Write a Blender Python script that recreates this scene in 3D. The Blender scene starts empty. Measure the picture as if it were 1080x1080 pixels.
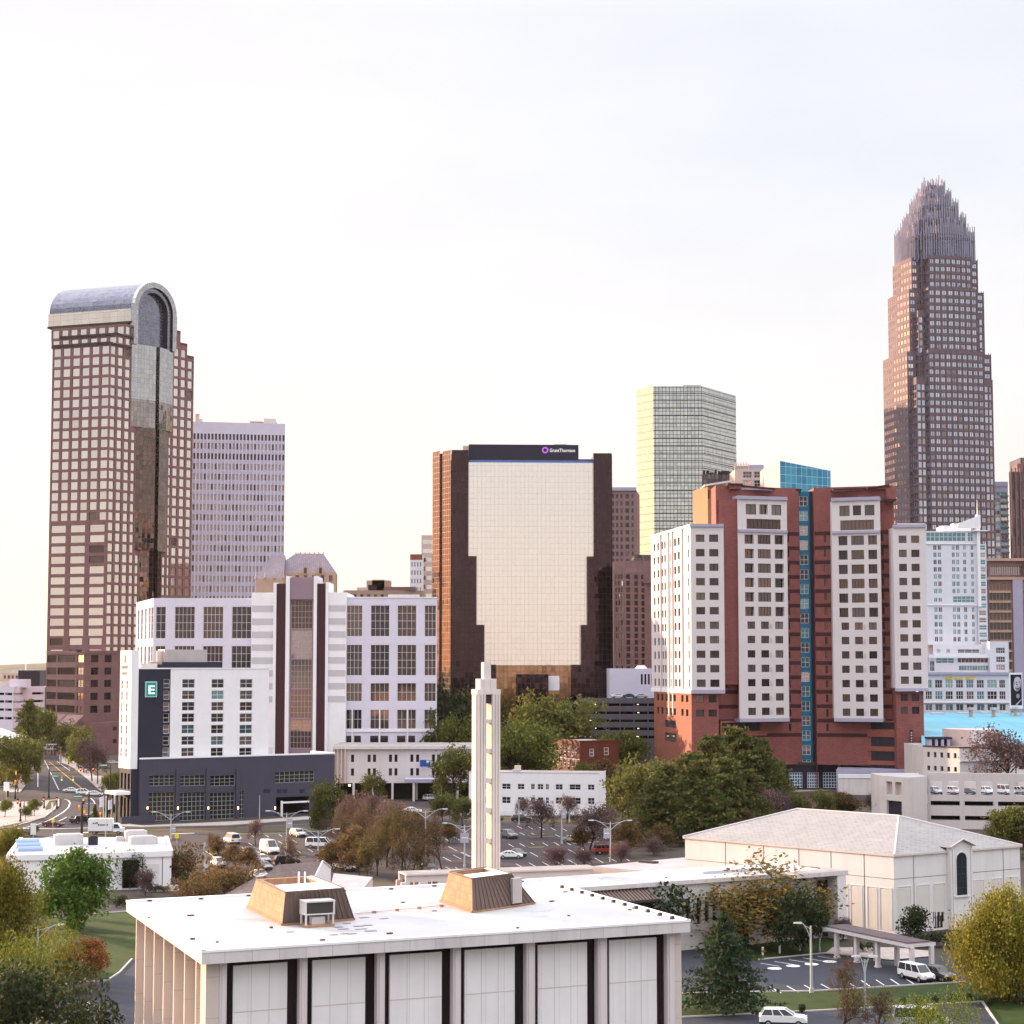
import bpy, math, random
from mathutils import Vector, Matrix, Quaternion
R = math.radians
SC = bpy.context.scene
COL = SC.collection
rng = random.Random(7)

# ---------------------------------------------------------------- camera
F, CX, CY, H = 2000.0, 540.0, 540.0, 35.0          # focal length in pixels of a 1080 px wide picture; eye 35 m up
PHI = math.atan(163.0 / F)                          # camera tilted up a few degrees
cam_d = bpy.data.cameras.new("camera"); cam = bpy.data.objects.new("camera", cam_d); COL.objects.link(cam)
cam.location = (0, 0, H); cam.rotation_euler = (math.pi / 2 + PHI, 0, 0)
cam_d.sensor_width = 36.0; cam_d.lens = 36.0 * F / 1080.0
cam_d.clip_start = 1.0; cam_d.clip_end = 60000.0
SC.camera = cam
SC.render.resolution_x = SC.render.resolution_y = 1024

# ---------------------------------------------------------------- light
SUN_EL, SUN_AZ = R(9.0), math.atan2(0.60, -0.80)   # low evening sun to the left, a little behind the towers
SDIR = Vector((math.cos(SUN_AZ) * math.cos(SUN_EL), math.sin(SUN_AZ) * math.cos(SUN_EL), math.sin(SUN_EL)))
sl = bpy.data.lights.new("sun", 'SUN'); sl.energy = 4.8; sl.angle = R(0.5); sl.color = (1.0, 0.68, 0.41)
so = bpy.data.objects.new("sun", sl); COL.objects.link(so)
so.rotation_euler = SDIR.to_track_quat('Z', 'Y').to_euler(); so.location = (-200, 100, 200)
world = bpy.data.worlds.new("World"); SC.world = world; world.use_nodes = True
wt = world.node_tree; wt.nodes.clear()
w_out = wt.nodes.new('ShaderNodeOutputWorld'); w_bg = wt.nodes.new('ShaderNodeBackground')
sky = wt.nodes.new('ShaderNodeTexSky'); sky.sky_type = 'NISHITA'; sky.sun_disc = False
sky.sun_elevation = SUN_EL; sky.sun_rotation = math.pi / 2 - SUN_AZ
sky.air_density = 1.0; sky.dust_density = 1.0; sky.ozone_density = 1.5; sky.altitude = 200
# a thin even veil of high cloud in front of the clear sky
veil = wt.nodes.new('ShaderNodeMixRGB'); veil.blend_type = 'MIX'
vt = wt.nodes.new('ShaderNodeTexCoord'); vm = wt.nodes.new('ShaderNodeMapping'); vm.inputs['Scale'].default_value = (1, 1, 3.5)
vn = wt.nodes.new('ShaderNodeTexNoise'); vn.inputs['Scale'].default_value = 1.6; vn.inputs['Detail'].default_value = 3
vr = wt.nodes.new('ShaderNodeMapRange'); vr.inputs['To Min'].default_value = 0.86; vr.inputs['To Max'].default_value = 0.94
wt.links.new(vt.outputs['Generated'], vm.inputs['Vector']); wt.links.new(vm.outputs[0], vn.inputs['Vector'])
wt.links.new(vn.outputs['Fac'], vr.inputs['Value']); wt.links.new(vr.outputs[0], veil.inputs['Fac'])
wt.links.new(sky.outputs[0], veil.inputs['Color1'])
# the veil is warmer and brighter low down towards the sun
def wm(op, a, b):
 x = wt.nodes.new('ShaderNodeMath'); x.operation = op; x.use_clamp = op == 'SUBTRACT'
 for i, v in enumerate((a, b)):
  if isinstance(v, (int, float)): x.inputs[i].default_value = v
  else: wt.links.new(v, x.inputs[i])
 return x.outputs[0]
dv = wt.nodes.new('ShaderNodeVectorMath'); dv.operation = 'DOT_PRODUCT'; wt.links.new(vt.outputs['Generated'], dv.inputs[0]); dv.inputs[1].default_value = (math.cos(SUN_AZ), math.sin(SUN_AZ), 0.05)
sx = wt.nodes.new('ShaderNodeSeparateXYZ'); wt.links.new(vt.outputs['Generated'], sx.inputs[0])
low = wm('POWER', wm('SUBTRACT', 1.0, wm('ABSOLUTE', sx.outputs[2], 0)), 5.0)
glow = wm('MULTIPLY', wm('POWER', wm('MAXIMUM', dv.outputs['Value'], 0.0), 7.5), low)
vc = wt.nodes.new('ShaderNodeMixRGB'); wt.links.new(glow, vc.inputs['Fac']); hz = wt.nodes.new('ShaderNodeMapRange'); wt.links.new(sx.outputs[2], hz.inputs[0]); hz.inputs[1].default_value = 0.0; hz.inputs[2].default_value = 0.24
hc = wt.nodes.new('ShaderNodeMixRGB'); wt.links.new(hz.outputs[0], hc.inputs['Fac']); hc.inputs['Color1'].default_value = (3.15, 2.72, 2.50, 1); hc.inputs['Color2'].default_value = (2.70, 2.73, 2.86, 1)
zr_ = wt.nodes.new('ShaderNodeMapRange'); wt.links.new(sx.outputs[2], zr_.inputs[0]); zr_.inputs[1].default_value = 0.33; zr_.inputs[2].default_value = 1.0
vz = wt.nodes.new('ShaderNodeMixRGB'); wt.links.new(zr_.outputs[0], vz.inputs['Fac']); # faint streaks of cloud
cn = wt.nodes.new('ShaderNodeTexNoise'); cn.inputs['Scale'].default_value = 4.5; cn.inputs['Detail'].default_value = 5; wt.links.new(vm.outputs[0], cn.inputs['Vector'])
cr_ = wt.nodes.new('ShaderNodeMapRange'); wt.links.new(cn.outputs['Fac'], cr_.inputs[0]); cr_.inputs[1].default_value = 0.35; cr_.inputs[2].default_value = 0.7
ch = wt.nodes.new('ShaderNodeMixRGB'); ch.blend_type = 'ADD'; wt.links.new(cr_.outputs[0], ch.inputs['Fac']); wt.links.new(hc.outputs[0], ch.inputs['Color1']); ch.inputs['Color2'].default_value = (0.26, 0.22, 0.19, 1)
wt.links.new(ch.outputs[0], vz.inputs['Color1']); vz.inputs['Color2'].default_value = (11.5, 11.3, 11.7, 1)   # high cloud is brighter overhead
wt.links.new(vz.outputs[0], vc.inputs['Color1']); vc.inputs['Color2'].default_value = (22.0, 8.1, 3.0, 1)
wt.links.new(vc.outputs[0], veil.inputs['Color2'])
wt.links.new(veil.outputs[0], w_bg.inputs['Color']); w_bg.inputs['Strength'].default_value = 0.15
wt.links.new(w_bg.outputs[0], w_out.inputs['Surface'])
SC.view_settings.view_transform = 'Standard'; SC.view_settings.look = 'None'
SC.view_settings.exposure = 1.15; SC.view_settings.gamma = 1.0
SC.cycles.max_bounces = 6; SC.cycles.diffuse_bounces = 3; SC.cycles.glossy_bounces = 4; SC.cycles.transparent_max_bounces = 8

# ---------------------------------------------------------------- measuring helpers (photo pixel -> world)
SP, CP = math.sin(PHI), math.cos(PHI)
def _den(py): return CP - SP * (CY - py) / F
def Z(py, D): return H + (SP + CP * (CY - py) / F) / _den(py) * D
def slope(px, py=703.0): return (px - CX) / F / _den(py)
def P(px, D, py=703.0): return (slope(px, py) * D, D)
def G(px, py, z=0.0):
 D = (z - H) / ((SP + CP * (CY - py) / F) / _den(py)); return (slope(px, py) * D, D)
def along(A, ang, px, py=703.0):                    # point on the plan line from A in direction ang (degrees) seen at px
 c, s = math.cos(R(ang)), math.sin(R(ang)); k = slope(px, py)
 t = (k * A[1] - A[0]) / (c - k * s); return (A[0] + c * t, A[1] + s * t)
def mv(A, ang, t): return (A[0] + math.cos(R(ang)) * t, A[1] + math.sin(R(ang)) * t)
def dist(A, B): return math.hypot(A[0] - B[0], A[1] - B[1])
def lerp(a, b, t): return a + (b - a) * t

# ---------------------------------------------------------------- materials
MATS = {}
class NT:
 def __init__(s, name):
  s.m = bpy.data.materials.new(name); s.m.use_nodes = True; s.t = s.m.node_tree
  s.b = s.t.nodes['Principled BSDF']; s.out = s.t.nodes['Material Output']
 def n(s, typ, **kw):
  x = s.t.nodes.new(typ)
  for k, v in kw.items():
   if k.startswith('i_'): x.inputs[k[2:]].default_value = v
   elif k.startswith('n_'): x.inputs[int(k[2:])].default_value = v
   else: setattr(x, k, v)
  return x
 def l(s, a, b): s.t.links.new(a, b)
 def math(s, op, a, b=None, c=None):
  x = s.n('ShaderNodeMath', operation=op)
  for i, v in enumerate((a, b, c)):
   if v is None: continue
   if isinstance(v, (int, float)): x.inputs[i].default_value = v
   else: s.l(v, x.inputs[i])
  return x.outputs[0]
 def mix(s, fac, a, b, mode='MIX'):
  x = s.n('ShaderNodeMixRGB', blend_type=mode)
  for i, v in enumerate((fac, a, b)):
   if isinstance(v, (int, float)): x.inputs[i].default_value = v
   elif isinstance(v, tuple): x.inputs[i].default_value = v if len(v) == 4 else v + (1,)
   else: s.l(v, x.inputs[i])
  return x.outputs[0]
 def uvgrid(s, tile):
  """tile=(w,h,lw) in metres -> line mask (0/1), per tile random colour"""
  w, h, lw = tile
  uv = s.n('ShaderNodeUVMap'); sp = s.n('ShaderNodeSeparateXYZ'); s.l(uv.outputs[0], sp.inputs[0])
  u = s.math('DIVIDE', sp.outputs[0], w); v = s.math('DIVIDE', sp.outputs[1], h)
  mu = s.math('LESS_THAN', s.math('FRACT', u), lw / w); mvv = s.math('LESS_THAN', s.math('FRACT', v), lw / h)
  mask = s.math('MAXIMUM', mu, mvv)
  cb = s.n('ShaderNodeCombineXYZ'); s.l(s.math('FLOOR', u), cb.inputs[0]); s.l(s.math('FLOOR', v), cb.inputs[1])
  wn = s.n('ShaderNodeTexWhiteNoise', noise_dimensions='3D'); s.l(cb.outputs[0], wn.inputs[0])
  return mask, wn
def sc(c, f): return tuple(min(1.0, x * f) for x in c[:3]) + (1,)

def MAT(name, col, rough=0.8, metal=0.0, var=0.10, vscale=0.25, bump=0.0, tile=None, line=None, tvar=0.0, streak=0.0, spec=0.3, linebump=0.0, brick=None, patch=0.0, pscale=0.2):
 lum = .3 * col[0] + .6 * col[1] + .1 * col[2]; k = (lum / .75) ** .2 if lum < .75 else 1.0      # measured tones to albedo
 col = tuple(max(.003, lum + (x - lum) * 1.14) * k for x in col[:3])
 N = NT(name); b = N.b
 tc = N.n('ShaderNodeTexCoord')
 ns = N.n('ShaderNodeTexNoise', i_Scale=vscale, i_Detail=6.0, i_Roughness=0.65); N.l(tc.outputs['Object'], ns.inputs['Vector'])
 mr = N.n('ShaderNodeMapRange', n_1=0.3, n_2=0.7); N.l(ns.outputs['Fac'], mr.inputs[0])
 c = N.mix(mr.outputs[0], sc(col, 1 - var), sc(col, 1 + var))
 if streak:
  mp = N.n('ShaderNodeMapping'); mp.inputs['Scale'].default_value = (1.1, 1.1, 0.07); N.l(tc.outputs['Object'], mp.inputs[0])
  s2 = N.n('ShaderNodeTexNoise', i_Scale=1.0, i_Detail=4.0); N.l(mp.outputs[0], s2.inputs['Vector'])
  m2 = N.n('ShaderNodeMapRange', n_1=0.5, n_2=0.8, n_3=0.0, n_4=streak); N.l(s2.outputs['Fac'], m2.inputs[0])
  c = N.mix(m2.outputs[0], c, sc(col, 0.45))
 height = None
 if patch:                                        # worn and stained patches with a shape of their own
  p3 = N.n('ShaderNodeTexNoise', i_Scale=pscale, i_Detail=8.0, i_Roughness=0.7, i_Distortion=0.8); N.l(tc.outputs['Object'], p3.inputs['Vector'])
  m3 = N.n('ShaderNodeMapRange', n_1=0.54, n_2=0.66, n_3=0.0, n_4=patch); N.l(p3.outputs['Fac'], m3.inputs[0]); c = N.mix(m3.outputs[0], c, sc(col, 0.5))
 if brick:
  uv = N.n('ShaderNodeUVMap'); bt = N.n('ShaderNodeTexBrick', i_Scale=1.0)
  bt.inputs['Brick Width'].default_value, bt.inputs['Row Height'].default_value = brick[0], brick[1]
  bt.inputs['Mortar Size'].default_value = brick[2]; bt.inputs['Color1'].default_value = (0.8, 0.8, 0.8, 1); bt.inputs['Color2'].default_value = (1.15, 1.1, 1.05, 1)
  bt.inputs['Mortar'].default_value = (1.2, 1.2, 1.2, 1) if line is None else line + (1,)
  N.l(uv.outputs[0], bt.inputs['Vector']); c = N.mix(0.8, c, bt.outputs['Color'], 'MULTIPLY')
 if tile:
  mask, wn = N.uvgrid(tile)
  if tvar:
   t = N.math('MULTIPLY_ADD', wn.outputs[0], 2 * tvar, 1 - tvar)
   cb = N.n('ShaderNodeCombineXYZ')
   for i in range(3): N.l(t, cb.inputs[i])
   c = N.mix(1.0, c, cb.outputs[0], 'MULTIPLY')
  c = N.mix(mask, c, line + (1,) if line else sc(col, 0.5))
  height = N.math('SUBTRACT', 1.0, mask)
 N.l(c, b.inputs['Base Color'])
 b.inputs['Roughness'].default_value = rough; b.inputs['Metallic'].default_value = metal
 b.inputs['Specular IOR Level'].default_value = spec
 if bump or (tile and linebump):
  bp = N.n('ShaderNodeBump', i_Strength=0.5, i_Distance=max(bump, linebump))
  if height is not None and linebump: N.l(height, bp.inputs['Height'])
  else:
   n3 = N.n('ShaderNodeTexNoise', i_Scale=vscale * 14, i_Detail=5.0); N.l(tc.outputs['Object'], n3.inputs['Vector'])
   N.l(n3.outputs['Fac'], bp.inputs['Height'])
  N.l(bp.outputs[0], b.inputs['Normal'])
 MATS[name] = N.m; return N.m

def GLASS(name, dark, light, metal=0.85, rough=0.04, tile=None, line=(0.02, 0.02, 0.025), tilt=0.008, wave=0.006, spec=0.6):
 """coated window glass: mirror-like, each pane tipped a hair differently"""
 N = NT(name); b = N.b
 geo = N.n('ShaderNodeNewGeometry'); oi = N.n('ShaderNodeObjectInfo')
 if tile:
  mask, wn = N.uvgrid(tile); rnd = wn.outputs[0]; rc = wn.outputs[1]
 else:
  r = N.math('FRACT', N.math('MULTIPLY_ADD', geo.outputs['Random Per Island'], 7.31, N.math('MULTIPLY', oi.outputs['Random'], 3.17)))
  wn = N.n('ShaderNodeTexWhiteNoise', noise_dimensions='1D'); N.l(r, wn.inputs['W']); rnd = wn.outputs[0]; rc = wn.outputs[1]; mask = None
 c = N.mix(rnd, dark + (1,), light + (1,))
 sub = N.n('ShaderNodeVectorMath', operation='SUBTRACT'); N.l(rc, sub.inputs[0]); sub.inputs[1].default_value = (.5, .5, .5)
 scl = N.n('ShaderNodeVectorMath', operation='SCALE'); N.l(sub.outputs[0], scl.inputs[0]); scl.inputs['Scale'].default_value = tilt
 ns = N.n('ShaderNodeTexNoise', i_Scale=0.35, i_Detail=2.0); N.l(geo.outputs['Position'], ns.inputs['Vector'])
 s2 = N.n('ShaderNodeVectorMath', operation='SUBTRACT'); N.l(ns.outputs['Color'], s2.inputs[0]); s2.inputs[1].default_value = (.5, .5, .5)
 s3 = N.n('ShaderNodeVectorMath', operation='SCALE'); N.l(s2.outputs[0], s3.inputs[0]); s3.inputs['Scale'].default_value = wave * 2
 ad = N.n('ShaderNodeVectorMath', operation='ADD'); N.l(scl.outputs[0], ad.inputs[0]); N.l(s3.outputs[0], ad.inputs[1])
 a2 = N.n('ShaderNodeVectorMath', operation='ADD'); N.l(ad.outputs[0], a2.inputs[0]); N.l(geo.outputs['Normal'], a2.inputs[1])
 nm = N.n('ShaderNodeVectorMath', operation='NORMALIZE'); N.l(a2.outputs[0], nm.inputs[0])
 N.l(nm.outputs[0], b.inputs['Normal'])
 b.inputs['Specular IOR Level'].default_value = spec
 if mask is not None:
  c = N.mix(mask, c, line + (1,))
  N.l(N.math('MULTIPLY_ADD', mask, 0.5, rough), b.inputs['Roughness'])
  N.l(N.math('MULTIPLY', N.math('SUBTRACT', 1.0, mask), metal), b.inputs['Metallic'])
 else:
  b.inputs['Roughness'].default_value = rough; b.inputs['Metallic'].default_value = metal
 N.l(c, b.inputs['Base Color']); MATS[name] = N.m; return N.m

def LEAF(name, c1, c2, c3=None, trans=0.35):
 N = NT(name); b = N.b
 geo = N.n('ShaderNodeNewGeometry'); oi = N.n('ShaderNodeObjectInfo')
 ns = N.n('ShaderNodeTexNoise', i_Scale=0.35, i_Detail=2.0); N.l(geo.outputs['Position'], ns.inputs['Vector'])
 f = N.math('ADD', N.math('MULTIPLY', geo.outputs['Random Per Island'], 0.55), N.math('MULTIPLY_ADD', ns.outputs['Fac'], 0.9, -0.2))
 c = N.mix(f, c1 + (1,), c2 + (1,))
 if c3:
  g = N.math('GREATER_THAN', geo.outputs['Random Per Island'], 0.82); c = N.mix(g, c, c3 + (1,))
 v = N.math('MULTIPLY_ADD', oi.outputs['Random'], 0.4, 0.8)
 cb = N.n('ShaderNodeCombineXYZ')
 for i in range(3): N.l(v, cb.inputs[i])
 c = N.mix(1.0, c, cb.outputs[0], 'MULTIPLY')
 N.l(c, b.inputs['Base Color']); b.inputs['Roughness'].default_value = 0.7; b.inputs['Specular IOR Level'].default_value = 0.2
 tr = N.n('ShaderNodeBsdfTranslucent'); N.l(c, tr.inputs['Color']); mx = N.n('ShaderNodeMixShader', i_Fac=trans)
 N.l(b.outputs[0], mx.inputs[1]); N.l(tr.outputs[0], mx.inputs[2]); N.l(mx.outputs[0], N.out.inputs['Surface'])
 MATS[name] = N.m; return N.m

def EMIT(name, col, strength):
 N = NT(name); N.b.inputs['Base Color'].default_value = col + (1,)
 N.b.inputs['Emission Color'].default_value = col + (1,); N.b.inputs['Emission Strength'].default_value = strength
 MATS[name] = N.m; return N.m

def PAINT(name):                                    # car paint: colour comes from the object
 N = NT(name); oi = N.n('ShaderNodeObjectInfo'); N.l(oi.outputs['Color'], N.b.inputs['Base Color'])
 N.b.inputs['Roughness'].default_value = 0.3; N.b.inputs['Coat Weight'].default_value = 0.6; N.b.inputs['Coat Roughness'].default_value = 0.06
 MATS[name] = N.m; return N.m

# ---------------------------------------------------------------- mesh builder
class MB:
 def __init__(s): s.v = []; s.f = []; s.m = []; s.mats = []; s.smooth = False
 def mi(s, mat):
  if mat not in s.mats: s.mats.append(mat)
  return s.mats.index(mat)
 def face(s, pts, mat):
  i = len(s.v); s.v.extend(pts); s.f.append(tuple(range(i, i + len(pts)))); s.m.append(s.mi(mat))
 def mesh(s, pts, faces, mat):
  i = len(s.v); s.v.extend(pts); k = s.mi(mat)
  for f in faces: s.f.append(tuple(j + i for j in f)); s.m.append(k)
 def hexa(s, b, t, mat):                         # bottom ring, top ring (counter-clockwise from above)
  n = len(b); fs = [tuple(reversed(range(n))), tuple(range(n, 2 * n))]
  for i in range(n):
   j = (i + 1) % n; fs.append((i, j, n + j, n + i))
  s.mesh(list(b) + list(t), fs, mat)
 def prism(s, poly, z0, z1, mat, top=None):
  if sum(poly[i][0] * poly[(i + 1) % len(poly)][1] - poly[(i + 1) % len(poly)][0] * poly[i][1] for i in range(len(poly))) < 0: poly = list(reversed(poly))
  n = len(poly)
  s.mesh([(x, y, z0) for x, y in poly] + [(x, y, z1) for x, y in poly], [tuple(reversed(range(n)))] + [(i, (i + 1) % n, n + (i + 1) % n, n + i) for i in range(n)], mat)
  s.face([(x, y, z1) for x, y in poly], top or mat)
 def box(s, x0, x1, y0, y1, z0, z1, mat): s.prism([(x0, y0), (x1, y0), (x1, y1), (x0, y1)], z0, z1, mat)
 def obox(s, c, ang, lx, ly, z0, z1, mat, top=None):   # oriented box centred on plan point c
  ca, sa = math.cos(R(ang)), math.sin(R(ang))
  s.prism([(c[0] + ca * a * lx / 2 - sa * b * ly / 2, c[1] + sa * a * lx / 2 + ca * b * ly / 2) for a, b in ((-1, -1), (1, -1), (1, 1), (-1, 1))], z0, z1, mat, top)
 def slab(s, A, B, z0, z1, out, back, mat):      # wall slab on plan line A->B, from `out` metres in front to `back` behind
  L = dist(A, B); d = ((B[0] - A[0]) / L, (B[1] - A[1]) / L); n = (d[1], -d[0])
  q = lambda Pt, k: (Pt[0] + n[0] * k, Pt[1] + n[1] * k)
  s.prism([q(A, out), q(B, out), q(B, -back), q(A, -back)], z0, z1, mat)
 def tube(s, pts, rad, mat, seg=6, cap=True):
  rad = rad if isinstance(rad, (list, tuple)) else [rad] * len(pts)
  pts = [Vector(p) for p in pts]; rings = []
  for i, p in enumerate(pts):
   a = pts[max(i - 1, 0)]; c = pts[min(i + 1, len(pts) - 1)]; t = (c - a)
   if t.length < 1e-6: t = Vector((0, 0, 1))
   t.normalize(); u = t.cross(Vector((0, 0, 1)) if abs(t.z) < 0.9 else Vector((1, 0, 0))).normalized(); w = t.cross(u)
   rings.append([tuple(p + (u * math.cos(2 * math.pi * k / seg) + w * math.sin(2 * math.pi * k / seg)) * rad[i]) for k in range(seg)])
  vs = [q for r in rings for q in r]; fs = []
  for i in range(len(pts) - 1):
   for k in range(seg):
    k2 = (k + 1) % seg; fs.append((i * seg + k, i * seg + k2, (i + 1) * seg + k2, (i + 1) * seg + k))
  if cap: fs.append(tuple(reversed(range(seg)))); fs.append(tuple(range(len(vs) - seg, len(vs))))
  s.mesh(vs, fs, mat)
 def cyl(s, c, r0, r1, z0, z1, mat, seg=12): s.hexa([(c[0] + r0 * math.cos(2 * math.pi * k / seg), c[1] + r0 * math.sin(2 * math.pi * k / seg), z0) for k in range(seg)],
             [(c[0] + r1 * math.cos(2 * math.pi * k / seg), c[1] + r1 * math.sin(2 * math.pi * k / seg), z1) for k in range(seg)], mat)
 def data(s, name, off=(0, 0, 0), uv=True, smooth=False):
  me = bpy.data.meshes.new(name)
  ox, oy, oz = off
  me.from_pydata([(a - ox, b - oy, c - oz) for a, b, c in s.v], [], s.f)
  for m in s.mats: me.materials.append(MATS[m])
  me.polygons.foreach_set('material_index', s.m)
  if smooth: me.polygons.foreach_set('use_smooth', [True] * len(s.f))
  if uv:
   ul = me.uv_layers.new(name='UVMap'); out = []
   for f in s.f:
    p0, p1, p2 = (s.v[f[0]], s.v[f[1]], s.v[f[2]])
    a = (p1[0] - p0[0], p1[1] - p0[1], p1[2] - p0[2]); b = (p2[0] - p0[0], p2[1] - p0[1], p2[2] - p0[2])
    nx, ny, nz = a[1] * b[2] - a[2] * b[1], a[2] * b[0] - a[0] * b[2], a[0] * b[1] - a[1] * b[0]
    h = math.hypot(nx, ny)
    if h < 1e-9 or abs(nz) > 6 * h:
     for i in f: out.extend((s.v[i][0], s.v[i][1]))
    else:
     tx, ty = -ny / h, nx / h; sl = math.sqrt(1 + (nz / h) ** 2)
     for i in f: out.extend((s.v[i][0] * tx + s.v[i][1] * ty, s.v[i][2] * sl))
   ul.data.foreach_set('uv', out)
  me.update(); return me
 def build(s, name, parent=None, off=(0, 0, 0), uv=True, smooth=False):
  o = bpy.data.objects.new(name, s.data(name, off, uv, smooth)); COL.objects.link(o)
  if parent: o.parent = parent
  return o

def tag(o, label=None, cat=None, group=None, kind=None):
 if label: o['label'] = label
 if cat: o['category'] = cat
 if group: o['group'] = group
 if kind: o['kind'] = kind
 return o
def empty(name, loc, label, cat, group=None, rz=0.0):
 o = bpy.data.objects.new(name, None); COL.objects.link(o); o.location = loc; o.rotation_euler = (0, 0, rz); o.empty_display_size = 0.5
 return tag(o, label, cat, group)
def copy_tree(o, parent=None):
 c = o.copy(); COL.objects.link(c)
 if parent: c.parent = parent
 for ch in list(o.children): copy_tree(ch, c)
 return c
def ground(name, mb, uv=True): return tag(mb.build(name, uv=uv), kind='structure')

# ---------------------------------------------------------------- buildings
WCACHE = {}
def win_mb(w, h, dep, glass, frame, nx, ny, fw):
 mb = MB(); y = dep
 mb.face([(-w / 2, y, 0), (w / 2, y, 0), (w / 2, y, h), (-w / 2, y, h)], glass)
 if fw > 0:
  t = min(0.1, dep * 0.6)
  xs = [-w / 2 + i * w / nx for i in range(nx + 1)]; zs = [i * h / ny for i in range(ny + 1)]
  for i, x in enumerate(xs):
   a, b = (x, x + fw) if i == 0 else ((x - fw, x) if i == nx else (x - fw / 2, x + fw / 2))
   mb.box(a, b, y - t, y - 0.004, 0, h, frame)
  for i, z in enumerate(zs):
   a, b = (z, z + fw) if i == 0 else ((z - fw, z) if i == ny else (z - fw / 2, z + fw / 2))
   mb.box(-w / 2 + 0.002, w / 2 - 0.002, y - t - 0.003, y - 0.006, a, b, frame)
 return mb
class St:                                           # window style
 def __init__(s, glass, frame='frame_dark', nx=1, ny=1, fw=0.06, dep=0.25, name='window', cell=None):
  s.glass = glass if isinstance(glass, list) else [glass]; s.frame = frame; s.nx = nx; s.ny = ny; s.fw = fw; s.dep = dep; s.name = name; s.cell = cell
class Bld:
 def __init__(s, name, base, label, cat='building', group=None):
  s.loc = (base[0], base[1], 0.0); s.root = empty(name, s.loc, label, cat, group); s.mbs = {}; s.wins = []
 def mb(s, part): return s.mbs.setdefault(part, MB())
 def facade(s, A, B, z0, z1, wins=(), mat='white_wall', part='wall', st=None):
  """wall from plan point A to B (left to right seen from outside) with real openings; wins = (u0,u1,z0,z1[,style]) in metres"""
  L = dist(A, B); d = ((B[0] - A[0]) / L, (B[1] - A[1]) / L); n = (d[1], -d[0]); mb = s.mb(part)
  W_ = []
  for w in wins:
   u0, u1, a, b = w[:4]; u0, u1, a, b = max(u0, 0.02), min(u1, L - 0.02), max(a, z0 + 0.02), min(b, z1 - 0.02)
   if u1 - u0 > 0.05 and b - a > 0.05: W_.append((u0, u1, a, b, w[4] if len(w) > 4 else st))
  us = sorted({0.0, L} | {round(x, 3) for w in W_ for x in w[:2]}); zs = sorted({z0, z1} | {round(x, 3) for w in W_ for x in w[2:4]})
  ui = {u: i for i, u in enumerate(us)}; zi = {z: i for i, z in enumerate(zs)}
  hole = set()
  for w in W_:
   for i in range(ui[round(w[0], 3)], ui[round(w[1], 3)]):
    for j in range(zi[round(w[2], 3)], zi[round(w[3], 3)]): hole.add((i, j))
  pt = lambda u, z, k=0.0: (A[0] + d[0] * u - n[0] * k, A[1] + d[1] * u - n[1] * k, z)
  for j in range(len(zs) - 1):
   i = 0
   while i < len(us) - 1:
    if (i, j) in hole: i += 1; continue
    i0 = i
    while i < len(us) - 1 and (i, j) not in hole: i += 1
    mb.face([pt(us[i0], zs[j]), pt(us[i], zs[j]), pt(us[i], zs[j + 1]), pt(us[i0], zs[j + 1])], mat)
  for u0, u1, a, b, sty in W_:
   k = sty.dep
   mb.face([pt(u0, a), pt(u1, a), pt(u1, a, k), pt(u0, a, k)], mat); mb.face([pt(u0, b), pt(u0, b, k), pt(u1, b, k), pt(u1, b)], mat)
   mb.face([pt(u0, a), pt(u0, a, k), pt(u0, b, k), pt(u0, b)], mat); mb.face([pt(u1, a), pt(u1, b), pt(u1, b, k), pt(u1, a, k)], mat)
   s.wins.append((round(u1 - u0, 2), round(b - a, 2), pt((u0 + u1) / 2, a), math.atan2(d[1], d[0]), sty))
 def block(s, poly, z0, z1, mat, part='wall', roof=None, roofpart='roof', skip=()):
  """plain walls round a polygon (ccw from above) except the sides in skip, and a flat roof"""
  n = len(poly)
  for i in range(n):
   if i in skip: continue
   s.facade(poly[i], poly[(i + 1) % n], z0, z1, (), mat, part)
  if roof: s.mb(roofpart).face([(x, y, z1) for x, y in poly], roof)
 def emit(s, part, mb):
  """pieces that do not touch each other become separate children"""
  idx = {}; par = list(range(len(mb.f)))
  def fd(i):
   while par[i] != i: par[i] = par[par[i]]; i = par[i]
   return i
  for i, f in enumerate(mb.f):
   for v in f:
    k = tuple(round(c, 2) for c in mb.v[v])
    if k in idx: par[fd(i)] = fd(idx[k])
    else: idx[k] = i
  comp = {}
  for i in range(len(mb.f)): comp.setdefault(fd(i), []).append(i)
  cs = list(comp.values())
  if len(cs) > 400: tag(mb.build(part, s.root, s.loc), kind='stuff'); return
  bb = []
  for c in cs:
   q = [mb.v[v] for i in c for v in mb.f[i]]; bb.append([min(p[k] for p in q) for k in range(3)] + [max(p[k] for p in q) for k in range(3)])
  grp = list(range(len(cs)))
  def g(i):
   while grp[i] != i: i = grp[i]
   return i
  for i in range(len(cs)):
   for j in range(i):
    if all(bb[i][k] <= bb[j][k + 3] + .04 and bb[j][k] <= bb[i][k + 3] + .04 for k in range(3)): grp[g(i)] = g(j)
  out = {}
  for i in range(len(cs)): out.setdefault(g(i), []).extend(cs[i])
  if len(out) == 1 or len(out) > 100:
   o = mb.build(part, s.root, s.loc)
   if len(out) > 100: tag(o, kind='stuff')
   return
  for fs in out.values():
   m = MB()
   for i in sorted(fs): m.face([mb.v[v] for v in mb.f[i]], mb.mats[mb.m[i]])
   m.build(part, s.root, s.loc)
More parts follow.
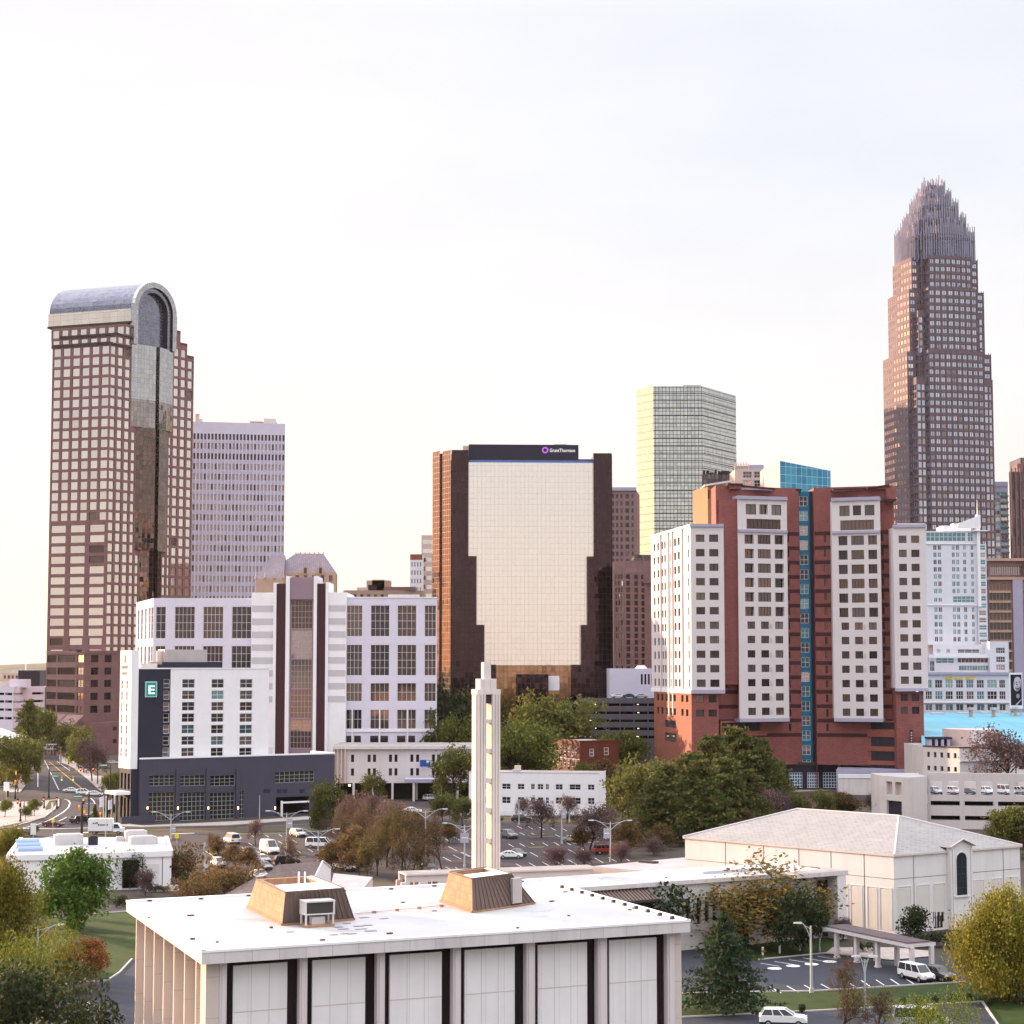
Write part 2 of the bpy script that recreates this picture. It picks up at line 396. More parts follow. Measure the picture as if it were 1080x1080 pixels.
 def finish(s, limit=100):
  for part, mb in s.mbs.items(): s.emit(part, mb)
  by = {}
  for w in s.wins: by.setdefault(w[4].name, []).append(w)
  for nm, ws in by.items():
   ws.sort(key=lambda w: -w[0] * w[1])
   rest = None
   for i, (w, h, p, a, sty) in enumerate(ws):
    nx, ny = sty.nx, sty.ny
    if sty.cell: nx, ny = max(1, round(w / sty.cell[0])), max(1, round(h / sty.cell[1]))
    g = rng.choice(sty.glass); key = (w, h, sty.dep, g, sty.frame, nx, ny, sty.fw)
    if i < limit:
     if key not in WCACHE: WCACHE[key] = win_mb(*key).data(nm)
     o = bpy.data.objects.new(nm, WCACHE[key]); COL.objects.link(o); o.parent = s.root
     o.location = (p[0] - s.loc[0], p[1] - s.loc[1], p[2]); o.rotation_euler = (0, 0, a)
    else:
     if rest is None: rest = MB()
     m = win_mb(*key); ca, sa = math.cos(a), math.sin(a); i0 = len(rest.v)
     rest.v.extend([(x * ca - y * sa + p[0], x * sa + y * ca + p[1], z + p[2]) for x, y, z in m.v])
     ids = [rest.mi(q) for q in m.mats]
     rest.f.extend([tuple(j + i0 for j in f) for f in m.f]); rest.m.extend([ids[q] for q in m.m])
   if rest: tag(rest.build(nm, s.root, s.loc), kind='stuff')
  return s.root
def ugrid(us, zs, st=None): return [(u0, u1, a, b) + ((st,) if st else ()) for u0, u1 in us for a, b in zs]
def rep(start, step, n, w): return [(start + i * step, start + i * step + w) for i in range(n)]
def ucols(A, B, cols, py=703.0):                    # picture columns -> distances along A->B
 ang = math.degrees(math.atan2(B[1] - A[1], B[0] - A[0])); out = []
 for a, b in cols:
  pa, pb = along(A, ang, a, py), along(A, ang, b, py); out.append((dist(A, pa), dist(A, pb)))
 return out
def zrows(rows, D): return [(Z(b, D), Z(a, D)) for a, b in rows]
# ---------------------------------------------------------------- material library
MAT('white_wall', (0.74, 0.72, 0.76), var=0.05, streak=0.10)
MAT('white_bright', (0.80, 0.79, 0.82), var=0.04, streak=0.06)
MAT('stripe_grey', (0.55, 0.53, 0.57), var=0.05)
MAT('trim_lavender', (0.42, 0.40, 0.52), var=0.06)
MAT('roof_white', (0.54, 0.53, 0.55), var=0.10, vscale=0.12, streak=0.0)
MAT('roof_grey', (0.40, 0.38, 0.40), var=0.2, vscale=0.2, patch=.4)
MAT('roof_gravel', (0.34, 0.31, 0.31), var=0.25, vscale=0.3)
MAT('concrete', (0.52, 0.48, 0.47), var=0.10, streak=0.2)
MAT('concrete_light', (0.66, 0.61, 0.59), var=0.08, streak=0.25)
MAT('concrete_dark', (0.16, 0.15, 0.18), var=0.15, streak=0.2)
MAT('granite_mauve', (0.26, 0.15, 0.15), var=0.08, tile=(2.4, 2.2, 0.05), tvar=0.06, line=(0.13, 0.07, 0.07))
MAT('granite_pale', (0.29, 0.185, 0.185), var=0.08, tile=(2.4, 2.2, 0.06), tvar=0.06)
MAT('stone_boa', (0.20, 0.15, 0.175), var=0.08)
MAT('stone_slab', (0.60, 0.58, 0.69), var=0.05)
MAT('stone_tan', (0.50, 0.36, 0.29), var=0.1)
MAT('slate', (0.30, 0.25, 0.29), var=0.12, tile=(0.7, 0.5, 0.05), tvar=0.12)
MAT('brick_red', (0.29, 0.112, 0.105), var=0.10, brick=(0.9, 0.3, 0.03), streak=0.08)
MAT('brick_dark', (0.09, 0.03, 0.035), var=0.08, brick=(0.9, 0.3, 0.03))
MAT('brick_orange', (0.33, 0.125, 0.095), var=0.08, brick=(0.9, 0.3, 0.03))
MAT('brick_old', (0.17, 0.055, 0.04), var=0.15, brick=(0.5, 0.16, 0.02))
MAT('stucco_grey', (0.085, 0.082, 0.125), var=0.06, tile=(0.6, 400.0, 0.03), line=(0.09, 0.085, 0.12))
MAT('stucco_dark', (0.038, 0.04, 0.07), var=0.08)
MAT('maroon', (0.085, 0.035, 0.045), var=0.08)
MAT('mauve_panel', (0.33, 0.24, 0.29), var=0.06)
MAT('navy_panel', (0.035, 0.03, 0.06), rough=0.4, var=0.05)
MAT('blue_metal', (0.13, 0.22, 0.50), rough=0.4, metal=0.3, var=0.05)
MAT('frame_dark', (0.06, 0.05, 0.055), rough=0.5)
MAT('frame_white', (0.68, 0.68, 0.72), rough=0.5)
MAT('frame_green', (0.32, 0.38, 0.37), rough=0.5)
MAT('black_metal', (0.02, 0.02, 0.022), rough=0.5)
MAT('galvanised', (0.55, 0.56, 0.58), rough=0.45, metal=0.5)
MAT('ac_metal', (0.55, 0.53, 0.54), rough=0.6, var=0.12, streak=0.2)
MAT('ac_dark', (0.07, 0.06, 0.06), rough=0.7)
MAT('dark_void', (0.018, 0.016, 0.018), rough=0.9)
MAT('panel_white', (0.76, 0.74, 0.75), var=0.05, tile=(1.62, 4.6, 0.035), line=(0.60, 0.57, 0.58), tvar=0.03, streak=0.12)
MAT('column_stone', (0.62, 0.55, 0.51), var=0.06, tile=(40.0, 3.0, 0.05), line=(0.45, 0.38, 0.35), streak=0.12)
MAT('fascia_stone', (0.62, 0.59, 0.60), var=0.08, tile=(2.1, 40.0, 0.05), line=(0.42, 0.39, 0.40), tvar=0.05, streak=0.3)
MAT('membrane', (0.47, 0.465, 0.48), rough=0.7, var=0.09, vscale=0.16, patch=0.45, pscale=0.13, tile=(3.0, 60.0, 0.05), line=(0.42, 0.41, 0.43), streak=0.0)
MAT('shingle_tan', (0.42, 0.25, 0.16), var=0.12, tile=(0.62, 0.62, 0.06), line=(0.28, 0.16, 0.10), tvar=0.15, linebump=0.05)
MAT('rib_brown', (0.20, 0.145, 0.13), var=0.10, streak=0.25)
MAT('shingle_roof', (0.31, 0.30, 0.305), var=0.08, brick=(0.8, 0.42, 0.06), line=(1.25, 1.25, 1.25))
MAT('shingle_brown', (0.17, 0.13, 0.125), var=0.2, tile=(0.6, 0.4, 0.04), tvar=0.2)
MAT('sanct_wall', (0.70, 0.68, 0.68), var=0.06, streak=0.22)
MAT('blue_roof', (0.17, 0.40, 0.52), rough=0.6, var=0.14, vscale=0.05, tile=(3.0, 90.0, 0.08), line=(0.17, 0.45, 0.60), tvar=0.05)
MAT('pink_stucco', (0.62, 0.49, 0.45), var=0.06, streak=0.12)
MAT('white_paint', (0.78, 0.78, 0.80), rough=0.6, var=0.03)
MAT('yellow_paint', (0.85, 0.66, 0.02), rough=0.6, var=0.05)
MAT('red_paint', (0.55, 0.03, 0.02), rough=0.5, var=0.05)
MAT('sign_teal', (0.01, 0.36, 0.32), rough=0.5, var=0.02)
MAT('sign_green', (0.02, 0.28, 0.13), rough=0.5, var=0.02)
MAT('sign_blue', (0.03, 0.10, 0.45), rough=0.5, var=0.02)
MAT('sign_purple', (0.22, 0.06, 0.38), rough=0.5, var=0.02)
MAT('teal_spandrel', (0.03, 0.20, 0.34), rough=0.35, var=0.06)
MAT('screen_mesh', (0.05, 0.044, 0.062), rough=0.7, var=0.15, vscale=1.2)
MAT('poster_black', (0.02, 0.012, 0.02), rough=0.6)
MAT('poster_grey', (0.35, 0.32, 0.38), rough=0.6)
GLASS('g_cream', (0.60, 0.545, 0.515), (0.70, 0.64, 0.60), metal=0.95, tilt=0.02)
GLASS('g_dark', (0.022, 0.016, 0.019), (0.065, 0.05, 0.055), metal=0.35, tilt=0.02)
GLASS('g_brown', (0.055, 0.035, 0.032), (0.16, 0.11, 0.10), metal=0.6, tilt=0.03)
GLASS('g_curtain', (0.07, 0.055, 0.055), (0.15, 0.12, 0.115), metal=0.1, rough=0.12)
GLASS('g_teal', (0.05, 0.14, 0.17), (0.22, 0.36, 0.40), metal=0.6, tilt=0.02)
GLASS('g_boa', (0.34, 0.36, 0.44), (0.50, 0.51, 0.58), metal=0.9, tilt=0.015)
GLASS('g_slab', (0.24, 0.19, 0.20), (0.36, 0.30, 0.31), metal=0.7, tilt=0.015)
GLASS('g_mirror', (0.77, 0.715, 0.68), (0.79, 0.735, 0.70), metal=1.0, tile=(1.5, 1.95, 0.09), line=(0.60, 0.53, 0.48), tilt=0.006, wave=0.004)
GLASS('g_bronze', (0.046, 0.026, 0.032), (0.058, 0.033, 0.039), metal=0.92, rough=0.06, tile=(1.5, 1.95, 0.07), line=(0.02, 0.012, 0.014), tilt=0.012)
GLASS('g_copper', (0.36, 0.20, 0.125), (0.43, 0.25, 0.155), metal=0.92, rough=0.10, tile=(1.5, 1.95, 0.07), line=(0.05, 0.025, 0.02), tilt=0.012)  # bronze glass with an orange reflection put into its tint
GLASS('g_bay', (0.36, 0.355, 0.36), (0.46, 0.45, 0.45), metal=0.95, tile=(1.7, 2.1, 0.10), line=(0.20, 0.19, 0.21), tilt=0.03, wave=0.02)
GLASS('g_bay_mid', (0.22, 0.19, 0.18), (0.36, 0.32, 0.31), metal=0.95, tile=(1.7, 2.1, 0.10), line=(0.12, 0.10, 0.10), tilt=0.05, wave=0.03)  # half-dark tint painting the upper edge of a building's reflection
GLASS('g_bay_low', (0.10, 0.07, 0.065), (0.17, 0.115, 0.10), metal=0.95, tile=(1.7, 2.1, 0.10), line=(0.05, 0.035, 0.035), tilt=0.05, wave=0.03)  # dark tint painted in for a reflected building
GLASS('g_vault', (0.15, 0.155, 0.20), (0.21, 0.215, 0.26), metal=0.9, rough=0.15, tile=(1.7, 1.4, 0.09), line=(0.26, 0.24, 0.33), tilt=0.015)
GLASS('g_band', (0.62, 0.54, 0.46), (0.72, 0.64, 0.56), metal=0.9, rough=0.1, tile=(3.6, 2.3, 0.10), line=(0.42, 0.36, 0.32), tilt=0.01)
GLASS('g_green', (0.44, 0.46, 0.45), (0.60, 0.61, 0.58), metal=0.95, tile=(1.9, 2.1, 0.30), line=(0.08, 0.10, 0.10), tilt=0.02)
GLASS('g_tealwall', (0.02, 0.16, 0.30), (0.05, 0.28, 0.42), metal=0.5, tile=(2.6, 3.0, 0.16), line=(0.32, 0.55, 0.62), tilt=0.01)
GLASS('g_tower', (0.05, 0.04, 0.05), (0.16, 0.12, 0.13), metal=0.8, tile=(1.6, 3.9, 0.22), line=(0.06, 0.035, 0.04), tilt=0.02)
S_CREAM = St(['g_cream'] * 40 + ['g_brown'], fw=0, dep=0.35)
S_LOW = St(['g_brown', 'g_dark', 'g_cream'], fw=0, dep=0.4)
S_DARK = St(['g_dark', 'g_dark', 'g_brown', 'g_curtain'], 'frame_dark', 2, 1, 0.08, 0.3)

# ================================================================ setting: terrain
mb = MB(); mb.face([(-14000, -3000, -0.02), (14000, -3000, -0.02), (14000, 16000, -0.02), (-14000, 16000, -0.02)], 'soil')
MAT('soil', (0.085, 0.07, 0.055), rough=0.95, var=0.35, vscale=0.03)
ground('ground', mb)
MAT('hill_green', (0.05, 0.065, 0.05), rough=0.95, var=0.3, vscale=0.01)
mb = MB(); hr = random.Random(3)
for row, (Dh, hh) in enumerate(((9000, 95), (13200, 190))):
 n = 70; xs = [-0.42 * Dh + i * 0.84 * Dh / n for i in range(n + 1)]
 hs = [hh * 0.5 * (0.45 + 0.3 * math.sin(i * 0.37 + row) + 0.2 * math.sin(i * 0.9 + 2 * row) + 0.15 * hr.random()) for i in range(n + 1)]
 for i in range(n):
  for (d0, f0), (d1, f1) in zip(((-600, 0), (-260, .7), (0, 1), (800, 0.4)), ((-260, .7), (0, 1), (800, 0.4), (1500, 0))):
   mb.face([(xs[i], Dh + d0, hs[i] * f0 - 1), (xs[i + 1], Dh + d0, hs[i + 1] * f0 - 1), (xs[i + 1], Dh + d1, hs[i + 1] * f1 - 1), (xs[i], Dh + d1, hs[i] * f1 - 1)], 'hill_green')
ground('hills', mb)

# ================================================================ left office tower with arched top
def tower_left():
 D = 800.0; th, ph = -20.0, 57.0
 B0 = P(113.2, D, 540); b = Bld('office_tower', B0, 'mauve granite office tower with barrel vaulted glass top and arched end, far left', 'office tower')
 A0 = along(B0, th, 54.8, 400)                                        # front face of main shaft
 LF = dist(A0, B0); zt = Z(362, D)
 def back(k): return mv(B0, ph, k)
 u = lambda px, py=500: dist(B0, along(B0, ph, px, py))          # distance along the right face
 # front: six columns above, three wide columns below
 fz = [(Z(y + 8.2, D), Z(y, D)) for y in [364.5 + 10.96 * i for i in range(17)]]
 cw = LF / 6
 win = ugrid([(i * cw + cw * 0.13, i * cw + cw * 0.87) for i in range(6)], fz, S_CREAM)
 z3 = Z(551, D)
 b.facade(A0, B0, z3, zt, win, 'granite_mauve')
 lw = LF / 3
 fz3 = [(Z(y + 7.5, D), Z(y, D)) for y in [553 + 11.0 * i for i in range(11)]]
 b.facade(A0, B0, 0, z3, ugrid([(i * lw + lw * 0.1, i * lw + lw * 0.87) for i in range(3)], fz3, S_CREAM) +
    ugrid([(i * lw + lw * 0.15, i * lw + lw * 0.82) for i in range(3)], [(Z(y + 7, D), Z(y, D)) for y in (673, 685, 697)], S_LOW), 'granite_mauve')
 # left flank
 A1 = mv(A0, ph, u(203)); b.facade(A1, A0, 0, zt, (), 'granite_pale')
 # right face: three front bays, glass bay, three rear bays
 ua, ub, uc = u(137), u(181), u(203); e = u(203)
 step = ua / 3
 rz = [(Z(y + 8.2, D), Z(y, D)) for y in [364.5 + 10.96 * i for i in range(31)]]
 colA = [(i * step + step * 0.14, i * step + step * 0.84) for i in range(3)]
 b.facade(B0, back(ua), 0, zt, ugrid(colA, rz, S_CREAM), 'granite_mauve')
 rs = (e - ub) / 3
 colC = [(i * rs + rs * 0.12, i * rs + rs * 0.84) for i in range(3)]
 z_c = [Z(y, D + 36) for y in (349, 361, 373)]
 for i in range(3):
  top = z_c[i]; q0, q1 = mv(B0, ph, ub + i * rs), mv(B0, ph, ub + (i + 1) * rs)
  zz = [(Z(y + 8.2, D), Z(y, D)) for y in [364.5 + 10.96 * k for k in range(-1 + 0, 31)] if Z(y, D) < top - 0.5]
  b.facade(q0, q1, 0, top, [(rs * .14, rs * .84, a, c, S_CREAM) for a, c in zz], 'granite_mauve')
  w = mv(q0, th + 180, LF); w1 = mv(q1, th + 180, LF)
  b.mb('wall').prism([q0, q1, w1, w], top - 1.2, top - 0.05, 'granite_mauve')
  b.facade(q1, w1, 0, top, (), 'granite_mauve')
 # stepped upper floors: each set back one bay
 for i, (ya, yb) in enumerate(((351, 362), (338, 351))):
  k = step * (i + 1); f0, f1 = mv(A0, ph, k), back(k); f0 = along(f0, th, 54.4, ya)
  L = dist(f0, f1); n = 7 if i == 0 else 8; c2 = L / n
  b.facade(f0, f1, Z(yb, D) , Z(ya, D), ugrid([(j * c2 + c2 * .14, j * c2 + c2 * .84) for j in range(n)], [(Z(yb - 2.2, D), Z(ya + 2.6, D))], S_CREAM), 'granite_mauve')
  b.facade(f1, back(ua), Z(yb, D), Z(ya, D), ugrid([(c - k, d - k) for c, d in colA if c > k - 0.1], [(Z(yb - 2.2, D), Z(ya + 2.6, D))], S_CREAM), 'granite_mauve')
  g0 = mv(f0, ph, e - k - 2); b.facade(g0, f0, Z(yb, D), Z(ya, D), (), 'granite_pale')
  # dark ledge along the edge of the lower step
  p0, p1 = mv(A0, ph, k - step), back(k - step)
  b.mb('ledge').slab(p0, p1, Z(yb, D) - 0.3, Z(yb, D) + 0.75, 0.5, step + 0.4, 'ac_dark')
  b.mb('ledge').slab(p1, back(ua - 0.4), Z(yb, D) - 0.3, Z(yb, D) + 0.2, 0.5, 2.0, 'ac_dark')
 # glass band under the vault
 q = back(ua); f0 = along(q, th, 51.0, 330); Dq = q[1]; zb, zs = Z(338.5, Dq), Z(325, Dq)
 b.facade(f0, q, zb, zs, (), 'g_band', 'glass_band')
 b.mb('ledge').slab(f0, q, zb - 0.9, zb, 0.6, 6, 'ac_dark')
 g0 = mv(f0, ph, ub - ua); b.facade(g0, f0, zb, zs, (), 'g_band', 'glass_band')
 # barrel vault
 r = (ub - ua) / 2; vk = (Z(297, Dq + 8) - zs) / (r * 1.03); vm = b.mb('vault_roof'); N_ = 18
 prof = [(r - r * math.cos(math.pi * i / N_), r * math.sin(math.pi * i / N_) * vk) for i in range(N_ + 1)]
 ql = mv(q, th, -dist(f0, q) + 0.6)
 for (a0, h0), (a1, h1) in zip(prof, prof[1:]):
  w = lambda base, a, h: mv(base, ph, a) + (zs + h,)
  vm.face([w(ql, a0, h0), w(q, a0, h0), w(q, a1, h1), w(ql, a1, h1)], 'g_vault')
 vm.face([mv(ql, ph, a) + (zs + h,) for a, h in reversed(prof)], 'g_vault')
 # arched end: nested arch rings, each stepping back
 am = b.mb('arch_end'); n_out = (th)                              # outward direction of the end is th
 def ring(r0, r1, o0, z_foot, mat, deep):
  c = r
  pts0 = [(c - r0, z_foot - zs)] + [(c - r0 * math.cos(math.pi * i / N_), vk * r0 * math.sin(math.pi * i / N_)) for i in range(N_ + 1)] + [(c + r0, z_foot - zs)]
  pts1 = [(c - r1, z_foot - zs)] + [(c - r1 * math.cos(math.pi * i / N_), vk * r1 * math.sin(math.pi * i / N_)) for i in range(N_ + 1)] + [(c + r1, z_foot - zs)]
  X = lambda p, o: mv(mv(q, ph, p[0]), th, o) + (zs + p[1],)
  for i in range(len(pts0) - 1):
   am.face([X(pts0[i], o0), X(pts1[i], o0), X(pts1[i + 1], o0), X(pts0[i + 1], o0)], mat)
   am.face([X(pts1[i], o0), X(pts1[i], o0 - deep), X(pts1[i + 1], o0 - deep), X(pts1[i + 1], o0)], 'navy_panel')
   am.face([X(pts0[i], o0), X(pts0[i + 1], o0), X(pts0[i + 1], o0 - deep), X(pts0[i], o0 - deep)], mat)
 zf = Z(366, Dq + 8)
 ring(r * 1.03, r * 0.84, 1.2, zf, 'g_bay', 1.6)
 ring(r * 0.82, r * 0.68, 0.2, zf, 'g_vault', 2.6)
 X = lambda p, o: mv(mv(q, ph, p[0]), th, o) + (zs + p[1],)
 rr = r * 0.7
 am.face([X((r - rr, zf - zs), -2.2), X((r + rr, zf - zs), -2.2)] + [X((r + rr * math.cos(math.pi * i / N_), vk * rr * math.sin(math.pi * i / N_)), -2.2) for i in range(N_ + 1)], 'g_vault')
 # faceted glass bay running down to the ground, narrowing in steps
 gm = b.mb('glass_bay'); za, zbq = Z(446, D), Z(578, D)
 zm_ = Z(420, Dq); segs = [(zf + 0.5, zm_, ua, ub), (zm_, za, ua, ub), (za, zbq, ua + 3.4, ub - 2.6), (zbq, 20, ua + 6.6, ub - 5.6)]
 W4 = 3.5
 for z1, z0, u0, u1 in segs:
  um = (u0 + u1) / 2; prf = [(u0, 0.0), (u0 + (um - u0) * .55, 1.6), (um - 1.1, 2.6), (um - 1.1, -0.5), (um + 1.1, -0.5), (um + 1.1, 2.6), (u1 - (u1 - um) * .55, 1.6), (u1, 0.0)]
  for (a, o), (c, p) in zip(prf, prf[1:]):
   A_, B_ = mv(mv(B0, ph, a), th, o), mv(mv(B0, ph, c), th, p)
   gm.face([A_ + (z0,), B_ + (z0,), B_ + (z1,), A_ + (z1,)], 'navy_panel' if abs(a - c) < 2.5 and o == p else ('g_bay' if z0 >= zm_ else 'g_bay_mid' if z1 > za else 'g_bay_low'))  # lower segments darken as a painted reflection
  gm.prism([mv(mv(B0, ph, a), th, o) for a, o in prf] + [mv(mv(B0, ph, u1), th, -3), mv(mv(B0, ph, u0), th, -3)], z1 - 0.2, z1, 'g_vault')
 b.mb('glass_bay').slab(mv(B0, ph, ua - .2), mv(B0, ph, ua + 2.0), zf, zs + 0.0, 1.0, 1, 'g_bay')
 b.mb('glass_bay').slab(mv(B0, ph, ub - 1.6), mv(B0, ph, ub + 1.2), Z(349, D + 30), zs + 0.3, 0.9, 6, 'g_bay')
 for u0, u1, z1, cols in ((ua, ua + 3.4, za, 1), (ub - 2.6, ub, za, 1), (ua + 3.4, ua + 6.6, zbq, 1), (ub - 5.6, ub - 2.6, zbq, 1)):
  zz = [(Z(y + 8.2, D), Z(y, D)) for y in [364.5 + 10.96 * k for k in range(31)] if Z(y, D) < z1 - 0.3]
  b.facade(mv(B0, ph, u0), mv(B0, ph, u1), 0, z1, [(0.5, u1 - u0 - 0.5, a, c, S_CREAM) for a, c in zz], 'granite_mauve')
 # inner core so nothing shows through
 b.mb('wall').prism([mv(mv(A0, ph, 3), th, 3), mv(mv(B0, ph, 3), th, -3), mv(mv(B0, ph, e - 3), th, -3), mv(mv(A0, ph, e - 3), th, 3)], 0, Z(375, D), 'dark_void')
 b.mb('wall').prism([mv(mv(A0, ph, ua + 2), th, 1), mv(mv(B0, ph, ua + 2), th, -3.4), mv(mv(B0, ph, ub - 1), th, -3.4), mv(mv(A0, ph, ub - 1), th, 1)], Z(375, D), zs - .1, 'dark_void')
 # low annex wing at the foot, stepped plan with curved corner bands
 zA = Z(688, 770); Dn = 770
 q0, q1, q2, q3 = P(48, Dn + 22, 760), P(79, Dn - 4, 760), P(88, Dn - 10, 760), P(122, Dn + 6, 760)
 bands = [(Z(y + 7.6, Dn), Z(y, Dn)) for y in (691, 704, 717, 730.5, 744)]
 stB = St(['g_brown', 'g_slab'], 'frame_dark', 1, 1, .09, .35, cell=(1.1, 9)); stG = St(['g_cream', 'g_brown'], 'frame_dark', 2, 2, .09, .35)
 stK = St(['g_dark'], 'frame_dark', 2, 2, .1, .5)
 L1 = dist(q0, q1); m = L1 * .36
 b.facade(q0, q1, 0, zA, [(0.3, m - .6, a, c, stB) for a, c in bands] + [(m + .6, L1 - .6, a, c, stB) for a, c in bands], 'granite_pale')
 b.facade(q1, q2, 0, zA, [(1.0, dist(q1, q2) - .9, a, c, stG) for a, c in bands], 'granite_mauve')
 L3 = dist(q2, q3)
 b.facade(q2, q3, 0, zA, ugrid([(L3 * .2, L3 * .43), (L3 * .62, L3 * .84)], bands, stK), 'granite_mauve')
 q4, q5 = mv(q3, ph, 22), mv(q0, ph, 16)
 b.facade(q3, q4, 0, zA, (), 'granite_mauve'); b.facade(q5, q0, 0, zA, (), 'granite_pale')
 b.mb('annex_roof').face([p + (zA,) for p in (q0, q1, q2, q3, q4, q5)], 'roof_gravel')
 b.mb('annex_roof').slab(q0, q1, zA - .6, zA + .7, .25, .3, 'granite_pale'); b.mb('annex_roof').slab(q2, q3, zA - .6, zA + .7, .25, .3, 'granite_mauve')
 # projecting lower base with sloped glass canopies
 s0, s1, s2 = P(44, Dn - 2, 770), P(76, Dn - 22, 770), P(92, Dn - 14, 770)
 bm = b.mb('canopy'); zc0, zc1 = Z(764, Dn), Z(753, Dn)
 for a, c in ((s0, (lerp(s0[0], s1[0], .42), lerp(s0[1], s1[1], .42))), ((lerp(s0[0], s1[0], .48), lerp(s0[1], s1[1], .48)), s1)):
  bm.slab(a, c, 0, zc0, 0, 6, 'granite_mauve')
  L = dist(a, c); d = ((c[0] - a[0]) / L, (c[1] - a[1]) / L); n = (d[1], -d[0]); bk = lambda p: (p[0] - n[0] * 5, p[1] - n[1] * 5)
  bm.face([a + (zc0,), c + (zc0,), bk(c) + (zc1,), bk(a) + (zc1,)], 'granite_pale')
 t0, t1 = P(88, Dn - 16, 790), P(127, Dn - 2, 790)
 b.facade(t0, t1, 0, Z(761, Dn), (), 'granite_mauve', 'base_wall'); b.facade(mv(t0, ph, 14), t0, 0, Z(761, Dn), (), 'granite_pale', 'base_wall')
 b.mb('annex_roof').face([t0 + (Z(761, Dn),), t1 + (Z(761, Dn),), mv(t1, ph, 14) + (Z(761, Dn),), mv(t0, ph, 14) + (Z(761, Dn),)], 'roof_gravel')
 for px in (92, 121):
  for py in (766, 779):
   c = along(t0, math.degrees(math.atan2(t1[1] - t0[1], t1[0] - t0[0])), px, py); b.mb('wall_vent').obox(c, math.degrees(math.atan2(t1[1] - t0[1], t1[0] - t0[0])), 1.7, 0.3, Z(py + 4, Dn), Z(py, Dn), 'maroon')
 for px in (146, 155): b.mb('antenna').cyl(along(q, ph, px, 297), .15, .1, zs + r * vk - 1.5, zs + r * vk + 4, 'galvanised', 6)
 b.finish()
tower_left()

# ================================================================ pale slab tower behind it
def slab_tower():
 D = 900.0; A = P(192, D, 440); th = 11.0; B = along(A, th, 300.8, 446)
 b = Bld('office_tower', A, 'pale lavender slab office tower with fine vertical ribs, behind the arched tower', 'office tower')
 L = dist(A, B); n = 29; w = L / n
 st = St(['g_slab', 'g_slab', 'g_brown'], fw=0, dep=.7); sd = St(['g_dark'], fw=0, dep=.7)
 rows = [(Z(y + 6.3, D), Z(y, D), sd if i in (0, 2) else st) for i, y in enumerate([456.5] + [466.5 + 10.8 * k for k in range(24)])]
 zt = Z(444.3, D)
 b.facade(A, B, 0, zt, [(i * w + .24 * w, i * w + .84 * w, a, c, s_) for i in range(n) for a, c, s_ in rows], 'stone_slab')
 B2 = mv(B, th + 92, 26); b.facade(B, B2, 0, zt, [(2 + i * 4.0, 4.2 + i * 4.0, a, c, s_) for i in range(6) for a, c, s_ in rows], 'stone_slab')
 A2 = mv(A, th + 90, 26); b.facade(A2, A, 0, zt, (), 'stone_slab'); b.mb('roof').face([p + (zt,) for p in (A, B, B2, A2)], 'roof_gravel')
 for i in range(n + 1): b.mb('rib').slab(mv(A, th, max(0, i * w - .22)), mv(A, th, min(L, i * w + .42)), 0, zt - 5.5, .5, 0, 'stone_slab')
 pm = b.mb('penthouse'); c = along(mv(A, th + 90, 8), th, 284, 443); pm.obox(c, th, 6, 6, zt, zt + 3, 'concrete_light'); pm.obox(mv(c, th, -3), th, 13, 4, zt, zt + 1.6, 'stone_tan')
 c = along(mv(A, th + 90, 4), th, 208, 443); pm.cyl(c, 1.1, 1.1, zt, zt + 4.2, 'pink_stucco', 10); pm.obox(mv(c, th, 1.6), th, 2, 2, zt, zt + 1.8, 'concrete_light')
 b.finish()
slab_tower()

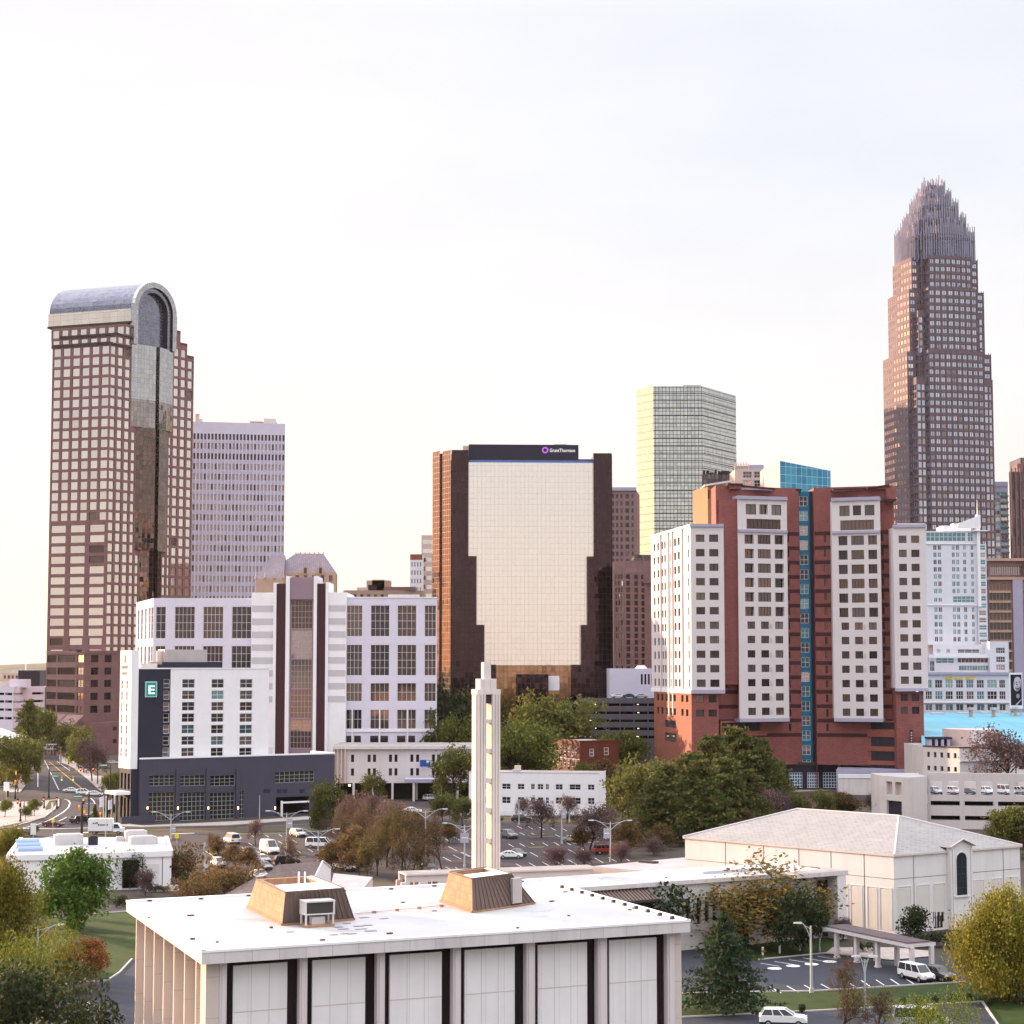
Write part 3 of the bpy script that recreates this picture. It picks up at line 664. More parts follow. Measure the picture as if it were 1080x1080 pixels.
# ================================================================ slate roofed building with gables
def gothic():
 D = 660.0; th = 4.0; A = P(282, D, 610); B = along(A, th, 354.5, 610)
 b = Bld('office_building', A, 'rose stone building with steep slate mansard roof and pointed gables', 'building')
 L = dist(A, B); ze = Z(603.5, D); zr = Z(582.5, D); dp = 20.0
 A2, B2 = mv(A, th + 90, dp), mv(B, th + 90, dp)
 cols = rep(1.0, 2.9, int(L / 2.9), 1.3); rows = [(ze - 3.2 - 4 * i, ze - 1.0 - 4 * i) for i in range(9)]
 b.facade(A, B, 0, ze, ugrid(cols, rows, St('g_brown', fw=0)), 'stone_tan'); b.facade(B, B2, 0, ze, (), 'stone_tan'); b.facade(A2, A, 0, ze, (), 'stone_tan')
 rm = b.mb('roof'); ov = 0.0
 r0, r1 = along(mv(A, th + 90, 6), th, 312, 582), along(mv(A, th + 90, 6), th, 341, 582); r2, r3 = mv(r1, th + 90, 8), mv(r0, th + 90, 8)
 up = [p + (zr,) for p in (r0, r1, r2, r3)]; lo = [p + (ze,) for p in (A, B, B2, A2)]
 rm.hexa(lo, up, 'slate')
 for px in (322, 338):
  c = along(A, th, px, 610); g = b.mb('gable'); hw = 2.0; pk = Z(597.5, D)
  p0, p1 = mv(c, th, -hw), mv(c, th, hw); q0, q1 = mv(p0, th + 90, 5), mv(p1, th + 90, 5); t0, t1 = mv(c, th - 90, .15), mv(c, th + 90, 5)
  p0, p1 = mv(p0, th - 90, .15), mv(p1, th - 90, .15)
  g.mesh([p0 + (ze - .6,), p1 + (ze - .6,), t0 + (pk + 1,), q0 + (ze - .6,), q1 + (ze - .6,), t1 + (pk + 1,)], [(0, 1, 2), (0, 2, 5, 3), (1, 4, 5, 2)], 'stone_tan')
  g.slab(mv(mv(c, th, -.5), th - 90, .2), mv(mv(c, th, .5), th - 90, .2), ze - .3, ze + 1.6, .05, 0, 'g_dark')
 for i in range(7): b.mb('finial').cyl(mv(r0, th, i * dist(r0, r1) / 6), .25, .1, zr, zr + .8, 'stone_tan', 6)
 # lower left wing with its own steep roof
 W0, W1 = P(270, D - 4, 610), P(299, D - 6, 610); zw = Z(610, D - 6)
 b.block([W0, W1, mv(W1, 90, 14), mv(W0, 90, 14)], 0, zw, 'stone_tan')
 k0, k1 = along(mv(W0, 90, 7), 0, 286, 585), along(mv(W0, 90, 7), 0, 301, 585)
 rm.mesh([p + (zw,) for p in (W0, W1, mv(W1, 90, 14), mv(W0, 90, 14))] + [k0 + (Z(586, D),), k1 + (Z(585, D),)], [(0, 1, 5, 4), (3, 0, 4), (2, 3, 4, 5), (1, 2, 5)], 'slate')
 for i in range(4): b.mb('finial').cyl(lerp2(W0, W1, i / 3), .5, .1, zw, zw + 2.6, 'stone_tan', 6)
 b.finish()
def lerp2(a, b, t): return (lerp(a[0], b[0], t), lerp(a[1], b[1], t))
gothic()

# ================================================================ small roofs between
def tan_block():
 D = 720.0; A, B = P(362, D, 640), P(446, D + 4, 640)
 b = Bld('office_building', A, 'low tan stone building with stepped rooftop penthouse, seen over the white striped office', 'building')
 zt = Z(622.5, D); rows = [(zt - 3.6 - 3.6 * i, zt - 1.5 - 3.6 * i) for i in range(8)]
 b.facade(A, B, 0, zt, ugrid(rep(1.2, 2.6, 11, 1.2), rows, St('g_brown', fw=0)), 'stone_tan')
 A2, B2 = (A[0], A[1] + 25), (B[0], B[1] + 25); b.facade(A2, A, 0, zt, (), 'stone_tan'); b.facade(B, B2, 0, zt, (), 'stone_tan'); b.mb('roof').face([p + (zt,) for p in (A, B, B2, A2)], 'roof_gravel')
 pm = b.mb('penthouse')
 for x0, x1, y, yb, mat in ((386, 411, 611.5, 623, 'stone_tan'), (392, 405, 610.5, 612, 'concrete_light'), (388, 397, 616.5, 623, 'maroon'), (405, 438, 618.5, 623, 'granite_pale'), (376, 388, 619, 623, 'pink_stucco')):
  p0, p1 = P(x0, D + 3, 620), P(x1, D + 3, 620); pm.box(p0[0], p1[0], D + 3 + (x0 % 3), D + 14, zt, Z(y, D), mat)
 b.finish()
tan_block()
def slim_tower():
 D = 860.0; A, B = P(432.5, D, 600), P(445.5, D, 600)
 b = Bld('office_tower', A, 'narrow white tower with orange top, left of the mirrored glass tower', 'office tower')
 zt = Z(584.5, D); zo = Z(590.5, D)
 b.facade(A, B, 0, zo, ugrid(rep(.5, 1.3, 4, .7), [(zo - 3 - 3.8 * i, zo - 1 - 3.8 * i) for i in range(20)], St('g_slab', fw=0)), 'white_wall')
 b.facade(A, B, zo, zt, (), 'brick_orange'); B2, A2 = (B[0], D + 12), (A[0], D + 12)
 b.facade(A2, A, 0, zt, (), 'stone_tan'); b.facade(B, B2, 0, zt, (), 'white_wall'); b.mb('roof').face([p + (zt,) for p in (A, B, B2, A2)], 'roof_gravel'); b.finish()
 D = 880.0; A, B = P(444.5, D, 570), P(466, D, 570)
 b = Bld('office_tower', A, 'pale cream tower peeking out directly left of the mirrored glass tower', 'office tower'); zt = Z(564.5, D)
 b.facade(A, B, 0, zt, ugrid([(.6, dist(A, B) - .6)], [(zt - 4 - 4.2 * i, zt - 2 - 4.2 * i) for i in range(22)], St('g_cream', fw=0)), 'pink_stucco')
 A2, B2 = (A[0], D + 18), (B[0], D + 18); b.facade(A2, A, 0, zt, (), 'pink_stucco'); b.facade(B, B2, 0, zt, (), 'pink_stucco'); b.mb('roof').face([p + (zt,) for p in (A, B, B2, A2)], 'roof_gravel'); b.finish()
slim_tower()

# ================================================================ mirrored tower with bronze wings
def gt_tower():
 D = 660.0; th = 3.0; A = P(475.5, D, 480); B = along(A, th, 645.5, 480)
 b = Bld('office_tower', A, 'mirrored glass office tower with stepped dark bronze wings and navy sign band', 'office tower')
 d = lambda px, py: along(A, th, px, py)
 L = dist(A, B); zc = Z(487, D); bk = 42.0
 # mirror centre
 c0, c1 = mv(d(491, 500), th + 90, 1.4), mv(d(630, 500), th + 90, 1.4)
 b.facade(c0, c1, Z(702, D), zc, (), 'g_mirror', 'mirror_wall')
 b.mb('parapet').slab(c0, c1, zc, Z(484.5, D), .1, 3, 'blue_metal')
 b.mb('parapet').slab(c0, c1, Z(484.5, D), Z(483, D), -.2, 3, 'navy_panel')
 # wings: full height pieces and the steps that widen downwards
 wm = b.mb('bronze_wing')
 def wing(x0, x1, ytop, out, yb=None):
  p0, p1 = d(x0, 600), d(x1, 600)
  z0 = 0 if yb is None else Z(yb, D)
  q0, q1 = mv(p0, th - 90, out), mv(p1, th - 90, out)
  r0, r1 = mv(p0, th + 90, 3), mv(p1, th + 90, 3)
  b.facade(q0, q1, z0, Z(ytop, D), (), 'g_bronze', 'bronze_wing'); b.facade(q1, r1, z0, Z(ytop, D), (), 'g_bronze', 'bronze_wing'); b.facade(r0, q0, z0, Z(ytop, D), (), 'g_bronze', 'bronze_wing')
  wm.face([p + (Z(ytop, D),) for p in (q0, q1, r1, r0)], 'navy_panel')
 xa = 475.5
 wing(476, 494.0, 474.5, .0); wing(477.5, 502.6, 586.5, .9); wing(480, 510.8, 659, 1.8); wing(482, 523, 701, 2.6)
 wing(626.3, 645.5, 477, .0); wing(618.8, 644.5, 586.5, .9); wing(612, 645.5, 659, 1.8); wing(601.5, 645.5, 701, 2.6)
 # foot between the wings
 b.facade(mv(d(522, 700), th - 90, 1), mv(d(603, 700), th - 90, 1), 0, Z(701.5, D), (), 'g_copper', 'glass_foot')  # bronze glass foot, orange reflection put into its tint
 f0, f1 = d(543, 715), d(577, 715); b.mb('entry_block').slab(f0, f1, 0, Z(711, D), 7, 0, 'g_bronze')
 f0, f1 = d(577, 715), d(589, 715); b.mb('entry_block').slab(f0, f1, Z(728, D), Z(713, D), 4, 0, 'white_bright')
 # left flank: two golden glass planes with a dark slot
 an = math.degrees(math.atan2(12, -7.1)); s1, s2, s3 = along(A, an, 466.8, 478), along(A, an, 463.8, 478), along(A, an, 456.5, 478)
 b.facade(s1, A, 0, Z(474.5, D), (), 'g_bronze', 'side_glass')
 i1, i2 = mv(s1, th, 2.5), mv(s2, th, 2.5)
 b.facade(s2, i2, 0, Z(476, D), (), 'g_bronze', 'side_glass'); b.facade(i2, i1, 0, Z(476, D), (), 'g_bronze', 'side_glass'); b.facade(i1, s1, 0, Z(476, D), (), 'g_bronze', 'side_glass')
 b.facade(s3, s2, 0, Z(476.5, D + 10), (), 'g_bronze', 'side_glass')
 B2 = mv(B, th + 90, bk); b.facade(B, B2, 0, Z(477, D), (), 'g_bronze', 'side_glass')
 b.facade(B2, mv(s3, th + 90, 25), 0, Z(477, D), (), 'g_bronze', 'side_glass'); b.facade(mv(s3, th + 90, 25), s3, 0, Z(477, D), (), 'g_bronze', 'side_glass')
 b.mb('roof').face([p + (Z(484, D),) for p in (mv(A, th + 90, 3), mv(B, th + 90, 2), B2, mv(s3, th + 90, 25), s3)], 'roof_gravel')
 for u0, u1 in ((xa, 494), (626.3, 645.5)):
  p0, p1 = d(u0 + .4, 480), d(u1 - .4, 480); wm.prism([mv(p0, th + 90, .3), mv(p1, th + 90, .3), mv(p1, th + 90, 12), mv(p0, th + 90, 12)], Z(486, D), Z(475, D) - 1.2, 'g_bronze')
 # penthouse sign band
 p0, p1 = mv(d(494.8, 475), th + 90, 3.2), mv(d(611, 475), th + 90, 3.2)
 pm = b.mb('penthouse'); pm.prism([p0, p1, mv(p1, th + 90, 22), mv(p0, th + 90, 22)], Z(485, D), Z(467.3, D), 'navy_panel')
 l0 = mv(p0, th, -2.2); pm.prism([mv(l0, th + 90, 1), mv(p0, th + 90, 1), mv(p0, th + 90, 20), mv(l0, th + 90, 20)], Z(486, D), Z(468.5, D), 'pink_stucco')
 q0, q1 = d(586, 466), d(600, 466); pm.prism([mv(q0, th + 90, 6), mv(q1, th + 90, 6), mv(q1, th + 90, 14), mv(q0, th + 90, 14)], Z(468, D), Z(465.5, D), 'ac_metal')
 # emblem ring and lettering
 c = mv(mv(d(575.6, 473), th + 90, 3.2), th - 90, .12); zc2 = Z(473.1, D); em = MB(); e1 = (math.cos(R(th)), math.sin(R(th)))
 ro, ri = 1.15, 0.62; n = 24
 for k in range(n):
  a0, a1 = 2 * math.pi * k / n, 2 * math.pi * (k + 1) / n
  pt = lambda a, r: (c[0] + e1[0] * r * math.cos(a), c[1] + e1[1] * r * math.cos(a), zc2 + r * math.sin(a))
  em.face([pt(a0, ri), pt(a0, ro), pt(a1, ro), pt(a1, ri)], 'sign_purple_lit')
 em.build('emblem', b.root, b.loc)
 text_part('GrantThornton', 'lettering', b, mv(mv(d(580.3, 473), th + 90, 3.2), th - 90, .12), th, Z(475.0, D), 1.75, 'white_glow', width=dist(d(580.3, 473), d(607, 473)))
 b.finish()
EMIT('sign_purple_lit', (0.40, 0.10, 0.62), 0.25); EMIT('white_glow', (0.85, 0.83, 0.88), 0.25)
def text_part(txt, name, b, p, ang, z, size, mat, width=None, align='LEFT', bold=0.0, extr=0.03):
 cu = bpy.data.curves.new(name, 'FONT'); cu.body = txt; cu.size = size; cu.extrude = extr; cu.offset = bold; cu.align_x = align; cu.resolution_u = 3
 o = bpy.data.objects.new(name, cu); COL.objects.link(o); dg = bpy.context.evaluated_depsgraph_get()
 me = bpy.data.meshes.new_from_object(o.evaluated_get(dg)); bpy.data.objects.remove(o); bpy.data.curves.remove(cu)
 if width:
  xs = [v.co.x for v in me.vertices]; k = width / (max(xs) - min(xs))
  for v in me.vertices: v.co.x *= k
 me.materials.clear(); me.materials.append(MATS[mat]); o = bpy.data.objects.new(name, me); COL.objects.link(o); o.parent = b.root
 o.location = (p[0] - b.loc[0], p[1] - b.loc[1], z); o.rotation_euler = (math.pi / 2, 0, R(ang)); return o
gt_tower()

# ================================================================ buildings in the gap right of it
def gap_buildings():
 D = 900.0; A, B = P(640, D, 540), P(671.3, D, 540)
 b = Bld('office_tower', A, 'mauve tower with small square windows and pale flat cap, right behind the mirrored tower', 'office tower'); zt = Z(514, D); zc = Z(517.5, D)
 cols = ucols(A, B, ((646, 648.6), (650.2, 652.8), (655, 657.4), (660.5, 664.4), (667, 669))); rows = [(Z(y + 4.6, D), Z(y, D)) for y in [521 + 7.6 * i for i in range(24)]]
 b.facade(A, B, 0, zc, ugrid(cols, rows, St(['g_dark', 'g_dark', 'g_brown'], fw=0, dep=.5)), 'granite_pale')
 b.mb('cap').slab(A, B, zc, zt, .5, 24, 'trim_lavender'); b.facade(B, (B[0] + 3, D + 22), 0, zc, (), 'granite_pale'); b.facade((A[0], D + 22), A, 0, zc, (), 'granite_pale'); b.finish()
 D = 760.0; A, M_, B = P(647.5, D, 650), P(658, D - 3, 650), P(690, D + 6, 650)
 b = Bld('office_building', A, 'mid-height rose building with sunlit window strip, below the small-windowed mauve tower', 'building')
 zt = Z(591, D); rows = [(Z(y + 5, D), Z(y, D)) for y in [606 + 6.9 * i for i in range(16)]]
 L = dist(A, M_); b.facade(A, M_, 0, zt - 4, ugrid([(L * .15, L * .35), (L * .45, L * .62), (L * .7, L * .9)], rows, St(['g_cream', 'g_cream', 'g_brown'], fw=0, dep=.3)), 'granite_pale')
 L = dist(M_, B); b.facade(M_, B, 0, zt - 5, ugrid([(1.2, 3.2), (5.4, 7.2), (9, 10.6)], rows, St(['g_dark', 'g_brown'], fw=0, dep=.3)), 'granite_pale')
 b.mb('penthouse').box(A[0] + .5, B[0], D + 3, D + 18, zt - 9, zt, 'granite_pale'); b.mb('roof').face([A + (zt - 5,), M_ + (zt - 5,), B + (zt - 5,), (B[0], D + 25, zt - 5), (A[0], D + 25, zt - 5)], 'roof_gravel')
 b.facade((A[0], D + 25), A, 0, zt - 4, (), 'granite_pale'); b.facade(B, (B[0], D + 25), 0, zt - 5, (), 'granite_pale'); b.finish()
 D = 820.0; A, B = P(669, D, 600), P(700, D, 600)
 b = Bld('office_building', A, 'dark mauve glass block below the green glass tower, left of the red brick apartments', 'building'); zt = Z(585, D)
 b.facade(A, B, 0, zt, (), 'g_tower'); A2, B2 = (A[0], D + 20), (B[0], D + 20); b.facade(A2, A, 0, zt, (), 'g_tower'); b.facade(B, B2, 0, zt, (), 'g_tower'); b.mb('roof').face([p + (zt,) for p in (A, B, B2, A2)], 'roof_gravel'); b.finish()
 D = 640.0; A, B = P(643, D, 720), P(696, D + 4, 720)
 b = Bld('parking_annex', A, 'pale lavender windowless block with slim slots, above the dark parking deck', 'building'); zt = Z(705, D); L = dist(A, B); zb = Z(733, D)
 b.facade(A, B, 0, zt, ugrid([(L * k, L * k + .7) for k in (.62, .69, .76, .83, .9)], [(Z(722, D), Z(711, D))], St('g_dark', fw=0)), 'stone_slab')
 A2, B2 = (A[0], D + 20), (B[0], D + 20); b.facade(A2, A, 0, zt, (), 'stone_slab'); b.facade(B, B2, 0, zt, (), 'stone_slab'); b.mb('roof').face([p + (zt,) for p in (A, B, B2, A2)], 'roof_white')
 c = P(676, D + 6, 704); b.mb('roof_vent').cyl(c, 2.2, 1.2, zt, zt + 1, 'white_bright', 14); b.finish()
 D = 600.0; A, B = P(609, D, 760), P(699, D - 2, 760)
 b = Bld('parking_garage', A, 'dark grey open parking garage with stacked decks and lit lamps inside', 'parking garage'); L = dist(A, B)
 n = 5; ys = [736, 744.5, 753, 761.3, 770, 779]; dm = b.mb('deck')
 for i, y in enumerate(ys):
  z1 = Z(y, D); z0 = Z(y + 5.8, D); dm.slab(A, B, z0, z1, 0, .35, 'concrete_dark'); dm.slab(A, B, z0 + .3, z0 + .6, -.35, 34, 'concrete_dark')
 dm.slab(A, B, 0, Z(785, D), 0, .4, 'concrete_dark')
 for k in range(7): b.mb('pillar').slab(lerp2(A, B, k / 6 * .985), lerp2(A, B, k / 6 * .985 + .015), 0, Z(737, D), -.4, .6, 'concrete_dark')
 b.mb('back_wall').slab(A, B, 0, Z(741, D), -33, 34, 'dark_void'); b.mb('back_wall').slab(lerp2(A, B, 0), lerp2(A, B, .003), 0, Z(736, D), -.5, 33, 'concrete_dark')
 lr = random.Random(5); lm = b.mb('lamp')
 for y in ys[:-1]:
  zl = Z(y + 6.8, D)
  for t in (.02, .09, .16, .22, .71, .72):
   if lr.random() < .8: lm.obox(mv(lerp2(A, B, t), 90, 1.5 + 3 * lr.random()), 0, .5, .3, zl - .2, zl, 'lamp_warm')
 b.finish()
EMIT('lamp_warm', (1.0, 0.72, 0.40), 1.6)
gap_buildings()

# ================================================================ green glass tower
def green_tower():
 D = 1000.0; A, B = P(689, D, 420), P(741, D, 420); C_ = P(776, D + 36, 420); E = P(671.6, D + 12.6, 420)
 b = Bld('office_tower', A, 'pale green gridded glass tower with angled corners, behind the red brick apartments', 'office tower')
 z1, z2, z3 = Z(407.3, D), Z(407.3, D), Z(417.6, D + 31); zt = z1
 b.facade(A, B, 0, zt, (), 'g_green', 'curtain_wall'); b.facade(B, C_, 0, zt, (), 'g_green', 'curtain_wall'); b.facade(E, A, 0, zt, (), 'g_green', 'curtain_wall')
 K = (C_[0], C_[1] + 12); K2 = (E[0] + 9, C_[1] + 12); b.facade(C_, K, 0, zt, (), 'g_green', 'curtain_wall'); b.facade(K2, E, 0, zt, (), 'g_green', 'curtain_wall')
 b.mb('roof').face([p + (zt,) for p in (E, A, B, C_, K, K2)], 'roof_gravel')
 i = 0; z = zt - 4
 sm = b.mb('spandrel')
 while z > 40:
  for p, q in ((A, B), (B, C_), (E, A)): sm.slab(p, q, z, z + .4, .12, 0, 'frame_dark')
  z -= 4.0
 p0, p1 = P(709, D + 8, 407), P(739, D + 8, 407); b.mb('penthouse').box(p0[0] + 6, p1[0], D + 8, D + 20, zt, zt + 1.6, 'concrete_dark')
 for px in (687, 715, 727): b.mb('antenna').cyl(P(px, D + 6, 405), .12, .08, zt, zt + 3, 'galvanised', 5)
 b.finish()
 D = 790.0; A, B = P(740.5, D, 530), P(777, D, 530); b = Bld('office_building', A, 'added dark block with ragged top, shaped as a reflection on the green glass tower', 'building'); zt = Z(500, D)  # dark reflection in the glass tower, built as an added block
 b.block([A, B, (B[0] + 3, D + 18), (A[0] + 6, D + 18)], 0, zt, 'g_tower', 'curtain_wall', 'roof_gravel'); rr = random.Random(3); L = dist(A, B)
 for i in range(9): b.mb('roof_plant').obox(mv(A, 0, .8 + i * (L - 1.6) / 8), 0, .9 + rr.random(), 2, zt, zt + .5 + rr.random() * 1.6, 'navy_panel')  # ragged top of the added reflection block
 b.finish()
green_tower()

# ================================================================ teal glass building with slanted roof, and tan slatted one
def teal_building():
 D = 690.0; A, B = P(822.5, D, 500), P(876, D + 14, 500); L0 = P(805, D + 30, 500)
 b = Bld('office_building', A, 'turquoise glass building with slanting roofline and tan side wall, behind the brick apartments', 'building')
 zA, zB = Z(486, D), Z(496.5, D + 14)
 m = b.mb('curtain_wall'); m.face([A + (0,), B + (0,), B + (zB,), A + (zA,)], 'g_tealwall'); b.facade(L0, A, 0, zA, (), 'pink_stucco')
 B2 = (B[0], B[1] + 25); m.face([B + (0,), B2 + (0,), B2 + (zB,), B + (zB,)], 'g_tealwall'); L2 = (L0[0], B2[1]); b.mb('roof').face([A + (zA,), B + (zB,), B2 + (zB,), L2 + (zA,), L0 + (zA,)], 'roof_grey'); b.facade(L2, L0, 0, zA, (), 'pink_stucco'); b.finish()
 D = 740.0; A, B = P(775, D, 505), P(806, D, 505)
 b = Bld('office_building', A, 'cream building with slatted rooftop screen between green tower and turquoise building', 'building'); zt = Z(495, D); zs = Z(489, D)
 L = dist(A, B); b.facade(A, B, 0, zt, ugrid([(L * .28, L * .58), (L * .66, L * .95)], [(zt - 3.4 - 3.4 * i, zt - .9 - 3.4 * i) for i in range(12)], St(['g_slab', 'g_brown'], 'frame_white', 3, 2, .12, .3)), 'pink_stucco')
 sm = b.mb('roof_screen')
 for i in range(9): sm.slab(mv(A, 0, L * i / 18 + .1), mv(A, 0, L * i / 18 + .42), zt, zs + (.6 if i % 2 else 0), .05, .4, 'pink_stucco')
 sm.slab(A, mv(A, 0, L * .5), zt + .2, zs - .8, -.5, .8, 'pink_stucco'); sm.slab(mv(A, 0, L * .5), B, zt, Z(490, D), -1, 9, 'trim_lavender')
 b.facade((A[0], D + 18), A, 0, zt, (), 'pink_stucco'); b.facade(B, (B[0], D + 18), 0, zt, (), 'pink_stucco'); b.mb('roof').face([A + (zt,), B + (zt,), (B[0], D + 18, zt), (A[0], D + 18, zt)], 'roof_gravel')
 b.finish()
teal_building()
# ================================================================ crowned tower on the right
def crown_tower():
 D = 950.0; th = 12.4
 N0 = P(966.5, D, 540); s = 46.5
 C0 = mv(mv(N0, th, s / 2), th + 90, s / 2)
 b = Bld('office_tower', C0, 'tallest tower, stepped rose granite shaft under a crown of slender rods', 'skyscraper')
 e1 = (math.cos(R(th)), math.sin(R(th))); e2 = (-e1[1], e1[0])
 L = lambda x, y: (C0[0] + e1[0] * x + e2[0] * y, C0[1] + e1[1] * x + e2[1] * y)
 st = St(['g_boa'] * 9 + ['g_slab'], 'stone_boa', 2, 1, .2, .3)
 stl = St(['g_boa', 'g_cream'], 'stone_boa', 2, 1, .3, .12)  # left face mixes in warmer glass, painting the sun's glow
 pitch = 3.95
 def arm(h, nt, z0, z1, n, fins=True):
  """plus-shaped storey block: half size h, corner notch nt"""
  a = h - nt; bow = 1.1
  poly = [(-a, -h), (0, -h - bow), (a, -h), (a, -a), (h, -a), (h + bow, 0), (h, a), (a, a), (a, h), (0, h + bow), (-a, h), (-a, a), (-h, a), (-h - bow, 0), (-h, -a), (-a, -a)]
  rows = []; z = z0 + 1.0
  while z + 2.4 < z1 - .6: rows.append((z, z + 2.6)); z += pitch
  m = len(poly)
  for i in range(m):
   p, q = poly[i], poly[(i + 1) % m]; A, B = L(*p), L(*q); ln = dist(A, B)
   vis = i in (0, 1, 15, 14, 13, 12, 2, 3, 4, 5)
   if not vis: b.facade(A, B, z0, z1, (), 'stone_boa'); continue
   k = max(1, round(ln / n)); w = ln / k
   lf = i in (12, 13, 14)
   b.facade(A, B, z0, z1, ugrid([(j * w + w * .12, j * w + w * .88) for j in range(k)], rows, stl if lf else st), 'stone_boa')
   if fins and ln > 5 and not lf:
    for j in range(k + 1): b.mb('pier').slab(lerp2(A, B, max(0, (j * w - .2) / ln)), lerp2(A, B, min(1, (j * w + .2) / ln)), z0, z1 + (1.5 if j % 2 else .6), .2, 0, 'stone_boa')
  b.mb('setback_roof').face([L(*p) + (z1,) for p in poly], 'stone_boa')
 zA, zB, zC = Z(369, D + 3), Z(303, D + 5), Z(269, D + 7)
 arm(23.2, 8.1, 0, zA, 3.3); arm(20.7, 7.4, zA, zB, 3.3); arm(18.4, 6.7, zB, zC, 3.3)
 # piers that fill the corner notches part of the way up
 for sx in (-1, 1):
  for (h, z0, z1) in ((21.0, 0, Z(398, D + 4)), (18.0, Z(398, D + 4), Z(327, D + 6)), (14.1, Z(327, D + 6), Z(262, D + 8))):
   c = [(sx * h, -h), (sx * (h - 7.4), -h), (sx * (h - 7.4), -h + 7.4), (sx * h, -h + 7.4)]
   if sx > 0: order = [c[1], c[0], c[3]]
   else: order = [c[3], c[0], c[1]]
   rows = []; z = z0 + 1.0
   while z + 2.4 < z1 - .6: rows.append((z, z + 2.9)); z += pitch
   for p, q in zip(order, order[1:]):
    A, B = L(*p), L(*q); b.facade(A, B, z0, z1, ugrid([(.5, 2.5), (2.9, 4.8), (5.2, 6.9)], rows, St(['g_boa', 'g_boa', 'g_slab'], fw=0, dep=.4)), 'stone_boa')
   b.mb('setback_roof').face([L(*p) + (z1,) for p in (c if sx < 0 else c)], 'stone_boa')
 b.mb('wall').prism([L(x, y) for x, y in ((-12, -12), (12, -12), (12, 12), (-12, 12))], 0, zC, 'dark_void')
 # crown: stacked tiers of rods around a shrinking core
 D = C0[1]
 tiers = [(16.9, 269, 246), (13.4, 249, 230), (10.3, 233, 214), (7.4, 216, 202), (4.9, 206, 192)]
 cr = random.Random(9)
 for ti, (h, yb, yt) in enumerate(tiers):
  z0, z1 = Z(yb, D), Z(yt, D); nt = h * .28; a = h - nt; bow = h * .09
  core = [(-a, -h + .9), (a, -h + .9), (a, -a), (h - .9, -a), (h - .9, a), (a, a), (a, h - .9), (-a, h - .9), (-a, a), (-h + .9, a), (-h + .9, -a), (-a, -a)]
  zc = z0 + (z1 - z0) * .62
  b.mb('crown_core').prism([L(*p) for p in core], z0 - 7, zc, 'g_crown')
  b.mb('crown_core').prism([L(p[0] * 1.03, p[1] * 1.03) for p in core], zc - 2.6, zc - 1.4, 'stone_boa')
  rm = b.mb('crown_rod')
  for side in range(4):
   n = max(4, int(2 * a / 1.25))
   for i in range(n + 1):
    t = -1 + 2 * i / n; x, y = t * a, -h - bow * (1 - t * t)
    for _ in range(side): x, y = -y, x
    top = z1 + (z1 - z0) * (.12 * (1 - abs(t)) + (.22 if i % 3 == 0 else 0) + .06 * cr.random()) - abs(t) * 1.5
    rm.cyl(L(x, y), .34, .24, z0 - (6 if ti == 0 else 2), top, 'rod_steel', 5)
   for t in (0, .33, .66, 1.0):                           # rods stepping into the notch
    for sx in (-1, 1):
     x, y = sx * (a + t * nt * .55), -h + t * nt * .9 + .4
     for _ in range(side): x, y = -y, x
     rm.cyl(L(x, y), .28, .16, z0 - 6, z1 - t * (z1 - z0) * .25 - 1, 'rod_steel', 5)
 for i in range(9):
  a = 2 * math.pi * i / 9; b.mb('crown_rod').cyl(L(2.8 * math.cos(a), 2.8 * math.sin(a)), .4, .28, Z(206, D), Z(189.5 + (i % 3) * 2, D), 'rod_steel', 5)
 b.finish()
MAT('rod_steel', (0.36, 0.33, 0.40), rough=0.3, metal=0.8, var=0.1)
GLASS('g_crown', (0.14, 0.17, 0.27), (0.24, 0.26, 0.36), metal=0.85, rough=0.15, tile=(1.25, 2.6, 0.22), line=(0.12, 0.09, 0.11), tilt=0.02)
crown_tower()

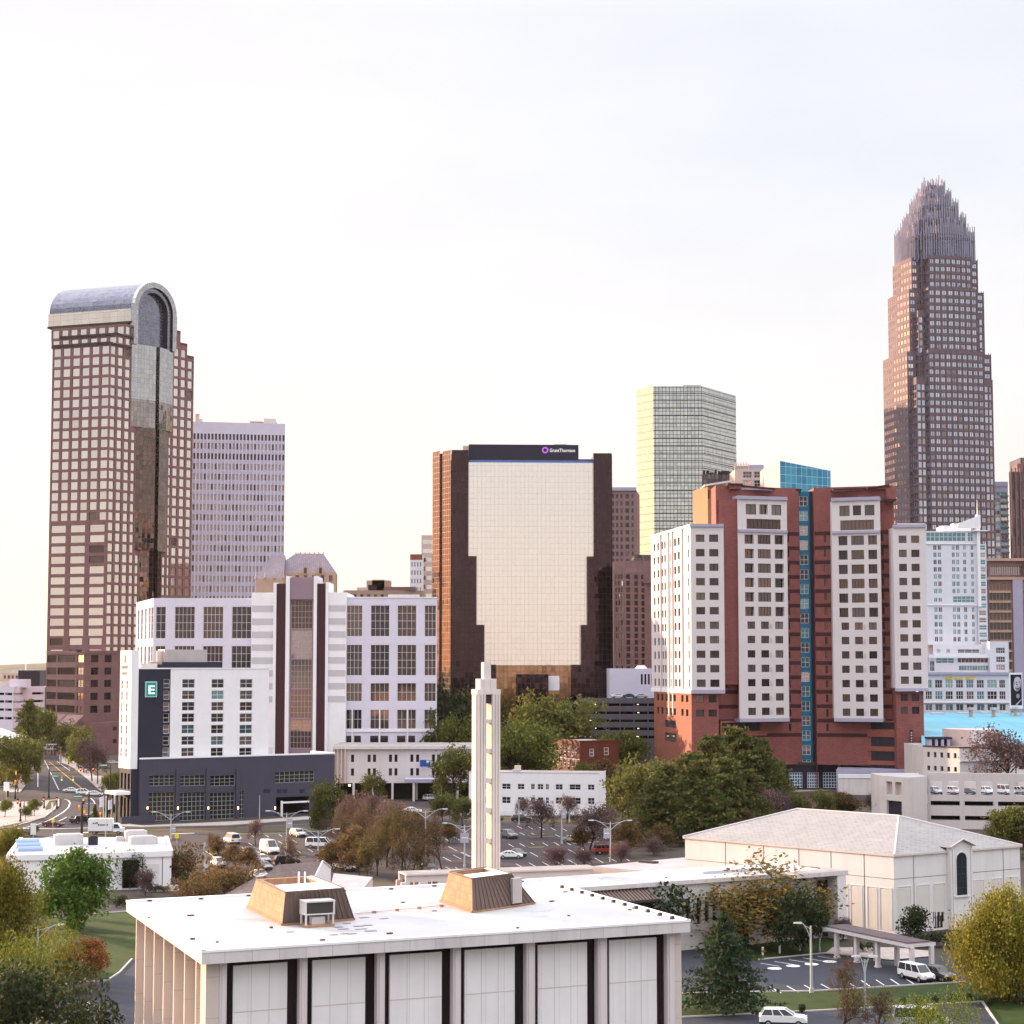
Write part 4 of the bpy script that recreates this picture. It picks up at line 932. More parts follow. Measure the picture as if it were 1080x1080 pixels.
# ================================================================ red brick and white apartment towers
def apartments():
 D = 530.0
 b = Bld('apartment_tower', P(845, 552, 800), 'red brick apartment tower with projecting white window bays and blue glass centre strip', 'apartment building')
 wz = lambda y, d=D: Z(y, d)
 S1 = St(['g_dark', 'g_dark', 'g_brown', 'g_curtain'], 'frame_dark', 2, 1, .09, .35)
 SW = St(['g_brown', 'g_curtain', 'g_dark', 'g_brown'], 'frame_dark', 4, 1, .08, .25)
 SB = St(['g_dark', 'g_dark', 'g_brown'], 'frame_dark', 2, 1, .1, 1.1)
 SBR = St(['g_dark', 'g_brown'], 'frame_dark', 1, 1, .08, .4)
 # brick wing walls, a shallow V open to the viewer
 w0, w1 = P(756, 535, 650), P(844, 545, 650); v0, v1 = P(860, 543, 650), P(944, 536, 650)
 dk = []
 def brick_wall(A, B, z1, zb, wins):
  # alternating red courses and darker bands at each floor
  b.facade(A, B, zb, z1, wins, 'brick_red', 'brick_wall')
  for i in range(15):
   zz = Z(560 + 15.25 * i, 540)
   if zz < z1 - 2 and zz - 1.1 > zb + .5: b.mb('brick_band').slab(A, B, zz - 1.05, zz, .05, 0, 'brick_dark')
 zl = Z(512, 535); zm = Z(516.5, 549)
 LW = dist(w0, w1); LV = dist(v0, v1)
 fl = [(Z(y + 7.5, 545), Z(y, 545)) for y in [565 + 15.25 * i for i in range(14)]]
 zb = Z(806, 545)
 brick_wall(w0, w1, zm, zb, [(LW * .845, LW * .875, a, c, SBR) for a, c in fl] + [(LW * .09, LW * .115, a, c, SBR) for a, c in fl[:11]])
 brick_wall(v0, v1, zm, zb, [(LV * .12, LV * .15, a, c, SBR) for a, c in fl] + [(LV * .84, LV * .87, a, c, SBR) for a, c in fl[:11]])
 rt = b.mb('roof')
 for A, B, s in ((w0, w1, -1), (v0, v1, 1)):
  A2, B2 = (A[0], A[1] + 18), (B[0], B[1] + 18)
  b.facade(B, B2, 0, zm, (), 'brick_red', 'brick_wall'); b.facade(A2, A, 0, zm, (), 'brick_red', 'brick_wall')
  rt.face([p + (zm - .6,) for p in (A, B, B2, A2)], 'roof_gravel')
 # raised penthouse walls with sloping copings behind each white bay
 def pent(x0, x1, y0, y1, d, mat='brick_red'):
  A, B = P(x0, d, 515), P(x1, d, 515); za, zb_ = Z(y0, d), Z(y1, d)
  pm = b.mb('penthouse'); lo = zm - 1
  pm.hexa([A + (lo,), B + (lo,), (B[0], B[1] + 11, lo), (A[0], A[1] + 11, lo)], [A + (za,), B + (zb_,), (B[0], B[1] + 11, zb_), (A[0], A[1] + 11, za)], mat)
  pm.hexa([(A[0] - .4, A[1] - .4, za + .02), (B[0] + .4, B[1] - .4, zb_ + .02), (B[0] + .4, B[1] + 11, zb_ + .02), (A[0] - .4, A[1] + 11, za + .02)],
    [(A[0] - .4, A[1] - .4, za + .5), (B[0] + .4, B[1] - .4, zb_ + .5), (B[0] + .4, B[1] + 11, zb_ + .5), (A[0] - .4, A[1] + 11, za + .5)], 'brick_dark')
 pent(769, 782, 511.5, 511.8, 535.5); pent(782, 816, 513.4, 516.8, 538, 'stucco_pale'); pent(819, 844, 517, 517.5, 545)
 pent(916, 936, 516, 512.8, 536); pent(880, 916, 517.6, 516.2, 538, 'stucco_pale'); pent(936, 944, 528, 528, 533)
 # golden stair head on the left
 A, B = P(746.5, 548, 530), P(768, 546, 530); zs = Z(513, 548)
 b.facade(A, B, 40, zs, ucw(A, B, ((748, 750), (751, 753)), [(Z(526, 548), Z(517, 548))]), 'stair_tan', 'stair_head'); b.facade((A[0] - 3, A[1] + 14), A, 40, zs, (), 'stair_tan', 'stair_head')
 b.mb('stair_head').hexa([(A[0] - 1, A[1] - .6, zs), (B[0] + 1, B[1] - .6, zs + 1), (B[0] + 1, B[1] + 13, zs + 1), (A[0] - 1, A[1] + 13, zs)], [(A[0] - 1, A[1] - .6, zs + .5), (B[0] + 1, B[1] - .6, zs + 1.6), (B[0] + 1, B[1] + 13, zs + 1.6), (A[0] - 1, A[1] + 13, zs + .5)], 'concrete_light')
 A, B = P(758, 534.6, 540), P(779, 534.8, 540); b.mb('brick_wall').prism([A, B, (B[0], B[1] + 8), (A[0], A[1] + 8)], 30, Z(527.5, 536), 'brick_red')
 # blue glass centre strip
 c0, c1 = (w1[0], 546.2), (v0[0], 546.2); zc = Z(520, 551)
 rows = [(Z(y + 10.3, 551), Z(y, 551)) for y in [525 + 15.3 * i for i in range(19)]]
 LC = dist(c0, c1)
 b.facade(c0, c1, zb, zc, [(.3, LC * .66, a, c, St(['g_teal', 'g_dark', 'g_slab'], 'frame_white', 2, 2, .12, .2)) for a, c in rows], 'teal_spandrel', 'glass_strip')
 b.mb('glass_strip').slab((lerp(c0[0], c1[0], .80), c0[1]), c1, zb, zc, .5, 0, 'navy_panel')
 b.mb('roof').face([c0 + (zc,), c1 + (zc,), (c1[0], 563, zc), (c0[0], 563, zc)], 'roof_gravel')
 # white bays in the middle of each wing
 for (xl, xr, dl, dr) in ((778.5, 830.6, 536.5, 541.5), (877.7, 929.2, 541.5, 536.5)):
  A, B = P(xl, dl - 2.8, 600), P(xr, dr - 2.8, 600); Dm = (dl + dr) / 2 - 2.8; LB = dist(A, B)
  yo = 0 if xl < 800 else 1.0
  zt, zbm = Z(527 + yo, Dm), Z(757.5, Dm)
  f = lambda x: LB * x
  wins = []
  wins += [(f(.165), f(.375), Z(543 + yo, Dm), Z(532 + yo, Dm), St('g_curtain', 'frame_dark', 2, 1, .08, .3)), (f(.44), f(.61), Z(542.5 + yo, Dm), Z(532 + yo, Dm), SB), (f(.685), f(.885), Z(543 + yo, Dm), Z(532 + yo, Dm), St('g_curtain', 'frame_dark', 2, 1, .08, .3))]
  wins += [(f(.18), f(.87), Z(558 + yo, Dm), Z(547.5 + yo, Dm), St('g_brown', 'frame_dark', 9, 1, .07, .3))]
  for i in range(6):
   y = 564 + yo + 15.2 * i; a, c = Z(y + 9.8, Dm), Z(y, Dm)
   wins += [(f(.135), f(.32), a, c, SB), (f(.40), f(.66), a, c, SW), (f(.745), f(.925), a, c, SB)]
  for i in range(7):
   y = 655.5 + yo + 15.15 * i; a, c = Z(y + 7.8, Dm), Z(y, Dm)
   wins += [(f(.175), f(.33), a, c, S1), (f(.45), f(.61), a, c, S1), (f(.735), f(.895), a, c, S1)]
  b.facade(A, B, zbm, zt, wins, 'bay_white', 'white_bay')
  A2, B2 = (A[0] + .2, A[1] + 6), (B[0] - .2, B[1] + 6)
  b.facade(A2, A, zbm, zt, (), 'bay_white', 'white_bay'); b.facade(B, B2, zbm, zt, (), 'bay_white', 'white_bay')
  b.mb('white_bay').face([p + (zbm,) for p in (A2, B2, B, A)], 'trim_lavender')
  cm = b.mb('cornice'); cm.slab(A, B, zt, Z(523.5 + yo, Dm), .5, 4.5, 'trim_lavender'); cm.slab(A, B, Z(561.5 + yo, Dm), Z(558.8 + yo, Dm), .4, 0, 'trim_lavender'); cm.slab(A, B, zbm - 1.0, zbm, .25, 4, 'trim_lavender')
  for i in range(7):
   zz = Z(661 + yo + 15.15 * i, Dm); cm2 = b.mb('wall_unit'); p = lerp2(A, B, .645); cm2.obox((p[0], p[1] - .12), 0, .45, .25, zz - .2, zz + .9, 'ac_metal')
 # outer white wings with two window columns
 rows = [(Z(y + 7.8, D), Z(y, D)) for y in [563.7 + 15.3 * i for i in range(11)]]
 A, B = P(729, D, 650), P(764, D + .5, 650); E0 = P(687, D + 46, 650); zt, zbm = Z(555.5, D), Z(727.5, D)
 L1 = dist(A, B); b.facade(A, B, zbm, zt, ugrid([(L1 * .155, L1 * .42), (L1 * .56, L1 * .835)], rows, S1), 'bay_white', 'white_wing')
 L2 = dist(E0, A); cols = [(L2 * x, L2 * (x + w)) for x, w in ((.07, .045), (.17, .045), (.285, .04), (.35, .04), (.42, .04), (.5, .04), (.6, .05), (.69, .05), (.93, .03))]
 rowsE = [(Z(y + 8.2, D), Z(y, D)) for y in [563.7 + 15.3 * i for i in range(13)]]
 b.facade(E0, A, zbm, zt, ugrid(cols, rowsE[:11], SBR), 'bay_white', 'white_wing')
 for x in (.26, .46, .56, .80):
  p = lerp2(E0, A, x); q = lerp2(E0, A, x + .02); b.mb('pilaster').slab(p, q, Z(757, D) if .2 < x < .6 else zbm, zt + .6, .45, 0, 'bay_white')
 b.facade(B, (B[0], B[1] + 8), zbm, zt, (), 'bay_white', 'white_wing')
 BE = (E0[0] + 4, E0[1] + 4); b.mb('roof').face([E0 + (zt,), A + (zt,), B + (zt,), (B[0], B[1] + 40, zt), BE + (zt,)], 'roof_white')
 b.mb('white_wing').face([p + (zbm,) for p in (E0, (B[0], B[1] + 40), B, A)], 'trim_lavender')
 cm = b.mb('cornice'); cm.slab(A, B, zt, Z(552.5, D), .4, 2, 'trim_lavender'); cm.slab(A, B, Z(731.5, D), zbm, .3, 2, 'trim_lavender'); cm.slab(E0, A, Z(731.5, D), zbm, .3, 2, 'white_bright'); cm.slab(E0, A, zt, zt + .7, .3, 2, 'white_bright')
 # left wing brick base
 a0, a1, a2 = P(690, D + 40, 760), P(729.5, D + .6, 760), P(758, D + 1, 760)
 lr = [(Z(y + 7.5, D), Z(y, D)) for y in (733.5, 748.5)]; LA = dist(a1, a2); L0 = dist(a0, a1)
 b.facade(a1, a2, 0, zbm - 1, ugrid([(LA * .16, LA * .46), (LA * .63, LA * .93)], lr, S1), 'brick_red', 'brick_base'); b.facade(a2, (a2[0] + .3, a2[1] + 6), 0, zbm, (), 'brick_red', 'brick_base')
 b.facade(a0, a1, 0, zbm - 1, ugrid([(L0 * x, L0 * (x + .06)) for x in (.08, .2, .33, .44, .54, .74, .86)], lr, SBR) + [(L0 * .3, L0 * .6, Z(770, D), Z(762, D), St('screen_mesh', fw=0, dep=.3, name='louvre')), (L0 * .3, L0 * .6, Z(786, D), Z(776, D), St('g_slab', fw=0, dep=.3, name='louvre'))], 'brick_orange', 'brick_base')
 # right outer wing
 A, B = P(943.3, D, 650), P(977.8, D - 1, 650); L1 = dist(A, B); zt, zbm = Z(556.5, D), Z(725.8, D)
 rows2 = [(Z(y + 7.8, D), Z(y, D)) for y in [565 + 14.85 * i for i in range(11)]]
 b.facade(A, B, zbm, zt, ugrid([(L1 * .17, L1 * .41), (L1 * .55, L1 * .80)], rows2, S1), 'bay_white', 'white_wing')
 B2 = (B[0] + 2.0, B[1] + 14); b.facade(B, B2, zbm, zt, ugrid([(1.5, 3.2)], rows2, SBR), 'bay_white', 'white_wing'); b.facade((A[0], A[1] + 8), A, zbm, zt, (), 'bay_white', 'white_wing')
 b.mb('roof').face([A + (zt,), B + (zt,), B2 + (zt,), (A[0], A[1] + 14, zt)], 'roof_white'); b.mb('white_wing').face([(A[0], A[1] + 14, zbm), B2 + (zbm,), B + (zbm,), A + (zbm,)], 'trim_lavender')
 cm.slab(A, B, zt, Z(553.5, D), .4, 2, 'trim_lavender'); cm.slab(A, B, Z(729, D), zbm, .3, 4, 'trim_lavender')
 b.mb('roof_unit').obox(P(960, D + 6, 552), 0, 8, 3, zt, zt + 1.6, 'ac_metal')
 a0, a1 = P(945.5, D + 1, 760), P(974.5, D + .5, 760); LA = dist(a0, a1); zbb = Z(811, D)
 b.facade(a0, a1, 0, zbm - 1, ugrid([(LA * .17, LA * .42), (LA * .57, LA * .84)], [(Z(y + 7.5, D), Z(y, D)) for y in (732, 745.5)], S1), 'brick_red', 'brick_base'); b.facade(a1, (a1[0] + 2, a1[1] + 16), 0, zbm, (), 'brick_red', 'brick_base')
 b.facade((a0[0], a0[1] + 6), a0, 0, zbm, (), 'brick_red', 'brick_base')
 sg = b.mb('sign'); c = P(961.3, D - .2, 790); sg.obox(c, 0, .75, .35, Z(797.5, D), Z(769.5, D), 'navy_panel')
 for i in range(9):
  zz = Z(772 + i * 2.8, D); sg.obox((c[0], c[1] - .2), 0, .42, .06, zz - .38, zz, 'concrete');
 # podium: garage screens between brick bands
 for (A, B) in ((P(760, 533, 780), P(826, 543.5, 780)), (P(884.5, 543.5, 780), P(946, 533.5, 780))):
  Lp = dist(A, B); right = A[0] > 80
  ys = ((761.5, 769), (777, 787), (792, 802), (806.5, 813)) if right else ((762, 771), (776, 786), (791, 801))
  b.facade(A, B, 0, Z(760, 538), [(Lp * .02, Lp * (.96 if right else .97), Z(y1, 538), Z(y0, 538), St('screen_mesh', 'frame_dark', 14, 1, .05, .35, name='garage_screen')) for y0, y1 in ys], 'brick_orange', 'podium')
  b.mb('podium').face([A + (Z(760, 538),), B + (Z(760, 538),), (B[0], B[1] + 6, Z(760, 538)), (A[0], A[1] + 6, Z(760, 538))], 'brick_dark')
 # dark ground floor with blue gridded windows
 e0, e1 = P(826, 545, 815), P(884.5, 545, 815); LE = dist(e0, e1)
 b.facade(e0, e1, 0, zb, ucw(e0, e1, ((831.5, 845), (850, 862), (866.5, 881)), [(Z(831, 545), Z(814.5, 545))], St('g_bluewin', 'frame_white', 5, 5, .16, .3, name='shop_window')), 'navy_panel', 'entrance')
 b.mb('entrance').slab(e0, e1, Z(807.5, 545), Z(804, 545), .5, 6, 'ac_dark')
 # grey strip and white parapet along the right foot
 s0, s1 = P(885, 541, 812), P(976, 528, 812); b.mb('podium').slab(s0, s1, Z(817, 533), Z(811, 533), 1.5, 4, 'trim_lavender')
 b.finish()
 a, c = P(884, 524, 815), P(978, 521, 815); b = Bld('retaining_wall', a, 'long pale retaining wall with grey-blue coping at the right foot of the brick apartments', 'wall'); b.mb('wall').slab(a, c, 0, Z(821, 522), 0, .8, 'concrete_light'); b.mb('coping').slab(a, c, Z(821, 522), Z(817, 522), .15, .9, 'white_bright'); b.mb('upper_wall').slab((a[0], a[1] + 3), (c[0], c[1] + 3), 0, Z(812, 524), 0, .5, 'trim_lavender'); b.finish()
def ucw(A, B, cols, rows, st=None): return ugrid(ucols(A, B, cols), rows, st or St('g_dark', fw=0, dep=.3))
MAT('bay_white', (0.66, 0.61, 0.62), var=0.04, streak=0.08)
MAT('stucco_pale', (0.58, 0.53, 0.56), var=0.05)
MAT('stair_tan', (0.33, 0.20, 0.12), var=0.05)
MATS['g_mesh'] = MATS['screen_mesh']
GLASS('g_bluewin', (0.03, 0.12, 0.26), (0.10, 0.26, 0.42), metal=0.5, tilt=0.03)
apartments()

# ================================================================ white striped office
def striped_office():
 D = 540.0; b = Bld('office_building', P(315, D, 800), 'white office with banded centre, tall glazed stair slot and grid of large windows', 'office building')
 SG = St(['g_brown', 'g_dark', 'g_brown'], 'frame_white', 4, 4, .09, .35, cell=(1.25, 2.2))
 # right wing
 A, B = P(365, D, 650), P(461, D + 1, 650); zt = Z(630.5, D)
 cols = ucols(A, B, ((365.6, 382), (391, 410.6), (419.2, 439), (447.8, 459.8)), 680)
 rows = [(Z(y1, D), Z(y0, D)) for y0, y1 in ((638.5, 671.2), (680, 712.5), (720.5, 739.7), (748.5, 768.8))]
 base = [(u0 + (u1 - u0) * k, u0 + (u1 - u0) * (k + .44), Z(784.5, D), Z(776, D)) for u0, u1 in cols[:3] for k in (0, .52)] + [(cols[3][0], cols[3][1], Z(784.5, D), Z(776, D))]
 b.facade(A, B, 0, zt, ugrid(cols, rows, SG) + [w + (St('g_dark', 'frame_dark', 2, 1, .1, .3),) for w in base], 'white_office', 'wall')
 b.facade(B, (B[0] - 5, B[1] + 30), 0, zt, (), 'white_office')
 b.mb('ledge').slab(A, B, Z(772, D), Z(769.6, D), .25, 0, 'white_bright')
 for px in (371.5, 400.5, 430):
  p = along(A, 0, px, 760); b.mb('downpipe').slab((p[0] - .18, p[1]), (p[0] + .18, p[1]), Z(785, D), Z(748, D), .2, 0, 'white_bright')
 b.mb('roof').face([A + (zt - .4,), B + (zt - .4,), (B[0] - 5, B[1] + 30, zt - .4), (A[0], A[1] + 30, zt - .4)], 'roof_white')
 b.mb('parapet').slab(A, B, zt, Z(629.5, D), .15, .5, 'white_bright')
 pm = b.mb('roof_unit'); p = P(426, D + 8, 630); pm.obox(p, 0, 9, 3, zt, zt + 1.2, 'roof_white')
 # left wing
 A, B = P(161.8, D, 650), P(267, D - 1, 650); C_ = P(143.6, D + 38, 650); zt = Z(630.8, D)
 cols = ucols(A, B, ((164, 174.3), (184, 205), (214, 235), (244.3, 264.8)), 680)
 rows = [(Z(y1, D), Z(y0, D)) for y0, y1 in ((640, 673.5), (681.3, 714), (722, 742), (750, 770))]
 b.facade(A, B, 0, zt, ugrid(cols, rows, SG), 'white_office'); L = dist(C_, A)
 b.facade(C_, A, 0, zt, ugrid([(L * x, L * (x + .11)) for x in (.1, .3, .52, .74, .88)], rows, St(['g_brown', 'g_cream'], 'frame_white', 1, 4, .09, .3)), 'white_office')
 b.mb('roof').face([C_ + (zt - .4,), A + (zt - .4,), B + (zt - .4,), (B[0], B[1] + 36, zt - .4)], 'roof_white')
 # banded masses either side of the core
 def banded(x0, x1, y, n0=0):
  p0, p1 = P(x0, D - 2.4, 650), P(x1, D - 2.4, 650); zt = Z(y, D)
  b.mb('band_wall').prism([p0, p1, (p1[0], D + 24), (p0[0], D + 24)], 0, zt, 'white_bright')
  for i in range(9):
   yy = y + 13.6 + 13.6 * i
   if yy < 745: b.mb('grey_band').slab((p0[0] + .15, p0[1]), (p1[0] - .15, p1[1]), Z(yy + 6.6, D), Z(yy, D), .06, 0, 'stripe_grey')
 banded(265.3, 290.5, 625.3); banded(344.5, 365.2, 625)
 # core: pale strips, dark piers, mauve cap and recessed glazing
 cm = b.mb('core')
 def strip(x0, x1, y, out, mat, part='core', y1=None):
  p0, p1 = P(x0, D - 2.4 - out, 650), P(x1, D - 2.4 - out, 650); b.mb(part).prism([p0, p1, (p1[0], D + 12), (p0[0], D + 12)], 0 if y1 is None else Z(y1, D), Z(y, D), mat)
 strip(288.2, 291.3, 615.0, .9, 'white_bright'); strip(291.3, 301.2, 616, .6, 'maroon', 'pier'); strip(301.2, 305.2, 608, 1.4, 'white_bright')
 strip(330.6, 334, 608, 1.4, 'white_bright'); strip(334, 343.3, 616, .6, 'maroon', 'pier'); strip(343.3, 346.2, 614.5, .9, 'white_bright')
 strip(305.2, 330.6, 609.3, .5, 'mauve_panel', 'core', 632.5)
 p0, p1 = P(305.2, D - 1.9, 700), P(330.6, D - 1.9, 700); Lg = dist(p0, p1)
 rows = [(Z(y + 30.3, D), Z(y, D)) for y in (633, 664.4, 695.8, 727.2, 758.6)]
 b.facade(p0, p1, 0, Z(632.5, D), [(Lg * .06, Lg * .94, a, c, St(['g_slab', 'g_brown', 'g_curtain', 'g_brown'], 'frame_pinkgrey', 6, 5, .11, .3, name='stair_glazing')) for a, c in rows], 'mauve_panel', 'core')
 b.finish()
MAT('white_office', (0.66, 0.63, 0.73), var=0.04, streak=0.06); MAT('frame_pinkgrey', (0.48, 0.40, 0.42))
striped_office()

# ================================================================ hotel with square E sign
def hotel_e():
 A = G(146.6, 868); th = 33.0
 b = Bld('hotel', A, 'white hotel block with dark corner panel and teal E sign above slate-grey base', 'hotel')
 D = A[1]; B = along(A, th, 352.8, 850); zb = Z(801, D); L = dist(A, B)
 u = lambda px, py: dist(A, along(A, th, px, py))
 dz = lambda px, py: Z(py, along(A, th, px, py)[1])
 SGr = St(['g_dark', 'g_dark', 'g_dark'], 'frame_green', 5, 3, .09, .35, name='window'); SBig = St(['g_dark', 'g_dark', 'g_brown'], 'frame_green', 6, 6, .09, .35)
 wins = []
 for x0, x1 in ((156.9, 184), (189.2, 216), (221, 247.6)):
  wins += [(u(x0, 850), u(x1, 850), dz(x0, 829.3), dz(x0, 818), SGr), (u(x0, 850), u(x1, 850), dz(x0, 866), dz(x0, 836), SBig)]
 wins += [(u(252.3, 850), u(257.8, 850), dz(252, 863.5), dz(252, 834), St('g_dark', 'frame_green', 2, 6, .09, .3)), (u(290, 820), u(331.5, 820), dz(290, 826), dz(290, 814), St(['g_dark'], 'frame_green', 8, 3, .09, .3))]
 b.facade(A, B, 0, zb, wins + [(u(291, 850), u(326, 850), .2, dz(291, 841), St('dark_void', fw=0, dep=6, name='garage_opening'))], 'stucco_grey', 'base_wall')
 for x0, x1 in ((184.6, 188.6), (216.6, 220.6), (248.2, 251.6)):
  p, q = along(A, th, x0, 850), along(A, th, x1, 850); b.mb('base_pier').slab(p, q, 0, dz(x0, 811), .5, 0, 'stucco_grey')
 for px in (154.5, 186.6, 218.6, 250, 289):
  p = along(A, th, px, 850); q = mv(p, th - 90, .62); b.mb('wall_lamp').obox(q, th, .25, .2, dz(px, 853.5), dz(px, 850.5), 'lamp_warm')
 for x0, x1 in ((278, 285), (292, 297), (298, 303), (316, 321)):
  p, q = along(A, th, x0, 834), along(A, th, x1, 834); b.mb('wall_vent').slab(p, q, dz(x0, 836.5), dz(x0, 832.3), .06, 0, 'stucco_dark')
 lb = 12.0; A2, B2 = mv(A, th + 90, lb), mv(B, th + 90, lb)
 b.facade(B, B2, 0, zb, (), 'stucco_grey', 'base_wall'); b.facade(A2, A, 0, zb, (), 'stucco_grey', 'base_wall')
 b.mb('base_roof').face([p + (zb - .5,) for p in (A, B, B2, A2)], 'roof_white'); b.mb('base_parapet').slab(A, B, zb, zb + .35, .12, .5, 'white_bright'); b.mb('base_parapet').slab(mv(A, th, L), mv(mv(A, th, L), th + 90, lb), zb - .2, zb + .33, .1, .4, 'white_bright')
 # gate arm in the garage opening
 p = mv(along(A, th, 296, 860), th - 90, .5); b.mb('gate_frame').obox(p, th, .4, .4, 0, 3.6, 'white_bright'); b.mb('gate_frame').slab(mv(p, th, .3), along(mv(A, th - 90, .5), th, 326, 860), 3.0, 3.4, .1, .1, 'white_bright')
 # upper block
 T0 = mv(A, th + 90, 1.0); T0 = along(T0, th, 145.6, 740); t = lambda px, py=740: along(T0, th, px, py); zt = Z(705.7, D + .8); T1 = t(283.5)
 z0 = zb - .4
 d1 = t(179.6); ud = lambda px: dist(T0, t(px))
 row = [716.3 + 12.06 * i for i in range(7)]; dzz = lambda px, y: Z(y, t(px)[1])
 SH = St(['g_dark', 'g_dark', 'g_teal', 'g_brown', 'g_curtain'], 'frame_white', 2, 2, .10, .25); SN = St(['g_dark', 'g_slab'], 'frame_white', 1, 2, .1, .25)
 b.facade(T0, d1, z0, zt, [(ud(172.4), ud(178.8), dzz(172, y + 9.4), dzz(172, y), SN) for y in row], 'stucco_dark', 'corner_panel')
 o = dist(T0, d1)
 w = []
 for x0, x1 in ((192, 205.3), (223, 236), (253, 266.2)):
  for y in row: w.append((ud(x0) - o, ud(x1) - o, dzz(x0, y + 9.3), dzz(x0, y), SH))
 b.facade(d1, T1, z0, zt, w, 'white_bright', 'wall')
 bk = 10.5; Tb1, Tb0 = mv(T1, th + 90, bk), mv(T0, th + 90, bk); b.facade(T1, Tb1, z0, zt, (), 'white_bright'); b.facade(Tb0, T0, z0, zt, (), 'white_bright'); b.facade(Tb1, Tb0, z0, zt, (), 'white_bright')
 b.mb('roof').face([p + (zt - .3,) for p in (T0, T1, Tb1, Tb0)], 'roof_white'); b.mb('parapet').slab(T0, T1, zt, zt + .3, .1, .4, 'white_bright')
 # sign
 s0, s1 = t(152.8, 727), t(165, 727); sg = MB(); zs0, zs1 = dzz(153, 735.3), dzz(153, 718.7); sg.slab(s0, s1, zs0, zs1, .35, 0, 'sign_frame')
 sg.slab(mv(s0, th, .22), mv(s1, th, -.22), zs0 + .25, zs1 - .25, .40, -.3, 'sign_teal'); sg.build('sign_panel', b.root, b.loc)
 tx = text_part('E', 'sign_letter', b, mv(mv(s0, th, .5), th - 90, .42), th, zs0 + .75, 2.7, 'white_glow', width=1.55, bold=.06)
 pm = b.mb('roof_unit'); p = mv(t(207), th + 90, 6)
 pm.obox(p, th, 15, 7, zt, zt + 1.6, 'stucco_dark'); pm.obox(mv(p, th, -1.0), th, 10.5, 4, zt + 1.6, zt + 4.5, 'galv_box'); pm.cyl(mv(p, th, -6.5), 1, 1, zt + 1.6, zt + 4.2, 'pink_stucco', 12); pm.obox(mv(p, th, -10), th, 4, 4, zt, zt + 1.3, 'concrete_light')
 pm.obox(mv(along(A, th, 287, 795), th + 90, 5), th, 4, 2.5, zb, zb + 1.9, 'ac_metal')
 # tall white end slab with slim windows and raised lettering
 a2 = th + 90; K1 = along(mv(T0, th - 90, .3), th, 138.2, 740); RT = dist(K1, along(mv(T0, th - 90, .3), th, 145.8, 740)); K0 = along(K1, a2, 126.2, 740); zk = Z(686, D + 4); z1 = Z(811, D)
 LK = dist(K0, K1); N1 = mv(K1, th, .9)
 cols = [(LK * .12, LK * .26), (LK * .56, LK * .70)]; rk = [(Z(y + 9, D + 4), Z(y, D + 4)) for y in [717.5 + 11.9 * i for i in range(7)]]
 b.facade(K0, K1, z1, zk, ugrid(cols, rk, St(['g_slab', 'g_brown'], 'frame_white', 1, 2, .1, .2)), 'white_bright', 'end_slab')
 KR1, KR0 = mv(K1, th, RT), mv(K0, th, RT); b.facade(K1, KR1, z1, zk, (), 'white_bright', 'end_slab'); b.facade(KR1, KR0, z1, zk, (), 'white_bright', 'end_slab'); b.facade(KR0, K0, z1, zk, (), 'white_bright', 'end_slab')
 b.mb('end_slab').face([p + (zk,) for p in (K0, K1, KR1, KR0)], 'white_bright'); b.mb('end_slab').face([p + (z1,) for p in (KR0, KR1, K1, K0)], 'white_bright')
 q = lambda f: mv(lerp2(K0, K1, f), a2 + 90, .06); an = a2 + 180
 b.mb('logo_bar').slab(q(.38), q(.44), Z(699.5, D + 4), Z(691, D + 4), .1, 0, 'frame_dark')
 text_part('EMBASSY', 'sign_letter', b, q(.12), an, Z(705.3, D + 4), 1.0, 'frame_dark', width=LK * .56); text_part('SUITES', 'sign_letter', b, q(.17), an, Z(711.7, D + 4), .9, 'frame_dark', width=LK * .42)
 # dark lower corner under the slab with canopy
 D0, D1 = mv(K0, th, .3), mv(K1, th, .25); b.facade(D0, D1, 0, z1, ugrid([(LK * .1, LK * .28), (LK * .42, LK * .6), (LK * .72, LK * .92)], [(.6, Z(842, D)), (Z(833, D), Z(816, D))], St('g_dark', 'frame_dark', 1, 3, .1, .4)), 'stucco_dark', 'corner_base')
 b.facade(D1, mv(D1, th, RT), 0, z1, (), 'stucco_dark', 'corner_base')
 cz = Z(838, D); c0, c1 = mv(K0, th + 180, 3.2), mv(K1, th + 180, 3.2); b.mb('canopy').prism([c0, c1, mv(K1, th, .2), mv(K0, th, .2)], cz, cz + .7, 'white_bright')
 for f in (.08, .5, .92): b.mb('canopy_post').obox(mv(lerp2(K0, K1, f), th + 180, 2.8), th, .4, .4, 0, cz, 'stucco_dark')
 w0, w1 = mv(mv(A, th + 180, 5), th - 90, 2), mv(mv(A, th, 3), th - 90, 2); b.mb('terrace_wall').slab(w0, w1, 0, 1.7, 0, .4, 'stucco_grey')
 b.finish()
MAT('sign_frame', (0.45, 0.66, 0.62), rough=.5); MAT('galv_box', (0.50, 0.46, 0.46), rough=.5, metal=.2, streak=.2)
hotel_e()
